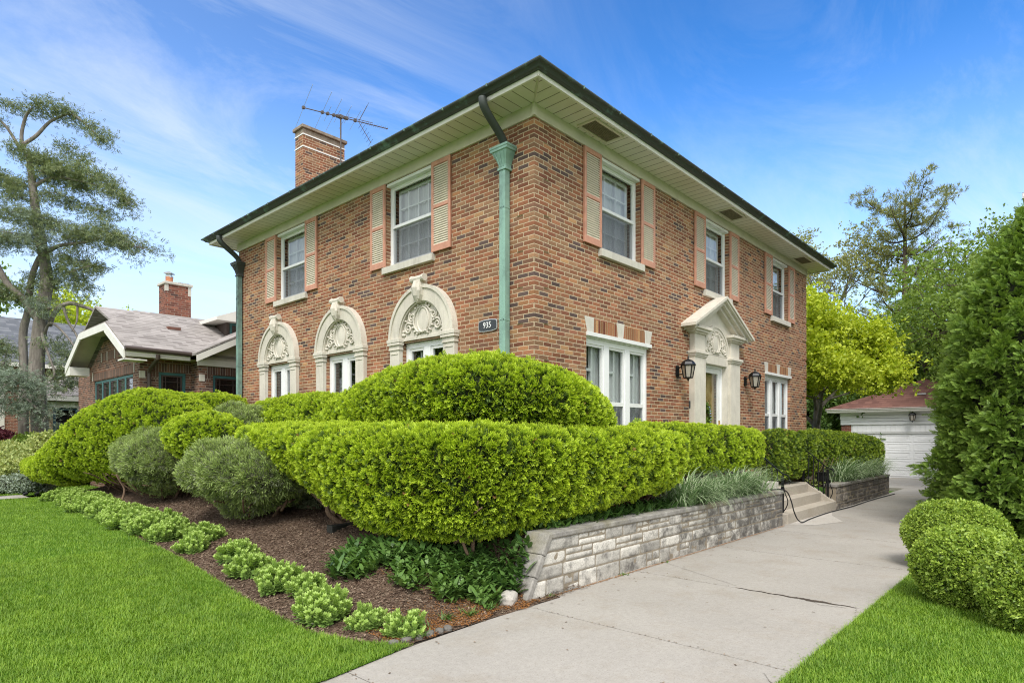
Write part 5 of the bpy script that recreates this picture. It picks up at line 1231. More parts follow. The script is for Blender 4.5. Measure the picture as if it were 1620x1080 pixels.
# keep it clear of the walls
G[..., 1] = np.where((G[..., 0] > -.06) & (G[..., 1] > -.09), -.09, G[..., 1]); G[..., 0] = np.where((G[..., 1] > -.05) & (G[..., 0] > -.10), -.10, G[..., 0])
clipped('yew_dome', 'smooth yew dome rising behind the flat-topped hedge at the house corner', G, C, 1900, .075, inner=OLD, seed=3, cat='shrub', jit=.06, tilt=.38, tuft=8, stems=[(wander((-.75 + .2 * k, 1.6 - .45 * k, .6), (-1.0 + .2 * k, 1.8 - .5 * k, 2.2), q, 3, .05), .04) for k in range(5)])
# --- hedge under the arched windows
G, C = hedge_surface([(-.72, 7.35, .42, 1.2, 2.60, .1), (-.72, 6.3, .50, 1.2, 2.66, .1), (-.72, 5.2, .52, 1.2, 2.70, .1), (-.72, 4.2, .52, 1.2, 2.68, .1), (-.75, 3.3, .45, 1.2, 2.5, .1)], .03, 2.6, 5, 2.3, .6)
clipped('yew_hedge', 'low rounded yew hedge under the arched windows', G, C, 1800, .064, inner=OLD, seed=4, tuft=7)
# --- second hedge along the side, up to the steps
G, C = hedge_surface([(1.9, -.38, .30, 1.15, 2.10, .2), (3.6, -.40, .34, 1.22, 2.10, .2), (5.2, -.46, .40, 1.24, 2.08, .2), (6.82, -.52, .46, 1.22, 2.03, .2)], .035, 3, 6, 3.2, .4)
st = [(wander((u, -.6, .62), (u + q.normal(0, .2), -.75, 1.15), q, 3, .04), .018) for u in np.linspace(2.4, 6.6, 16)]
clipped('yew_hedge', 'box-shaped yew hedge between the corner hedge and the concrete steps', G, C, 1800, .064, inner=OLD, seed=5, stems=st, tuft=7)
# --- hedge beyond the steps
G, C = hedge_surface([(8.2, -.27, .24, .75, 2.02, .1), (9.4, -.27, .24, .8, 2.02, .1), (10.4, -.28, .30, .85, 2.02, .15), (12.0, -.36, .50, .85, 2.02, .15), (14.0, -.45, .58, .85, 2.0, .15), (15.6, -.6, .62, .80, 1.9, .15), (16.9, -.75, .55, .8, 1.75, .2)], .05, 2.2, 7, 2.7, .8)
st = [(wander((u, -.6, .55), (u + q.normal(0, .2), -.9, 1.3), q, 3, .06), .014) for u in np.linspace(10.6, 16.3, 22)]
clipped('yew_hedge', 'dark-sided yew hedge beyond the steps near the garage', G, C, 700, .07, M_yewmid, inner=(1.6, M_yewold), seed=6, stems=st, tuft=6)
# --- the far mound and its shelf
cl = [(-2.95, 14.6, .55, .95, 1.55, .3), (-2.7, 13.6, .95, .85, 1.66, .3), (-2.5, 12.6, 1.15, .8, 2.18, .35), (-2.2, 11.5, 1.3, .8, 2.70, .35), (-1.95, 10.5, 1.25, .8, 3.0, .35), (-1.75, 9.5, 1.1, .9, 2.95, .35), (-1.6, 8.6, .8, 1.0, 2.55, .3), (-1.55, 8.0, .5, 1.2, 2.1, .2)]
G, C = hedge_surface(cl, .05, 1.8, 8, 2.25, .9, 110, 70)
st = [(wander((-1.9 + q.normal(0, .3), y, .5), (-2.6 + q.normal(0, .3), y + q.normal(0, .4), 1.05), q, 3, .08), .025) for y in np.linspace(9, 14, 22)]
clipped('yew_mound', 'huge yellow green yew mound in front of the bungalow', G, C, 1900, .062, inner=OLD, seed=7, cat='shrub', stems=st, tuft=7)
G, C = hedge_surface([(-3.1, 15.9, .5, .70, 1.30, .3), (-3.0, 15.0, .65, .68, 1.36, .3), (-2.9, 14.1, .75, .66, 1.38, .3), (-2.7, 13.0, .7, .68, 1.3, .3)], .04, 2, 9, 2.4, .6)
clipped('yew_shelf', 'low yew shelf at the left foot of the huge mound', G, C, 1900, .062, inner=OLD, seed=8, cat='shrub', tuft=7)
G, C = hedge_surface([(-.55, 12.6, .5, 1.6, 2.95, .1), (-.5, 11.2, .55, 1.6, 3.0, .1), (-.5, 9.8, .55, 1.6, 2.93, .1), (-.5, 8.95, .45, 1.6, 2.85, .1)], .04, 2.2, 10, 2.6, .5)
clipped('yew_hedge', 'yew hedge top between the huge mound and the left downspout', G, C, 1800, .062, inner=OLD, seed=9, tuft=7)
# --- small clipped yew ball and shaggy junipers
G, C = blob_surface((-2.2, 6.35, 1.88), (.62, .95, .43), 2.3, .03, 3, 11, .1, .15)
clipped('yew_ball', 'small clipped yew cushion perched among the grey junipers', G, C, 1700, .066, inner=OLD, seed=10, cat='shrub', tuft=7, stems=[(wander((-1.9, 6.3, .7), (-2.1, 6.3, 1.6), q, 3, .05), .04), (wander((-1.7, 6.8, .7), (-2.2, 6.7, 1.6), q, 3, .05), .03)])
def juniper(label, c, rad, seed, rot=0., mat=None, dens=1000, size=.10, flat=.62, stems=True, bump=.09):
    G, C = blob_surface(c, rad, 2.05, bump * 1.4, 3.0, seed, rot, flat); rs = np.random.default_rng(seed + 100); st = []
    if stems:
        zb = float(bed_z(c[0], c[1]))
        for k in range(16): a = rs.uniform(0, 6.28); st.append((wander((c[0] + .35 + rs.normal(0, .12), c[1] + rs.normal(0, .15), zb - .02), (c[0] + rad[0] * .75 * math.cos(a), c[1] + rad[1] * .75 * math.sin(a), c[2] - rad[2] * rs.uniform(.2, .7)), rs, 4, .07), rs.uniform(.016, .04)))
    return clipped('juniper_shrub', label, G, C, dens, size, mat or M_jun, JUN, M_twigj, .10, 'shrub', None, .10, .55, st, (.4, M_juno), seed, .55)
juniper('grey green juniper bush overhanging the mulch left of the corner hedge', (-2.30, 4.35, 1.22), (.85, 1.45, .60), 21, .12)
juniper('pale juniper bush between the huge yew mound and the yew cushion', (-2.2, 8.75, 1.32), (.8, 1.45, .72), 22, .05)
juniper('grey juniper top rising behind the yew cushion', (-1.25, 6.9, 1.85), (.7, 1.15, .62), 23, 0)
juniper('brownish half hidden juniper under the left arm of the corner hedge', (-1.35, 3.9, .92), (.40, .55, .28), 24, .0, M_juno)
# --- boxwood balls by the drive
def box(label, c, rad, seed): 
    G, C = blob_surface(c, rad, 2.0, .04, 3.2, seed, 0, .05)
    return clipped('boxwood_ball', label, G, C, 1500, .062, M_box, BOX, M_twig, .07, 'shrub', 'boxwood balls along the lawn', .06, .25, None, (.5, M_yewold), seed, .6)
box('farthest of the three boxwood balls, against the arborvitae', (3.95, -4.62, .46), (.68, .66, .52), 31)
box('middle of the three boxwood balls along the lawn', (1.72, -4.98, .40), (.55, .53, .50), 32)
box('nearest of the three boxwood balls, cut by the right edge', (1.02, -5.62, .38), (.50, .50, .49), 33)
# --- arborvitae
def arbor(label, x, y, h, r, seed, dens=420):
    rs = np.random.default_rng(seed); root = empty('arborvitae', (x, y, 0), label, 'tree', 'arborvitae row beside the drive')
    nz, nt = 80, 60; zz = np.linspace(0, 1, nz)[:, None]; th_ = np.linspace(0, 2 * math.pi, nt)[None]
    prof = np.interp(zz, [0, .05, .22, .5, .75, .92, 1], [.82, .97, 1., .92, .66, .28, .03])
    rr = r * prof * (1 + .16 * wob(np.cos(th_) * 3 + 0 * zz, np.sin(th_) * 3 + 0 * zz, zz * h * 1.3, 1.2, seed) + .12 * wob(np.cos(th_) * 6 + 0 * zz, np.sin(th_) * 6 + 0 * zz, zz * h * 2.6, 1.3, seed + 2))
    rr[:, -1] = rr[:, 0]
    G = np.stack([x + rr * np.cos(th_), y + rr * np.sin(th_), .05 + h * zz + 0 * rr], -1); G += .10 * wob(G[..., :1] * 1, G[..., 1:2], G[..., 2:], 3.3, seed) * np.array([1., 1., .3]); Cc = np.concatenate([np.full((nz, 1, 1), x), np.full((nz, 1, 1), y), G[:, :1, 2:]], -1)
    P, N, ar = surf_sample(G, 10, rs); n = int(ar * dens); P, N, ar = surf_sample(G, n, rs); ctr = np.array([x, y, 0]); N *= np.sign((N[:, :2] * (P - ctr)[:, :2]).sum(1).mean())
    clump = wob(P[:, 0], P[:, 1], P[:, 2], 4.2, seed + 4); P = P + N * (.32 * clump)[:, None] - N * rs.uniform(0, .30, (n, 1)) ** 1.3
    A = N + np.array([0, 0, -.05]); tint = np.clip(.5 + .3 * wob(P[:, 0], P[:, 1], P[:, 2], 1.6, seed) + rs.normal(0, .25, n), 0, 1)
    d1 = scatter(THU, P, A, .17 * rs.uniform(.6, 1.3, n), tint, .5, .05, rs)
    n2 = int(n * .05); i2 = rs.integers(0, n, n2); d2 = scatter(THU, P[i2] + N[i2] * .1, N[i2], .22 * rs.uniform(.7, 1.2, n2), tint[i2], .4, .45, rs)
    foliage('crown', join([d1, d2]), M_thu, root)
    core_mesh('inner_twigs', Cc + (G - Cc) * .72, M_twig, root)
    b_ = MB(); b_.tube([(x, y, -.1), (x, y, h * .7)], [.10, .03], 8); b_.build('trunk', M_barkd, root); adopt(root)
arbor('nearest dense arborvitae, filling the right edge of the view', 8.7, -5.35, 6.5, 1.50, 41, 760)
arbor('second arborvitae, touching the drive edge behind the nearest', 12.0, -4.95, 6.4, 1.55, 42, 600)
arbor('third arborvitae from the lawn, partly hidden at the far end of the row', 15.2, -5.0, 6.0, 1.3, 43, 450)

# --- trees
def limb(mb, p, d, L, r, depth, rs, tips, droop=0., nseg=5, split=(2, 4), spread=.6, shrink=.68, twist=.25, minz=-9):
    p = np.array(p, float); d = np.array(d, float) / np.linalg.norm(d); pts = [p]; 
    for i in range(nseg):
        d = d + rs.normal(0, twist / nseg ** .5, 3); d[2] += droop
        if pts[-1][2] < minz + .5 and d[2] < .25: d[2] = .25
        d /= np.linalg.norm(d); pts.append(pts[-1] + d * L / nseg)
    mb.tube([tuple(q_) for q_ in pts], [r * (1 - .5 * i / nseg) for i in range(nseg + 1)], 6 if r > .03 else 4, False)
    if depth <= 0: tips.append((pts[-1], d)); tips.append((pts[-2], d)); return
    for k in range(rs.integers(split[0], split[1] + 1)):
        t_ = rs.uniform(.45, 1.) if k else 1.; o = pts[min(nseg, int(round(t_ * nseg)))]
        nd = d + rs.normal(0, spread, 3); limb(mb, o, nd, L * shrink * rs.uniform(.8, 1.15), r * .55, depth - 1, rs, tips, droop, max(3, nseg - 1), split, spread, shrink, twist, minz)
def tree(name, label, base, trunk_h, r, L, depth, mat, T, per, size, seed, lean=(0, 0), spread=.6, cloud=.45, droop=0., split=(2, 4), n0=5, up=.9, bark=None, tintw=.3, squash=.8, group=None, cat='tree', minz=None):
    rs = np.random.default_rng(seed); root = empty(name, base, label, cat, group); b_ = MB(); tips = []
    pts = [(base[0] + lean[0] * t_ + .06 * math.sin(t_ * 3 + seed), base[1] + lean[1] * t_ + .06 * math.cos(t_ * 4 + seed), base[2] + trunk_h * t_) for t_ in np.linspace(0, 1, 7)]
    b_.tube(pts, [r * (1.15 - .45 * t_) for t_ in np.linspace(0, 1, 7)], 10)
    for k in range(n0):
        a = 2 * math.pi * (k + rs.uniform(-.3, .3)) / n0; o = pts[-1 - (k % 3)]
        limb(b_, o, (math.cos(a) * .75, math.sin(a) * .75, up), L * rs.uniform(.85, 1.15), r * .5, depth, rs, tips, droop, 5, split, spread, minz=minz or -9, twist=.3)
    b_.build('trunk', bark or M_barkd, root, smooth=True, fix=False)
    tp = np.array([t_[0] for t_ in tips]); td = np.array([t_[1] for t_ in tips]); n = len(tp) * per; ix = np.repeat(np.arange(len(tp)), per)
    P = tp[ix] + rs.normal(0, cloud, (n, 3)) * np.array([1, 1, squash]); A = rs.normal(0, .6, (n, 3)) + np.array([0, 0, .5])
    if minz: k = P[:, 2] > minz; P, A, ix = P[k], A[k], ix[k]; n = len(P)
    tint = np.clip(rs.uniform(0, 1, len(tp))[ix] * tintw * 2 + rs.normal(.5 - tintw, .15, n), 0, 1)
    foliage('crown', scatter(T, P, A, size * rs.uniform(.6, 1.3, n), tint, .5, 0, rs), mat, root); adopt(root); return root
M_yg = leaf_mat('yellow green leaves', (.26, .36, .020), (.38, .49, .026), (.60, .68, .07), .38, .5, .12)
M_mid = leaf_mat('mid green leaves', (.085, .15, .022), (.15, .24, .035), (.25, .36, .06), .33, .5, .15)
M_dk = leaf_mat('dark green leaves', (.045, .095, .020), (.08, .155, .030), (.14, .23, .05), .28, .5, .18)
M_bud = leaf_mat('young olive leaves', (.19, .21, .06), (.27, .29, .085), (.36, .37, .14), .35, .6, .12)
M_pine = leaf_mat('pine needles', (.14, .17, .055), (.21, .24, .075), (.33, .33, .12), .15, .6, .15)
M_ced = leaf_mat('old cedar foliage', (.095, .145, .065), (.16, .215, .095), (.29, .33, .155), .2, .6, .16)
M_cedb = leaf_mat('blue grey cedar foliage', (.13, .18, .14), (.20, .265, .20), (.30, .36, .27), .15, .6, .14)
tree('yellow_green_tree', 'bright yellow green tree with a leaning trunk behind the brick house', (16.5, 1.25, -.1), 3.4, .16, 1.5, 3, M_yg, DEC, 40, .16, 51, (.25, -.30), .62, .32, .02, (2, 4), 8, 1.05, bark=M_bark, minz=3.3)
tree('budding_tree', 'thin budding tree with bare branches above the gutter end', (38.9, 6.1, 0), 8, .20, 3.6, 4, M_bud, SMALL, 5, .26, 52, (.2, .3), .5, .35, .05, (2, 3), 5, 1.5, bark=M_bark)
tree('budding_tree', 'second faint budding tree just left of the other, tips above the gutter', (37.0, 9.3, 0), 9, .25, 3.3, 3, M_bud, SMALL, 5, .25, 53, (.2, .1), .45, .4, .06, (2, 3), 5, 1.6, bark=M_bark)
tree('maple_tree', 'mid green airy maple between the pine and the arborvitae', (31.5, -1.6, 0), 5.6, .22, 3.0, 3, M_mid, DEC, 8, .24, 54, (.2, .2), .6, .6, 0, (2, 4), 6, 1.1)
tree('maple_tree', 'taller green maple rising right behind the arborvitae row', (27.5, -4.6, 0), 5.5, .22, 2.9, 3, M_mid, DEC, 9, .22, 55, (.3, .2), .55, .6, .02, (2, 4), 6, 1.3)
tree('young_tree', 'slender leafy tree with upright shoots at the top right', (19.5, -5.0, 0), 5.0, .12, 1.9, 3, M_mid, SMALL, 9, .18, 56, (.1, .4), .35, .25, .06, (2, 4), 5, 2.0)
tree('maple_tree', 'low spreading green tree behind the garage roof', (34.0, 2.0, 0), 3.2, .2, 2.6, 3, M_dk, DEC, 24, .28, 57, (.2, .2), .65, .6, -.03, (2, 4), 7, .7)
tree('maple_tree', 'dark green tree under the yellow green crown, left of the garage', (29.5, 6.6, 0), 2.2, .2, 2.3, 3, M_dk, DEC, 28, .28, 58, (.2, .2), .65, .55, -.03, (2, 4), 7, .6)
tree('maple_tree', 'tall shade tree filling the gap between the pine and the garage', (37.5, -.6, 0), 3.4, .22, 2.7, 3, M_mid, DEC, 12, .28, 59, (.2, .2), .65, .7, -.01, (2, 4), 7, .8)
tree('maple_tree', 'deep green tree behind the house corner, below the budding tree', (33.0, 8.6, 0), 3.0, .22, 2.2, 3, M_dk, DEC, 20, .28, 60, (.2, .2), .65, .7, -.01, (2, 4), 7, .8)
# street trees outside the frame: the windows mirror them
tree('street_tree', 'street tree on the verge far left of the front lawn', (-15, 23, 0), 4.5, .25, 3.2, 3, M_mid, DEC, 8, .3, 63, (.2, .2), .6, .6, 0, (2, 4), 6, 1.2)
tree('street_tree', 'street tree across the neighbouring yard right of the view', (15, -15, 0), 4.5, .25, 3.2, 3, M_mid, DEC, 8, .3, 64, (.2, .2), .6, .6, 0, (2, 4), 6, 1.2)
# far hedge of greenery that closes the garden
def mass(name, label, pts, mat, size, seed, n):
    rs = np.random.default_rng(seed); P = []
    for (x, y, z, rx, rz) in pts: k = n // len(pts); d = rs.normal(0, 1, (k, 3)); d /= np.linalg.norm(d, axis=1)[:, None]; d *= rs.uniform(.45, 1, (k, 1)); P.append(np.array([x, y, z]) + d * np.array([rx, rx, rz]) * (1 + .25 * wob(d[:, 0:1], d[:, 1:2], d[:, 2:3], 4, x)))
    P = np.concatenate(P); A = rs.normal(0, .6, P.shape) + np.array([0, 0, .5])
    root = empty(name, (pts[0][0], pts[0][1], 0), label, 'shrub'); tint = np.clip(.5 + .35 * wob(P[:, 0], P[:, 1], P[:, 2], 2, seed) + rs.normal(0, .2, len(P)), 0, 1)
    foliage('foliage', scatter(DEC, P, A, size * rs.uniform(.6, 1.3, len(P)), tint, .5, 0, rs), mat, root)
    b_ = MB()
    for (x, y, z, rx, rz) in pts:
        for k in range(5): a = rs.uniform(0, 6.28); b_.tube([(x, y, -.1), (x + .2 * math.cos(a), y + .2 * math.sin(a), z * .5), (x + rx * .6 * math.cos(a), y + rx * .6 * math.sin(a), z)], [.06, .04, .015], 5, False)
    b_.build('stems', M_barkd, root, fix=False); adopt(root); return root
mass('tall_shrub', 'row of dark garden shrubs behind and left of the garage', [(33, 12, 1.6, 1.9, 2.0), (35, 9.2, 1.7, 2.0, 2.1), (36, 6.3, 1.7, 2.0, 2.1), (36.5, 3.6, 1.6, 1.8, 2.0)], M_dk, .26, 61, 5200)
mass('tall_shrub', 'loose green shrubs in the back garden beside the garage', [(24.8, 5.6, 1.2, 1.2, 1.3), (27.5, 5.2, 1.5, 1.2, 1.6), (26.8, 8.2, 1.3, 1.5, 1.5)], M_mid, .2, 62, 3200)

# --- white pine far behind the garage
def pine(label, base, h, seed):
    rs = np.random.default_rng(seed); root = empty('pine_tree', base, label, 'tree'); b_ = MB(); x, y, z0 = base
    b_.tube([(x, y, z0), (x + .1, y, z0 + h * .5), (x, y, z0 + h)], [.34, .22, .05], 9); Pn, An = [], []
    z = h * .30
    while z < h * .99:
        f = (z / h - .30) / .70; R_ = (3.9 * (1 - f) ** .6 + 1.2) * rs.uniform(.7, 1.1)
        for k in range(rs.integers(3, 5)):
            a = rs.uniform(0, 6.28); up = .18 + .55 * f; pts = [(x, y, z0 + z)]
            for i in range(1, 6): t_ = i / 5; pts.append((x + R_ * t_ * math.cos(a + .1 * math.sin(i)), y + R_ * t_ * math.sin(a + .1 * math.sin(i)), z0 + z + R_ * (up * t_ - .20 * math.sin(t_ * math.pi)) + rs.normal(0, .05)))
            b_.tube(pts, [.07, .055, .045, .035, .025, .01], 4, False)
            for i in range(1, 6):
                for m_ in range(6):
                    c = np.array(pts[i]) + rs.normal(0, .32, 3) * np.array([1, 1, .35]) + np.array([0, 0, .12])
                    if rs.uniform() < .62: k2 = 4; Pn.append(c + rs.normal(0, .12, (k2, 3))); An.append(np.tile(np.array([math.cos(a) * .5, math.sin(a) * .5, .8]), (k2, 1)))
        z += rs.uniform(.6, 1.15)
    Pn.append(np.array([x, y, z0 + h]) + rs.normal(0, .35, (40, 3))); An.append(np.tile([0, 0, 1.], (40, 1)))
    b_.build('trunk', M_barkd, root, smooth=True, fix=False); P, A = np.concatenate(Pn), np.concatenate(An)
    foliage('crown', scatter(NEE, P, A, .42 * rs.uniform(.7, 1.2, len(P)), rs.uniform(0, 1, len(P)), .4, 0, rs), M_pine, root); adopt(root)
pine('tall open pine with tiered branches behind the garage', (37.4, 1.95, 0), 16.4, 71)

# --- the old conifer at the left: hand-laid limbs (a: to the right, b: away, z: up) round its own base
BX, BY = -1.66, 23.85
def loc(a, b_, z): return (BX + .6759 * a + .7370 * b_, BY - .7372 * a + .6757 * b_, z)
root = empty('old_conifer', (BX, BY, .3), 'tall old grey barked conifer with drooping tiered foliage at the left', 'tree')
m = MB()
def lt(p, r0, r1, seg=9): pts = smooth_pts([loc(*q_) for q_ in p], 5); m.tube(pts, [.76 * r0 + .76 * (r1 - r0) * i / (len(pts) - 1) for i in range(len(pts))], seg)
lt([(.12, 0, .2), (.02, 0, 2.5), (-.10, 0, 4.4), (.06, 0, 6.3), (.22, .1, 7.9), (.06, .1, 9.2), (-.12, 0, 10.6), (-.24, 0, 11.6), (-.36, 0, 12.6), (-.46, 0, 12.9)], .42, .11, 12)
lt([(-.70, .2, .2), (-.76, .2, 2.5), (-.80, .3, 4.0), (-.85, .3, 5.9), (-.58, .2, 6.8), (-.35, .1, 8.1), (-.05, .1, 8.9)], .26, .12)
lt([(-.10, 0, 6.5), (-.45, -.2, 7.2), (-.95, -.3, 7.7), (-1.4, -.4, 8.6), (-1.9, -.4, 9.3)], .20, .12)
lt([(-.62, 0, 13.0), (-.68, 0, 13.6), (-.52, 0, 14.3), (-.3, 0, 14.6)], .10, .06, 7); lt([(-.66, 0, 13.2), (-.2, .1, 13.6), (.15, .2, 14.1), (.45, .2, 14.3), (1.1, .2, 14.5), (1.8, .2, 14.0), (2.3, .2, 13.5)], .10, .03, 7); lt([(-.70, 0, 13.0), (-1.1, -.2, 13.8), (-1.6, -.3, 14.3)], .09, .04, 7)
lt([(.40, 0, 6.2), (.8, -.2, 6.75), (1.4, -.3, 7.0), (2.0, -.3, 6.85), (2.35, -.3, 6.7), (2.45, -.3, 6.4), (2.2, -.3, 5.9)], .13, .05, 7); lt([(1.1, -.25, 6.95), (1.35, -.3, 6.3), (1.7, -.3, 5.7), (1.65, -.3, 5.2)], .08, .03, 6); lt([(1.7, -.3, 6.9), (1.75, -.4, 6.3), (1.55, -.4, 5.9)], .06, .02, 6); lt([(.1, .1, 5.7), (.6, -.3, 6.2), (1.0, -.4, 6.1), (1.6, -.5, 5.5), (1.9, -.5, 5.0)], .08, .03, 6); lt([(.1, 0, 6.0), (.5, -.4, 5.5), (.85, -.6, 4.9), (1.05, -.6, 4.3), (.9, -.6, 4.0)], .08, .04, 6)
TIERS = []                                             # (spine, half width across, thickness, density, blue?)
def tier(sp, w, th_, n, blue=0., hang=.3): TIERS.append((sp, w * .85, th_ * .62, n, blue, hang * .6))
tier([(-.3, 0, 14.6), (.5, .1, 14.75), (1.2, .1, 14.55), (1.9, .2, 14.05), (2.35, .2, 13.45)], .8, .16, 420); tier([(-.2, 0, 14.8), (-.8, -.2, 14.65), (-1.5, -.2, 14.8)], .6, .12, 120); tier([(-1.5, -.2, 14.0), (-1.2, -.2, 14.1)], .4, .12, 40)
tier([(.2, .3, 13.5), (.9, .3, 13.2), (1.6, .2, 12.7)], .5, .14, 150, 0, .5)
tier([(-1.15, 0, 13.0), (-.4, 0, 12.95), (.3, .1, 12.6), (.9, .1, 12.35)], .8, .2, 420); tier([(0, .2, 12.2), (.9, .3, 12.1), (1.6, .3, 11.6)], .8, .2, 300)
tier([(.3, -.1, 12.1), (1.2, -.2, 12.15), (2.2, -.2, 11.9), (3.0, -.2, 11.4), (3.6, -.2, 10.85)], .95, .22, 780); lt([(-.2, 0, 11.6), (.6, -.1, 11.9), (1.6, -.2, 11.75), (2.6, -.2, 11.5)], .10, .03, 6)
tier([(.3, .1, 11.4), (1.1, 0, 11.2), (1.9, 0, 10.9), (2.5, 0, 10.6)], .8, .2, 330, 0, .6)
tier([(-1.6, -.2, 12.0), (-1.0, -.2, 11.8), (-.4, -.1, 11.6)], .8, .2, 330); tier([(-1.0, -.3, 11.4), (-.4, -.3, 11.0)], .6, .2, 120)
tier([(-1.7, -.3, 10.6), (-.9, -.3, 10.5), (0, -.4, 10.4), (.8, -.4, 10.1), (1.3, -.4, 9.6)], 1.0, .25, 620, .35)
tier([(1.3, -.3, 9.5), (2.1, -.4, 9.75), (2.9, -.4, 9.7), (3.5, -.4, 9.4), (4.1, -.4, 9.1)], 1.0, .3, 820, .15); lt([(.1, 0, 8.9), (1.0, -.3, 9.2), (2.0, -.4, 9.3), (3.0, -.4, 9.6)], .12, .03, 6)
tier([(1.0, -.1, 9.0), (1.7, -.1, 8.7), (2.3, -.1, 8.5)], .8, .3, 330, 0, .6); tier([(.6, .1, 8.6), (1.3, .1, 8.1), (1.7, .1, 7.6)], .7, .3, 300, 0, .6)
tier([(-1.8, -.4, 9.6), (-.9, -.5, 9.4), (0, -.6, 9.5), (.7, -.6, 9.2)], 1.0, .3, 640, .6); tier([(-1.7, 0, 7.7), (-1.0, -.1, 7.3), (-.4, -.1, 7.5)], .8, .3, 330, .1); tier([(.2, -.4, 7.0), (.8, -.4, 6.8)], .5, .25, 150, .6)
tier([(.4, .1, 5.6), (1.0, .1, 5.0), (1.3, .1, 4.4), (.7, -.1, 3.9)], .8, .35, 520, .3); tier([(-1.8, .2, 5.6), (-1.5, .2, 4.8)], .6, .3, 220, .2); tier([(-.3, .4, 8.3), (.3, .4, 7.8)], .7, .35, 220)
tier([(-1.8, -1.6, 3.2), (-1.0, -1.8, 3.7), (0, -1.9, 4.0), (.7, -1.8, 4.0), (1.2, -1.7, 3.5)], 1.0, .35, 800, 1.); tier([(-1.6, -1.6, 2.4), (-.6, -1.9, 2.8), (.3, -1.9, 3.1), (1.1, -1.8, 2.9), (1.6, -1.8, 2.6)], .9, .3, 560, 1.)
lt([(0, 0, 3.5), (.0, -.9, 3.6), (-.5, -1.6, 3.5), (-1.3, -1.7, 3.2)], .09, .03, 6); lt([(.1, 0, 3.2), (.3, -1., 3.2), (.8, -1.7, 3.3), (1.4, -1.8, 2.8)], .09, .03, 6)
rs = np.random.default_rng(81); out = {0: [], 1: []}
for sp, w, th_, n, blue, hang in TIERS:
    S_ = np.array([loc(*q_) for q_ in sp]); seg = np.r_[0, np.cumsum(np.linalg.norm(np.diff(S_, axis=0), axis=1))]
    nc = max(6, n // 7); t_ = rs.uniform(0, seg[-1], nc); c = np.stack([np.interp(t_, seg, S_[:, k]) for k in range(3)], -1)
    edge = rs.normal(0, .5, nc); c += edge[:, None] * w * np.array([.737, .6757, 0]) + rs.normal(0, .22, (nc, 1)) * np.array([.6759, -.7372, 0]); c[:, 2] += rs.normal(0, th_, nc) - hang * np.abs(edge) * .6 - hang * rs.exponential(.18, nc)
    ix = np.repeat(np.arange(nc), 24); P = c[ix] + rs.normal(0, .16, (len(ix), 3)) * np.array([1, 1, .5]); A = rs.normal(0, .5, P.shape) + np.array([.25, -.25, .15 - hang * .5])
    k3 = rs.uniform(0, 1, len(ix)) < .16; P[k3] += rs.normal(0, .24, (int(k3.sum()), 3)) * np.array([1, 1, .7])
    bl = rs.uniform(0, 1, len(ix)) < blue; tint = np.clip(rs.uniform(0, 1, nc)[ix] + rs.normal(0, .15, len(ix)), 0, 1)
    for b2 in (0, 1):
        k = bl == bool(b2)
        if k.sum(): out[b2].append(scatter(JUN, P[k], A[k], .17 * rs.uniform(.6, 1.3, k.sum()), tint[k], .5, 0, rs))
    for i in range(0, nc, 2):                           # twigs up to the spine
        j = np.argmin(np.linalg.norm(S_ - c[i], axis=1)); m.tube([tuple(S_[j]), tuple((S_[j] + c[i]) / 2 + np.array([0, 0, .05])), tuple(c[i])], [.016, .012, .005], 4, False)
m.build('trunk', M_bark, root, smooth=True, fix=False)
foliage('crown', join(out[0]), M_ced, root); foliage('blue_foliage', join(out[1]), M_cedb, root); adopt(root)
# light trees far behind the bungalow
tree('maple_tree', 'light green tree top behind the bungalow roof at its right end', (7.0, 25.0, 0), 3.6, .2, 1.9, 3, M_yg, DEC, 14, .24, 91, (0, 0), .6, .4, 0, (2, 3), 6, 1.0)
tree('maple_tree', 'light green tree glimpsed behind the old conifer and the bungalow gable', (4.5, 43, 0), 5.0, .25, 3.0, 3, M_yg, DEC, 16, .36, 92, (0, 0), .6, .6, 0, (2, 4), 6, .9)
tree('maple_tree', 'green tree far left behind the blue grey roof', (-3.0, 50, 0), 5.5, .25, 3.2, 3, M_mid, DEC, 16, .4, 93, (0, 0), .6, .6, 0, (2, 4), 6, .9)
# shrubs on the neighbour's side
M_red = leaf_mat('purple maple leaves', (.055, .012, .022), (.10, .022, .035), (.16, .04, .055), .25, .5, .2); M_var = leaf_mat('variegated leaves', (.22, .31, .09), (.36, .45, .15), (.58, .62, .26), .25, .5, .15); M_lav = leaf_mat('grey blue leaves', (.19, .26, .19), (.27, .34, .26), (.38, .44, .35), .2, .6, .15)
def bush(name, label, c, rad, mat, T, dens, size, seed, shrink=.25, group=None):
    G, C = blob_surface(c, rad, 2.1, .13, 2.4, seed, 0, .1); return clipped(name, label, G, C, dens, size, mat, T, M_twig, shrink, 'shrub', group, .2, .2, None, None, seed, .8)
bush('purple_maple_shrub', 'dark purple japanese maple shrub at the left edge', (-3.6, 22.6, 1.45), (1.3, 1.5, .75), M_red, SMALL, 420, .14, 101)
bush('green_shrub', 'small green bush right of the purple shrub under the conifer', (-2.2, 21.6, 1.35), (.7, .8, .6), M_mid, SMALL, 420, .12, 102)
bush('variegated_shrub', 'pale variegated shrub in front of the purple maple', (-3.7, 19.3, .95), (1.3, 1.4, .75), M_var, SMALL, 380, .14, 103)
bush('variegated_shrub', 'second variegated shrub, nearer the yew mound and the porch windows', (-2.0, 18.4, 1.1), (1.2, 1.2, .9), M_var, SMALL, 380, .14, 104)
bush('variegated_shrub', 'lowest variegated shrub with yellow leaves above the grey blue plant', (-3.5, 17.3, .85), (.8, .8, .55), M_var, SMALL, 380, .13, 105)
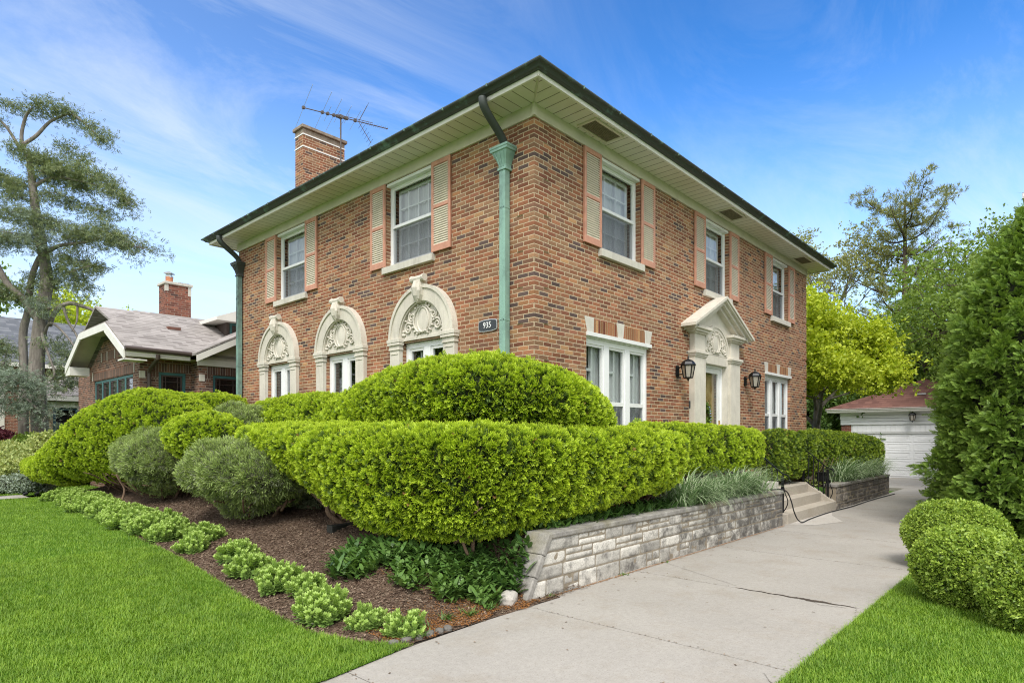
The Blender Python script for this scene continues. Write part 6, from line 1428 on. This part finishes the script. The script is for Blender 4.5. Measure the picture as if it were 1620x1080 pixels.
bush('purple_shrub', 'small purple bush at the left edge below the variegated shrub', (-4.3, 18.2, .75), (.5, .6, .45), M_red, SMALL, 420, .12, 106)
bush('low_grey_plant', 'low grey blue mound beside the yew shelf', (-3.55, 16.1, .48), (.85, .75, .32), M_lav, SMALL, 600, .10, 107, .1)

# --- sedum clumps along the lawn edge
M_sed = leaf_mat('sedum leaves', (.17, .30, .065), (.26, .41, .095), (.45, .60, .17), .25, .5, .1)
def sedum_stem(r):
    q_, tp = [], []; h = 1.
    for lv in range(6):
        f = lv / 5; z = .25 + .72 * f; k = 4 if lv < 4 else 5
        for i in range(k):
            a = 2 * math.pi * i / k + lv * .8 + r.normal(0, .15); d = np.array([math.cos(a), math.sin(a), .35 + 1.3 * f]); q_.append(leaf_quad((0, 0, z * h), d, (0, 0, 1), .40 * (1.15 - .5 * f), .25 * (1.1 - .4 * f), -.02)); tp += [f * .5, f * .8, f, f * .8]
    return tmpl(q_, tp)
SED = [sedum_stem(r_) for _ in range(8)]
def sedum(x, y, r, h, label, seed):
    rs = np.random.default_rng(seed); n = int(95 * (r / .25) ** 2) + 14; a = rs.uniform(0, 6.28, n); d = np.sqrt(rs.uniform(0, 1, n)); z0 = float(bed_z(x, y))
    ox, oy = r * d * np.cos(a) * (1 + .2 * np.sin(3 * a + seed)), r * d * np.sin(a) * (1 + .2 * np.sin(2 * a + seed)); hh_ = h * (1.05 - .55 * d ** 2) * rs.uniform(.8, 1.15, n)
    P = np.stack([x + ox * .8, y + oy * .8, np.full(n, z0 - .02)], -1); A = np.stack([ox / r * .75, oy / r * .75, np.ones(n)], -1)
    # stems reach their own height: scale the template by it
    o = foliage('sedum_plant', scatter(SED, P + np.stack([0 * a, 0 * a, np.maximum(0, hh_ - .15)], -1), A, np.minimum(.19, hh_ + .03) * rs.uniform(.9, 1.1, n), rs.uniform(0, 1, n), .16, 0, rs), M_sed)
    return tag(o, label, 'plant', 'sedum clumps along the lawn edge')
sed = [(-3.26, -1.16, .17, .17), (-3.40, -.70, .18, .17), (-3.52, -.22, .27, .25), (-3.38, .52, .22, .22), (-3.42, 1.02, .24, .23), (-3.34, 1.85, .24, .22), (-3.28, 2.55, .25, .22), (-3.42, 3.55, .21, .2), (-3.10, 3.95, .24, .22), (-3.52, 4.6, .28, .22), (-3.20, 4.85, .26, .24), (-3.50, 5.3, .30, .24), (-3.18, 5.65, .26, .25), (-3.48, 6.05, .32, .25), (-3.22, 6.6, .30, .25), (-3.48, 7.0, .34, .25), (-3.18, 7.6, .3, .26), (-3.42, 8.1, .36, .26), (-3.15, 8.8, .32, .26), (-3.36, 9.4, .38, .26), (-3.1, 10.2, .36, .26), (-3.28, 11.0, .40, .26), (-3.05, 11.8, .36, .25), (-3.22, 12.6, .42, .24)]
ORD = ['first', 'second', 'third', 'fourth', 'fifth', 'sixth', 'seventh', 'eighth', 'ninth', 'tenth', 'eleventh', 'twelfth', 'thirteenth', 'fourteenth', 'fifteenth', 'sixteenth', 'seventeenth', 'eighteenth', 'nineteenth', 'twentieth', 'twenty-first', 'twenty-second', 'twenty-third', 'twenty-fourth']
for i, (x, y, r, h) in enumerate(sed): sedum(x + .05 * math.sin(i * 2.3), y, r * (.92 + .13 * math.sin(i * 1.7)), h * (1 + .12 * math.cos(i * 2.9)), ORD[i] + ' pale green sedum clump along the lawn edge, counted from the driveway', 200 + i)

# --- ribbon leaves: grass clumps, hosta-like ground cover
def ribbon(P0, dirs, L, W, droop, segs=5, rs=None, fold=0.):
    """arching leaves: V, Q and tip value; W tapers to the end"""
    n = len(P0); V = np.zeros((n, segs + 1, 2, 3)); d = dirs / np.linalg.norm(dirs, axis=1)[:, None]; p = P0.copy()
    s = np.cross(d, np.tile([0, 0, 1.], (n, 1))); s /= np.linalg.norm(s, axis=1)[:, None] + 1e-9
    for k in range(segs + 1):
        f = k / segs; w = (W * (np.sin(math.pi * (f * .86 + .14)) ** .8 if fold else (1 - f ** 2.2) + .02))[:, None] * .5
        V[:, k, 0] = p - s * w; V[:, k, 1] = p + s * w
        d = d.copy(); d[:, 2] -= droop * (.4 + 1.2 * f); d /= np.linalg.norm(d, axis=1)[:, None]; p = p + d * (L / segs)[:, None]
    b_ = (np.arange(n) * (segs + 1) * 2)[:, None, None] + (np.arange(segs) * 2)[None, :, None]; Q = (b_ + np.array([0, 1, 3, 2])[None, None]).reshape(-1, 4)
    tip = np.tile(np.repeat(np.linspace(0, 1, segs + 1), 2), n); return V.reshape(-1, 3), Q, tip, (segs + 1) * 2
t = NT('white edged grass blades'); tint = t.attr('tint'); ed = t.attr('tip')
c = t.mix(tint, (.12, .24, .075), (.22, .36, .13)); c = t.mix(t.math('GREATER_THAN', ed, .5), c, (.68, .72, .52))
M_ribbon = t.done(t.n('MixShader', {0: .2, 1: t.pbr(c, .5), 2: t.n('BsdfTranslucent', {0: c}).outputs[0]}).outputs[0])
def grass_clump(x, y, z, n, L, label, seed, spread=.22, name='ornamental_grass', mat=None, W=.019, group='striped grass clumps on the garden walls', droop=.25, up=1.6):
    rs = np.random.default_rng(seed); a = rs.uniform(0, 6.28, n); P = np.stack([x + rs.normal(0, spread * .6, n), y + rs.normal(0, spread * .45, n), np.full(n, z)], -1); d = np.stack([np.cos(a), np.sin(a), rs.uniform(up * .6, up * 1.7, n)], -1)
    parts = []
    V, Q, tip, k = ribbon(P, d, L * rs.uniform(.55, 1.1, n), np.full(n, W) * rs.uniform(.7, 1.3, n), droop * rs.uniform(.6, 1.5, n)[:, ] .mean(), 7, rs)
    # white margin: a narrow ribbon along one edge
    Vw = V.reshape(n, 8, 2, 3).copy(); e0, e1 = Vw[:, :, 0].copy(), Vw[:, :, 1].copy(); Vw[:, :, 0] = e0 + (e1 - e0) * -.12; Vw[:, :, 1] = e0 + (e1 - e0) * .30; Vw[..., 2] += .0015
    V2 = np.concatenate([V, Vw.reshape(-1, 3)]); Q2 = np.concatenate([Q, Q + len(V)]); T2 = np.tile(np.repeat(rs.uniform(0, 1, n), k), 2); E2 = np.r_[np.zeros(len(V)), np.ones(len(V))]
    o = npmesh(name, V2, Q2, mat or M_ribbon, None, {'tint': T2, 'tip': E2}); return tag(o, label, 'grass', group)
gxs = [2.65, 3.15, 3.65, 4.15, 4.65, 5.15, 5.6]
for i, x in enumerate(gxs): grass_clump(x, -.98 + .05 * (i % 2), .66, 260, 1.0 + .14 * math.sin(i * 1.3 + 2), ORD[i] + ' white striped grass clump on the long wall, counted from the corner hedge', 300 + i)
gx2 = [11.9, 12.6, 13.3, 14.0, 14.7, 15.4, 16.1]
for i, x in enumerate(gx2): grass_clump(x, -1.0 + .05 * (i % 2), .57, 220, 1.2 + .12 * math.sin(i * 1.9), ORD[i] + ' white striped grass clump on the far wall, counted from the steps', 320 + i, W=.017)
M_iris = leaf_mat('sword leaves', (.085, .16, .05), (.13, .22, .075), (.20, .30, .11), .2, .45, .1)
def swords(x, y, z, n, L, W, label, seed, mat, name, up=1.6, droop=.08, group=None, spread=.12, cat='plant'):
    rs = np.random.default_rng(seed); a = rs.uniform(0, 6.28, n); P = np.stack([x + rs.normal(0, spread, n), y + rs.normal(0, spread * .7, n), np.full(n, z)], -1); d = np.stack([np.cos(a), np.sin(a), rs.uniform(up * .5, up * 1.5, n)], -1)
    V, Q, tip, k = ribbon(P, d, L * rs.uniform(.6, 1.1, n), W * rs.uniform(.8, 1.2, n), droop, 5, rs); o = npmesh(name, V, Q, mat, None, {'tint': np.repeat(rs.uniform(0, 1, n), k), 'tip': tip * .6}); return tag(o, label, cat, group)
swords(6.15, -.92, .66, 34, .62, .034, 'sword leaved plant at the end of the long wall by the railing', 340, M_iris, 'iris_plant')
swords(6.45, -.55, .66, 30, .75, .03, 'yellow green sword leaved plant tucked against the hedge end by the railing', 341, M_var, 'lily_plant')
swords(10.9, -.5, .57, 26, .42, .11, 'pale yellow broad leaved hosta behind the step railing', 342, M_var, 'hosta_plant', 1.0, .22)
swords(11.6, -.55, .57, 26, .40, .10, 'second pale hosta, right of the first behind the railing', 343, M_var, 'hosta_plant', 1.0, .22)
M_hosta = leaf_mat('dark ground cover leaves', (.042, .10, .025), (.075, .16, .036), (.11, .21, .05), .18, .32, .15, .5); M_hostal = leaf_mat('light ground cover leaves', (.07, .15, .03), (.11, .21, .045), (.15, .26, .06), .2, .38, .12, .5)
def cover(label, pts, n, seed, mat, L=.17, W=.055, up=1.1, name='ground_cover', droop=.2):
    rs = np.random.default_rng(seed); nb = len(pts); ix = rs.integers(0, nb, n); c = np.array(pts)[ix]; ang = rs.uniform(0, 6.28, n); rad = np.sqrt(rs.uniform(0, 1, n)) * c[:, 2]
    X = c[:, 0] + rad * np.cos(ang); Y = c[:, 1] + rad * np.sin(ang); k = (Y > -1.18) | (X < -1.65); X, Y = X[k], Y[k]; n = len(X); Z = bed_z(X, Y) + rs.uniform(-.02, .12, n)
    a = rs.uniform(0, 6.28, n); d = np.stack([np.cos(a), np.sin(a), rs.uniform(up * .3, up * 1.6, n)], -1); V, Q, tip, kk = ribbon(np.stack([X, Y, Z], -1), d, L * rs.uniform(.6, 1.25, n), W * rs.uniform(.7, 1.25, n), droop, 4, rs, 1.)
    o = npmesh(name, V, Q, mat, None, {'tint': np.repeat(rs.uniform(0, 1, n), kk), 'tip': np.repeat(rs.uniform(0, 1, n), kk)}); return tag(o, label, 'plants', None, 'stuff')
cover('dark broad leaved ground cover under the corner hedge by the sloped wall end', [(-1.55, -.72, .38), (-2.55, .75, .32), (-2.75, .55, .25), (-1.45, -.35, .42), (-1.85, -.35, .42), (-2.1, .05, .40), (-1.55, -.95, .25), (-1.75, .3, .5), (-2.35, .35, .3), (-1.95, -.62, .3)], 2300, 350, M_hosta)
cover('lighter broad leaved ground cover in front, along the orange needle litter', [(-2.15, -.35, .28), (-2.05, -.72, .26), (-2.35, .02, .26), (-2.6, .42, .24), (-2.05, -1.0, .2), (-2.35, -.72, .15), (-2.75, .35, .2), (-2.55, -.3, .2)], 1250, 351, M_hostal, .15, .05)
cover('dark leaves filling the strip behind the long wall coping', [(u, -.85, .24) for u in np.linspace(-.9, 2.6, 14)], 1500, 352, M_hosta, .20, .05)
SKY_AIR, SKY_DUST, SKY_STR = 1.0, .3, .15
SKY_NORM, SKY_GAMMA, SKY_MUL = (3.2, 3.2, 3.2, 1), 1.72, (1.52, 2.4, 2.3, 1)
SUN_STR, SUN_ANG, EXPOSURE = 1.3, 20., 1.38
VEIL = (.85, .15); FILL_CLOUD_COL = (4.1, 4.05, 3.95, 1)
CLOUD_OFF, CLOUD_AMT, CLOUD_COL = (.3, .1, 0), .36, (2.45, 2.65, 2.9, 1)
DENOISE, FILTER = True, 1.1
# ================================================================ GRASS, LITTER
M_grass = leaf_mat('lawn grass', (.085, .20, .014), (.155, .30, .022), (.32, .45, .05), .25, .5, .26)
def blades(name, X, Y, Z, L, W, rs, label):
    n = len(X); a = rs.uniform(0, 6.28, n); d = np.stack([np.cos(a) * .55, np.sin(a) * .55, rs.uniform(.35, 1.4, n)], -1)
    V, Q, tip, k = ribbon(np.stack([X, Y, Z], -1), d, L * rs.uniform(.45, 1.2, n), W * rs.uniform(.7, 1.3, n), .22, 2, rs)
    patch = np.clip(.5 + .35 * wob(X, Y, 0, .8, 2) + .45 * wob(X, Y, 0, 1.9, 3) + .35 * wob(X, Y, 0, 6, 5) + rs.normal(0, .25, n), 0, 1)
    o = npmesh(name, V, Q, M_grass, None, {'tint': np.repeat(patch, k), 'tip': tip * np.repeat(np.where(rs.uniform(0, 1, n) < .05 + .05 * wob(X, Y, 0, 4, 8), 1.5, rs.uniform(.1, .9, n)), k)}); return tag(o, label, 'grass', None, 'stuff')
rs = np.random.default_rng(400)
def area_pts(n, y0, y1, wmax, rs):
    Y = rs.uniform(y0, y1, n); e = np.where(Y < -1.45, np.interp(Y, [-1.60, -1.45], [-4.35, -3.42]), lawn_edge(Y)); X = e - rs.uniform(-.02, wmax, n); return X, Y
Xa, Ya = area_pts(210000, -1.60, 4.2, 3.2, rs); Xb, Yb = area_pts(150000, 4.2, 13.9, 4.2, rs)
Yc = rs.uniform(-1.6, 13.9, 120000); Xc = lawn_edge(Yc) - rs.uniform(3.1, 8.5, 120000)
X, Y = np.r_[Xa, Xb, Xc], np.r_[Ya, Yb, Yc]; k = (X - lw(-4) < 99) ; Z = lawn_z(X, Y) + .005
blades('lawn_grass', X, Y, Z, np.full(len(X), .055), .0052, rs, 'short bright green grass of the front lawn')
n = 30000; X = rs.uniform(-8, -1.0, n); Y = rs.uniform(14.95, 20, n); blades('lawn_grass', X, Y, lawn_z(X, Y) + .005, np.full(n, .07), .011, rs, 'grass of the strip beyond the path at the left')
n = 150000; X = np.r_[rs.uniform(-3.2, 3.4, n), rs.uniform(3.4, 9, 20000)]; Y = -4.22 - np.r_[rs.uniform(0, 1, n) ** 1.3 * 3.2, rs.uniform(0, 2, 20000)]
blades('lawn_grass', X, Y, .005 + .10 * ss(-4.6, -9, Y), np.full(len(X), .055), .0052, rs, 'bright green grass right of the driveway')
# bark chips and fallen orange needles
def chips(name, X, Y, mat, L, W, rs, label):
    n = len(X); Z = bed_z(X, Y) + .010 + .014 * wob(X, Y, 0, 7); a = rs.uniform(0, 6.28, n); d = np.stack([np.cos(a), np.sin(a), rs.normal(0, .25, n)], -1); s = np.stack([-np.sin(a), np.cos(a), rs.normal(0, .35, n)], -1)
    L = L * rs.uniform(.4, 1.3, (n, 1)); W = W * rs.uniform(.5, 1.4, (n, 1)); P = np.stack([X, Y, Z + rs.uniform(0, .015, n)], -1)
    V = np.stack([P - d * L - s * W, P + d * L - s * W * .7, P + d * L * .9 + s * W, P - d * L * .8 + s * W], 1).reshape(-1, 3); Q = np.arange(4 * n).reshape(n, 4)
    o = npmesh(name, V, Q, mat, None, {'tint': np.repeat(rs.uniform(0, 1, n), 4), 'tip': np.repeat(rs.uniform(0, 1, n) ** 3, 4)}); return tag(o, label, 'mulch', None, 'stuff')
M_chip = leaf_mat('bark chips', (.070, .043, .028), (.145, .098, .068), (.32, .245, .18), 0, .9, .15, .1); M_need = leaf_mat('fallen orange needles', (.22, .085, .025), (.36, .15, .045), (.42, .22, .08), 0, .9, .15, .1)
n = 42000; Y = rs.uniform(-1.38, 9., n); e = lawn_edge(Y); X = e + .02 + rs.uniform(0, 1, n) * (2.9); k = (X < -.1); chips('bark_mulch', X[k], Y[k], M_chip, .017, .0055, rs, 'dark shredded bark mulch of the planting bed')
n = 9000; X = rs.uniform(-3.5, -1.5, n); Y = -1.36 + np.abs(rs.normal(0, .30, n)) + .12 * wob(X, X, 0, 5); k = X > lawn_edge(Y) + .02; chips('needle_litter', X[k], Y[k], M_need, .010, .0022, rs, 'orange fallen needles along the driveway edge of the bed')
n = 2200; X = rs.uniform(-2.6, -1.9, n) ; Y = rs.uniform(-1.0, .9, n); X = X - .45 * (Y + .2) * .5; chips('needle_litter', X, Y, M_need, .011, .0022, rs, 'orange needles scattered in front of the ground cover')
n = 2600; X = rs.uniform(-1.5, 6.7, n); Y = -1.285 - np.abs(rs.normal(0, .02, n)); V0 = bed_z
def flat_bits(name, X, Y, mat, label, L=.009, W=.0025):
    n = len(X); a = rs.uniform(0, 6.28, n); d = np.stack([np.cos(a), np.sin(a), 0 * a], -1) * L; s = np.stack([-np.sin(a), np.cos(a), 0 * a], -1) * W; P = np.stack([X, Y, .004 + rs.uniform(0, .006, n)], -1)
    V = np.stack([P - d - s, P + d - s, P + d + s, P - d + s], 1).reshape(-1, 3); o = npmesh(name, V, np.arange(4 * n).reshape(n, 4), mat, None, {'tint': np.repeat(rs.uniform(0, 1, n), 4), 'tip': np.repeat(rs.uniform(0, 1, n), 4)}); return tag(o, label, 'litter', None, 'stuff')
flat_bits('needle_litter', X, Y, M_need, 'brown needles lying along the foot of the long garden wall')
n = 160; X = rs.uniform(-4, 16, n); Y = rs.uniform(-4.2, -1.3, n) ; Y = np.where(rs.uniform(0, 1, n) < .6, -1.33 - np.abs(rs.normal(0, .25, n)), Y); flat_bits('leaf_litter', X, Y, M_chip, 'small scraps of bark and dry leaf on the driveway', .014, .006)
n = 700; X = rs.uniform(-4.2, 9, n); Y = -4.225 + np.abs(rs.normal(0, .05, n)); flat_bits('grass_clippings', X, Y, M_grass, 'grass clippings along the right edge of the driveway', .012, .002)
n = 260; k0 = rs.integers(3, 9, n); X = np.array(jx)[k0] + rs.normal(0, .012, n); Y = rs.uniform(-4.2, -1.4, n); flat_bits('joint_dirt', X, Y, M_chip, 'dirt and crumbs collected in the driveway joints', .008, .005)
# little weeds at the foot of the wall and in the bed
wd = [(-1.25, -1.31, .0, 20, .07), (.35, -1.30, .0, 18, .06), (1.5, -1.30, 0, 14, .05), (-2.45, -1.2, .02, 36, .12), (-2.7, -1.15, .03, 30, .12), (-2.15, -1.2, .03, 34, .12), (-3.05, -1.15, .03, 24, .10), (-3.6, -.75, .05, 16, .08), (-3.2, -1.35, .02, 20, .08)]
for i, (x, y, z, n, L) in enumerate(wd): swords(x, y, max(z, float(bed_z(x, y)) if y > -1.25 else 0.), n, L, .014, ORD[i] + ' tiny green weed tuft by the driveway edge and wall foot', 420 + i, M_hostal, 'weed_tuft', 1., .12, 'weed tufts beside the driveway', .04, 'weed')
# wreath on the front door
wr = empty('door_wreath', (dc - .05, .06, 2.35), 'flowered wreath hanging on the gilt front door', 'wreath'); m = MB(); rs = np.random.default_rng(6)
m.tube([(dc - .07 + .17 * math.cos(a), .17, 2.35 + .24 * math.sin(a)) for a in np.linspace(0, 6.28, 25)], .035, 7); m.build('ring', M_yewbark, wr, smooth=True)
n = 260; a = rs.uniform(0, 6.28, n); P = np.stack([dc - .07 + (.17 + rs.normal(0, .04, n)) * np.cos(a), .15 + rs.normal(0, .02, n), 2.35 + (.24 + rs.normal(0, .05, n)) * np.sin(a)], -1)
foliage('leaves', scatter(SMALL, P, np.tile([0, -1., 0], (n, 1)), .07, rs.uniform(0, 1, n), .6, 0, rs), M_mid, wr)
fm = MB()
for i in range(14): a = -2.2 + i * .25; c = (dc - .07 + .17 * math.cos(a), .11, 2.33 + .25 * math.sin(a)); fm.lathe([(.004, -.015), (.03, .0), (.012, .014)], c, 7)
fm.build('flowers', simple('pale blue flowers', (.35, .42, .70), .7, var=.3, scale=15), wr); adopt(wr)

# ================================================================ SKY, SUN, CAMERA
SUN_EL, SUN_AZ = R(52), Vector((-.80, -.60, 0)).normalized()         # the sun stands behind the camera, to its left
w = bpy.data.worlds.new('World'); scene.world = w; w.use_nodes = True; nt = w.node_tree; nt.nodes.clear()
N = lambda t_, **k: (lambda n_: ([setattr(n_, a_, b_) for a_, b_ in k.items()], n_)[1])(nt.nodes.new('ShaderNode' + t_)); LK = nt.links.new
sky = N('TexSky', sky_type='NISHITA', sun_disc=False); sky.sun_elevation = SUN_EL; sky.sun_rotation = math.atan2(SUN_AZ.x, SUN_AZ.y); sky.air_density = SKY_AIR; sky.dust_density = SKY_DUST; sky.ozone_density = 3.5
tc = N('TexCoord'); sep = N('SeparateXYZ'); LK(tc.outputs['Generated'], sep.inputs[0])
den = N('Math', operation='ADD'); LK(sep.outputs[2], den.inputs[0]); den.inputs[1].default_value = .22
mx = N('Math', operation='MAXIMUM'); LK(den.outputs[0], mx.inputs[0]); mx.inputs[1].default_value = .06
dv_ = N('VectorMath', operation='DIVIDE'); LK(tc.outputs['Generated'], dv_.inputs[0]); cb_ = N('CombineXYZ'); LK(mx.outputs[0], cb_.inputs[0]); LK(mx.outputs[0], cb_.inputs[1]); cb_.inputs[2].default_value = 1; LK(cb_.outputs[0], dv_.inputs[1])
mp = N('Mapping'); LK(dv_.outputs[0], mp.inputs[0]); mp.inputs['Rotation'].default_value = (0, 0, R(28)); mp.inputs['Scale'].default_value = (.75, 1.7, .0); mp.inputs['Location'].default_value = CLOUD_OFF
n1 = N('TexNoise'); LK(mp.outputs[0], n1.inputs['Vector']); n1.inputs['Scale'].default_value = 1.35; n1.inputs['Detail'].default_value = 9; n1.inputs['Roughness'].default_value = .68; n1.inputs['Distortion'].default_value = 1.1
n2 = N('TexNoise'); LK(dv_.outputs[0], n2.inputs['Vector']); n2.inputs['Scale'].default_value = .8; n2.inputs['Detail'].default_value = 3
cr = N('ValToRGB'); LK(n1.outputs[0], cr.inputs[0]); cr.color_ramp.elements[0].position = .42; cr.color_ramp.elements[1].position = .72
cr2 = N('ValToRGB'); LK(n2.outputs[0], cr2.inputs[0]); cr2.color_ramp.elements[0].position = .35; cr2.color_ramp.elements[1].position = .65
ml = N('Math', operation='MULTIPLY'); LK(cr.outputs[0], ml.inputs[0]); LK(cr2.outputs[0], ml.inputs[1]); ml2 = N('Math', operation='MULTIPLY'); LK(ml.outputs[0], ml2.inputs[0]); ml2.inputs[1].default_value = CLOUD_AMT
# deeper blue: the sky's own colour through a gamma; unseen white cloud added behind the camera and overhead for soft fill light
dvd = N('Mix', data_type='RGBA', blend_type='DIVIDE'); dvd.inputs[0].default_value = 1; LK(sky.outputs[0], dvd.inputs[6]); dvd.inputs[7].default_value = SKY_NORM
gm = N('Gamma'); LK(dvd.outputs[2], gm.inputs[0]); gm.inputs[1].default_value = SKY_GAMMA
mu = N('Mix', data_type='RGBA', blend_type='MULTIPLY'); mu.inputs[0].default_value = 1; LK(gm.outputs[0], mu.inputs[6]); mu.inputs[7].default_value = SKY_MUL
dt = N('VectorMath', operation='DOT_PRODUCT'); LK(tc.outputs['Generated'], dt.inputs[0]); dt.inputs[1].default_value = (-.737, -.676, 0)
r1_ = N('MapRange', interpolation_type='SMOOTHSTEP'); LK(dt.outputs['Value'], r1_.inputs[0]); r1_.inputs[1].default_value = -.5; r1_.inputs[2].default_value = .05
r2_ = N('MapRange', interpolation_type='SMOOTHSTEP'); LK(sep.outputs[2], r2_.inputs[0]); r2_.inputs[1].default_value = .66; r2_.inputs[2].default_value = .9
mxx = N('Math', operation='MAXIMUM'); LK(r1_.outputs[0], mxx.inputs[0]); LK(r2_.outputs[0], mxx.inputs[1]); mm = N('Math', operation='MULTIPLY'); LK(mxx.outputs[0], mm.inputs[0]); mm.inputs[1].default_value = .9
# thin veil: haze towards the horizon and a sheet of cirrus on the left
vz = N('MapRange', interpolation_type='SMOOTHSTEP'); LK(sep.outputs[2], vz.inputs[0]); vz.inputs[1].default_value = .52; vz.inputs[2].default_value = .0; vz.inputs[3].default_value = 0; vz.inputs[4].default_value = VEIL[0]
dl_ = N('VectorMath', operation='DOT_PRODUCT'); LK(tc.outputs['Generated'], dl_.inputs[0]); dl_.inputs[1].default_value = (-.676, .737, 0)
vl = N('MapRange', interpolation_type='SMOOTHSTEP'); LK(dl_.outputs['Value'], vl.inputs[0]); vl.inputs[1].default_value = -.35; vl.inputs[2].default_value = .75; vl.inputs[4].default_value = VEIL[1]
va = N('Math', operation='ADD'); LK(vz.outputs[0], va.inputs[0]); LK(vl.outputs[0], va.inputs[1]); vb = N('Math', operation='ADD', use_clamp=True); LK(va.outputs[0], vb.inputs[0]); LK(ml2.outputs[0], vb.inputs[1])
mxy = vb
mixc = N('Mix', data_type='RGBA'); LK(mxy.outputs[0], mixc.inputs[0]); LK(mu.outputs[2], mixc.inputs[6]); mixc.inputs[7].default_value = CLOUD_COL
mixb = N('Mix', data_type='RGBA'); LK(mm.outputs[0], mixb.inputs[0]); LK(mixc.outputs[2], mixb.inputs[6]); mixb.inputs[7].default_value = FILL_CLOUD_COL
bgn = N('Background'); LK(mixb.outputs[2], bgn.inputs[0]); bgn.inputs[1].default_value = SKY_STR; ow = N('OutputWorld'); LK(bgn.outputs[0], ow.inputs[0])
sl_ = bpy.data.lights.new('sun', 'SUN'); sl_.energy = SUN_STR; sl_.angle = R(SUN_ANG); sl_.color = (1, .955, .88); so = bpy.data.objects.new('sun', sl_); COL.objects.link(so)
to_sun = Vector((SUN_AZ.x * math.cos(SUN_EL), SUN_AZ.y * math.cos(SUN_EL), math.sin(SUN_EL))); so.rotation_euler = to_sun.to_track_quat('Z', 'Y').to_euler()
cam = bpy.data.cameras.new('camera'); cam.lens = 977 / 1620 * 36; cam.sensor_width = 36; cam.shift_y = 150 / 1620; cam.clip_end = 2000; cam.clip_start = .05
co = bpy.data.objects.new('camera', cam); COL.objects.link(co); co.location = (-6.927, -5.909, 1.9)
co.rotation_euler = (R(90), 0, math.atan2(.6757, .7370) - R(90)); scene.camera = co
vs = scene.view_settings; vs.view_transform = 'Standard'; vs.look = 'None'; vs.gamma = 1; vs.exposure = EXPOSURE
scene.cycles.max_bounces = 8; scene.cycles.transparent_max_bounces = 16; scene.cycles.use_denoising = DENOISE; scene.cycles.filter_width = FILTER; scene.cycles.denoising_prefilter = 'NONE'
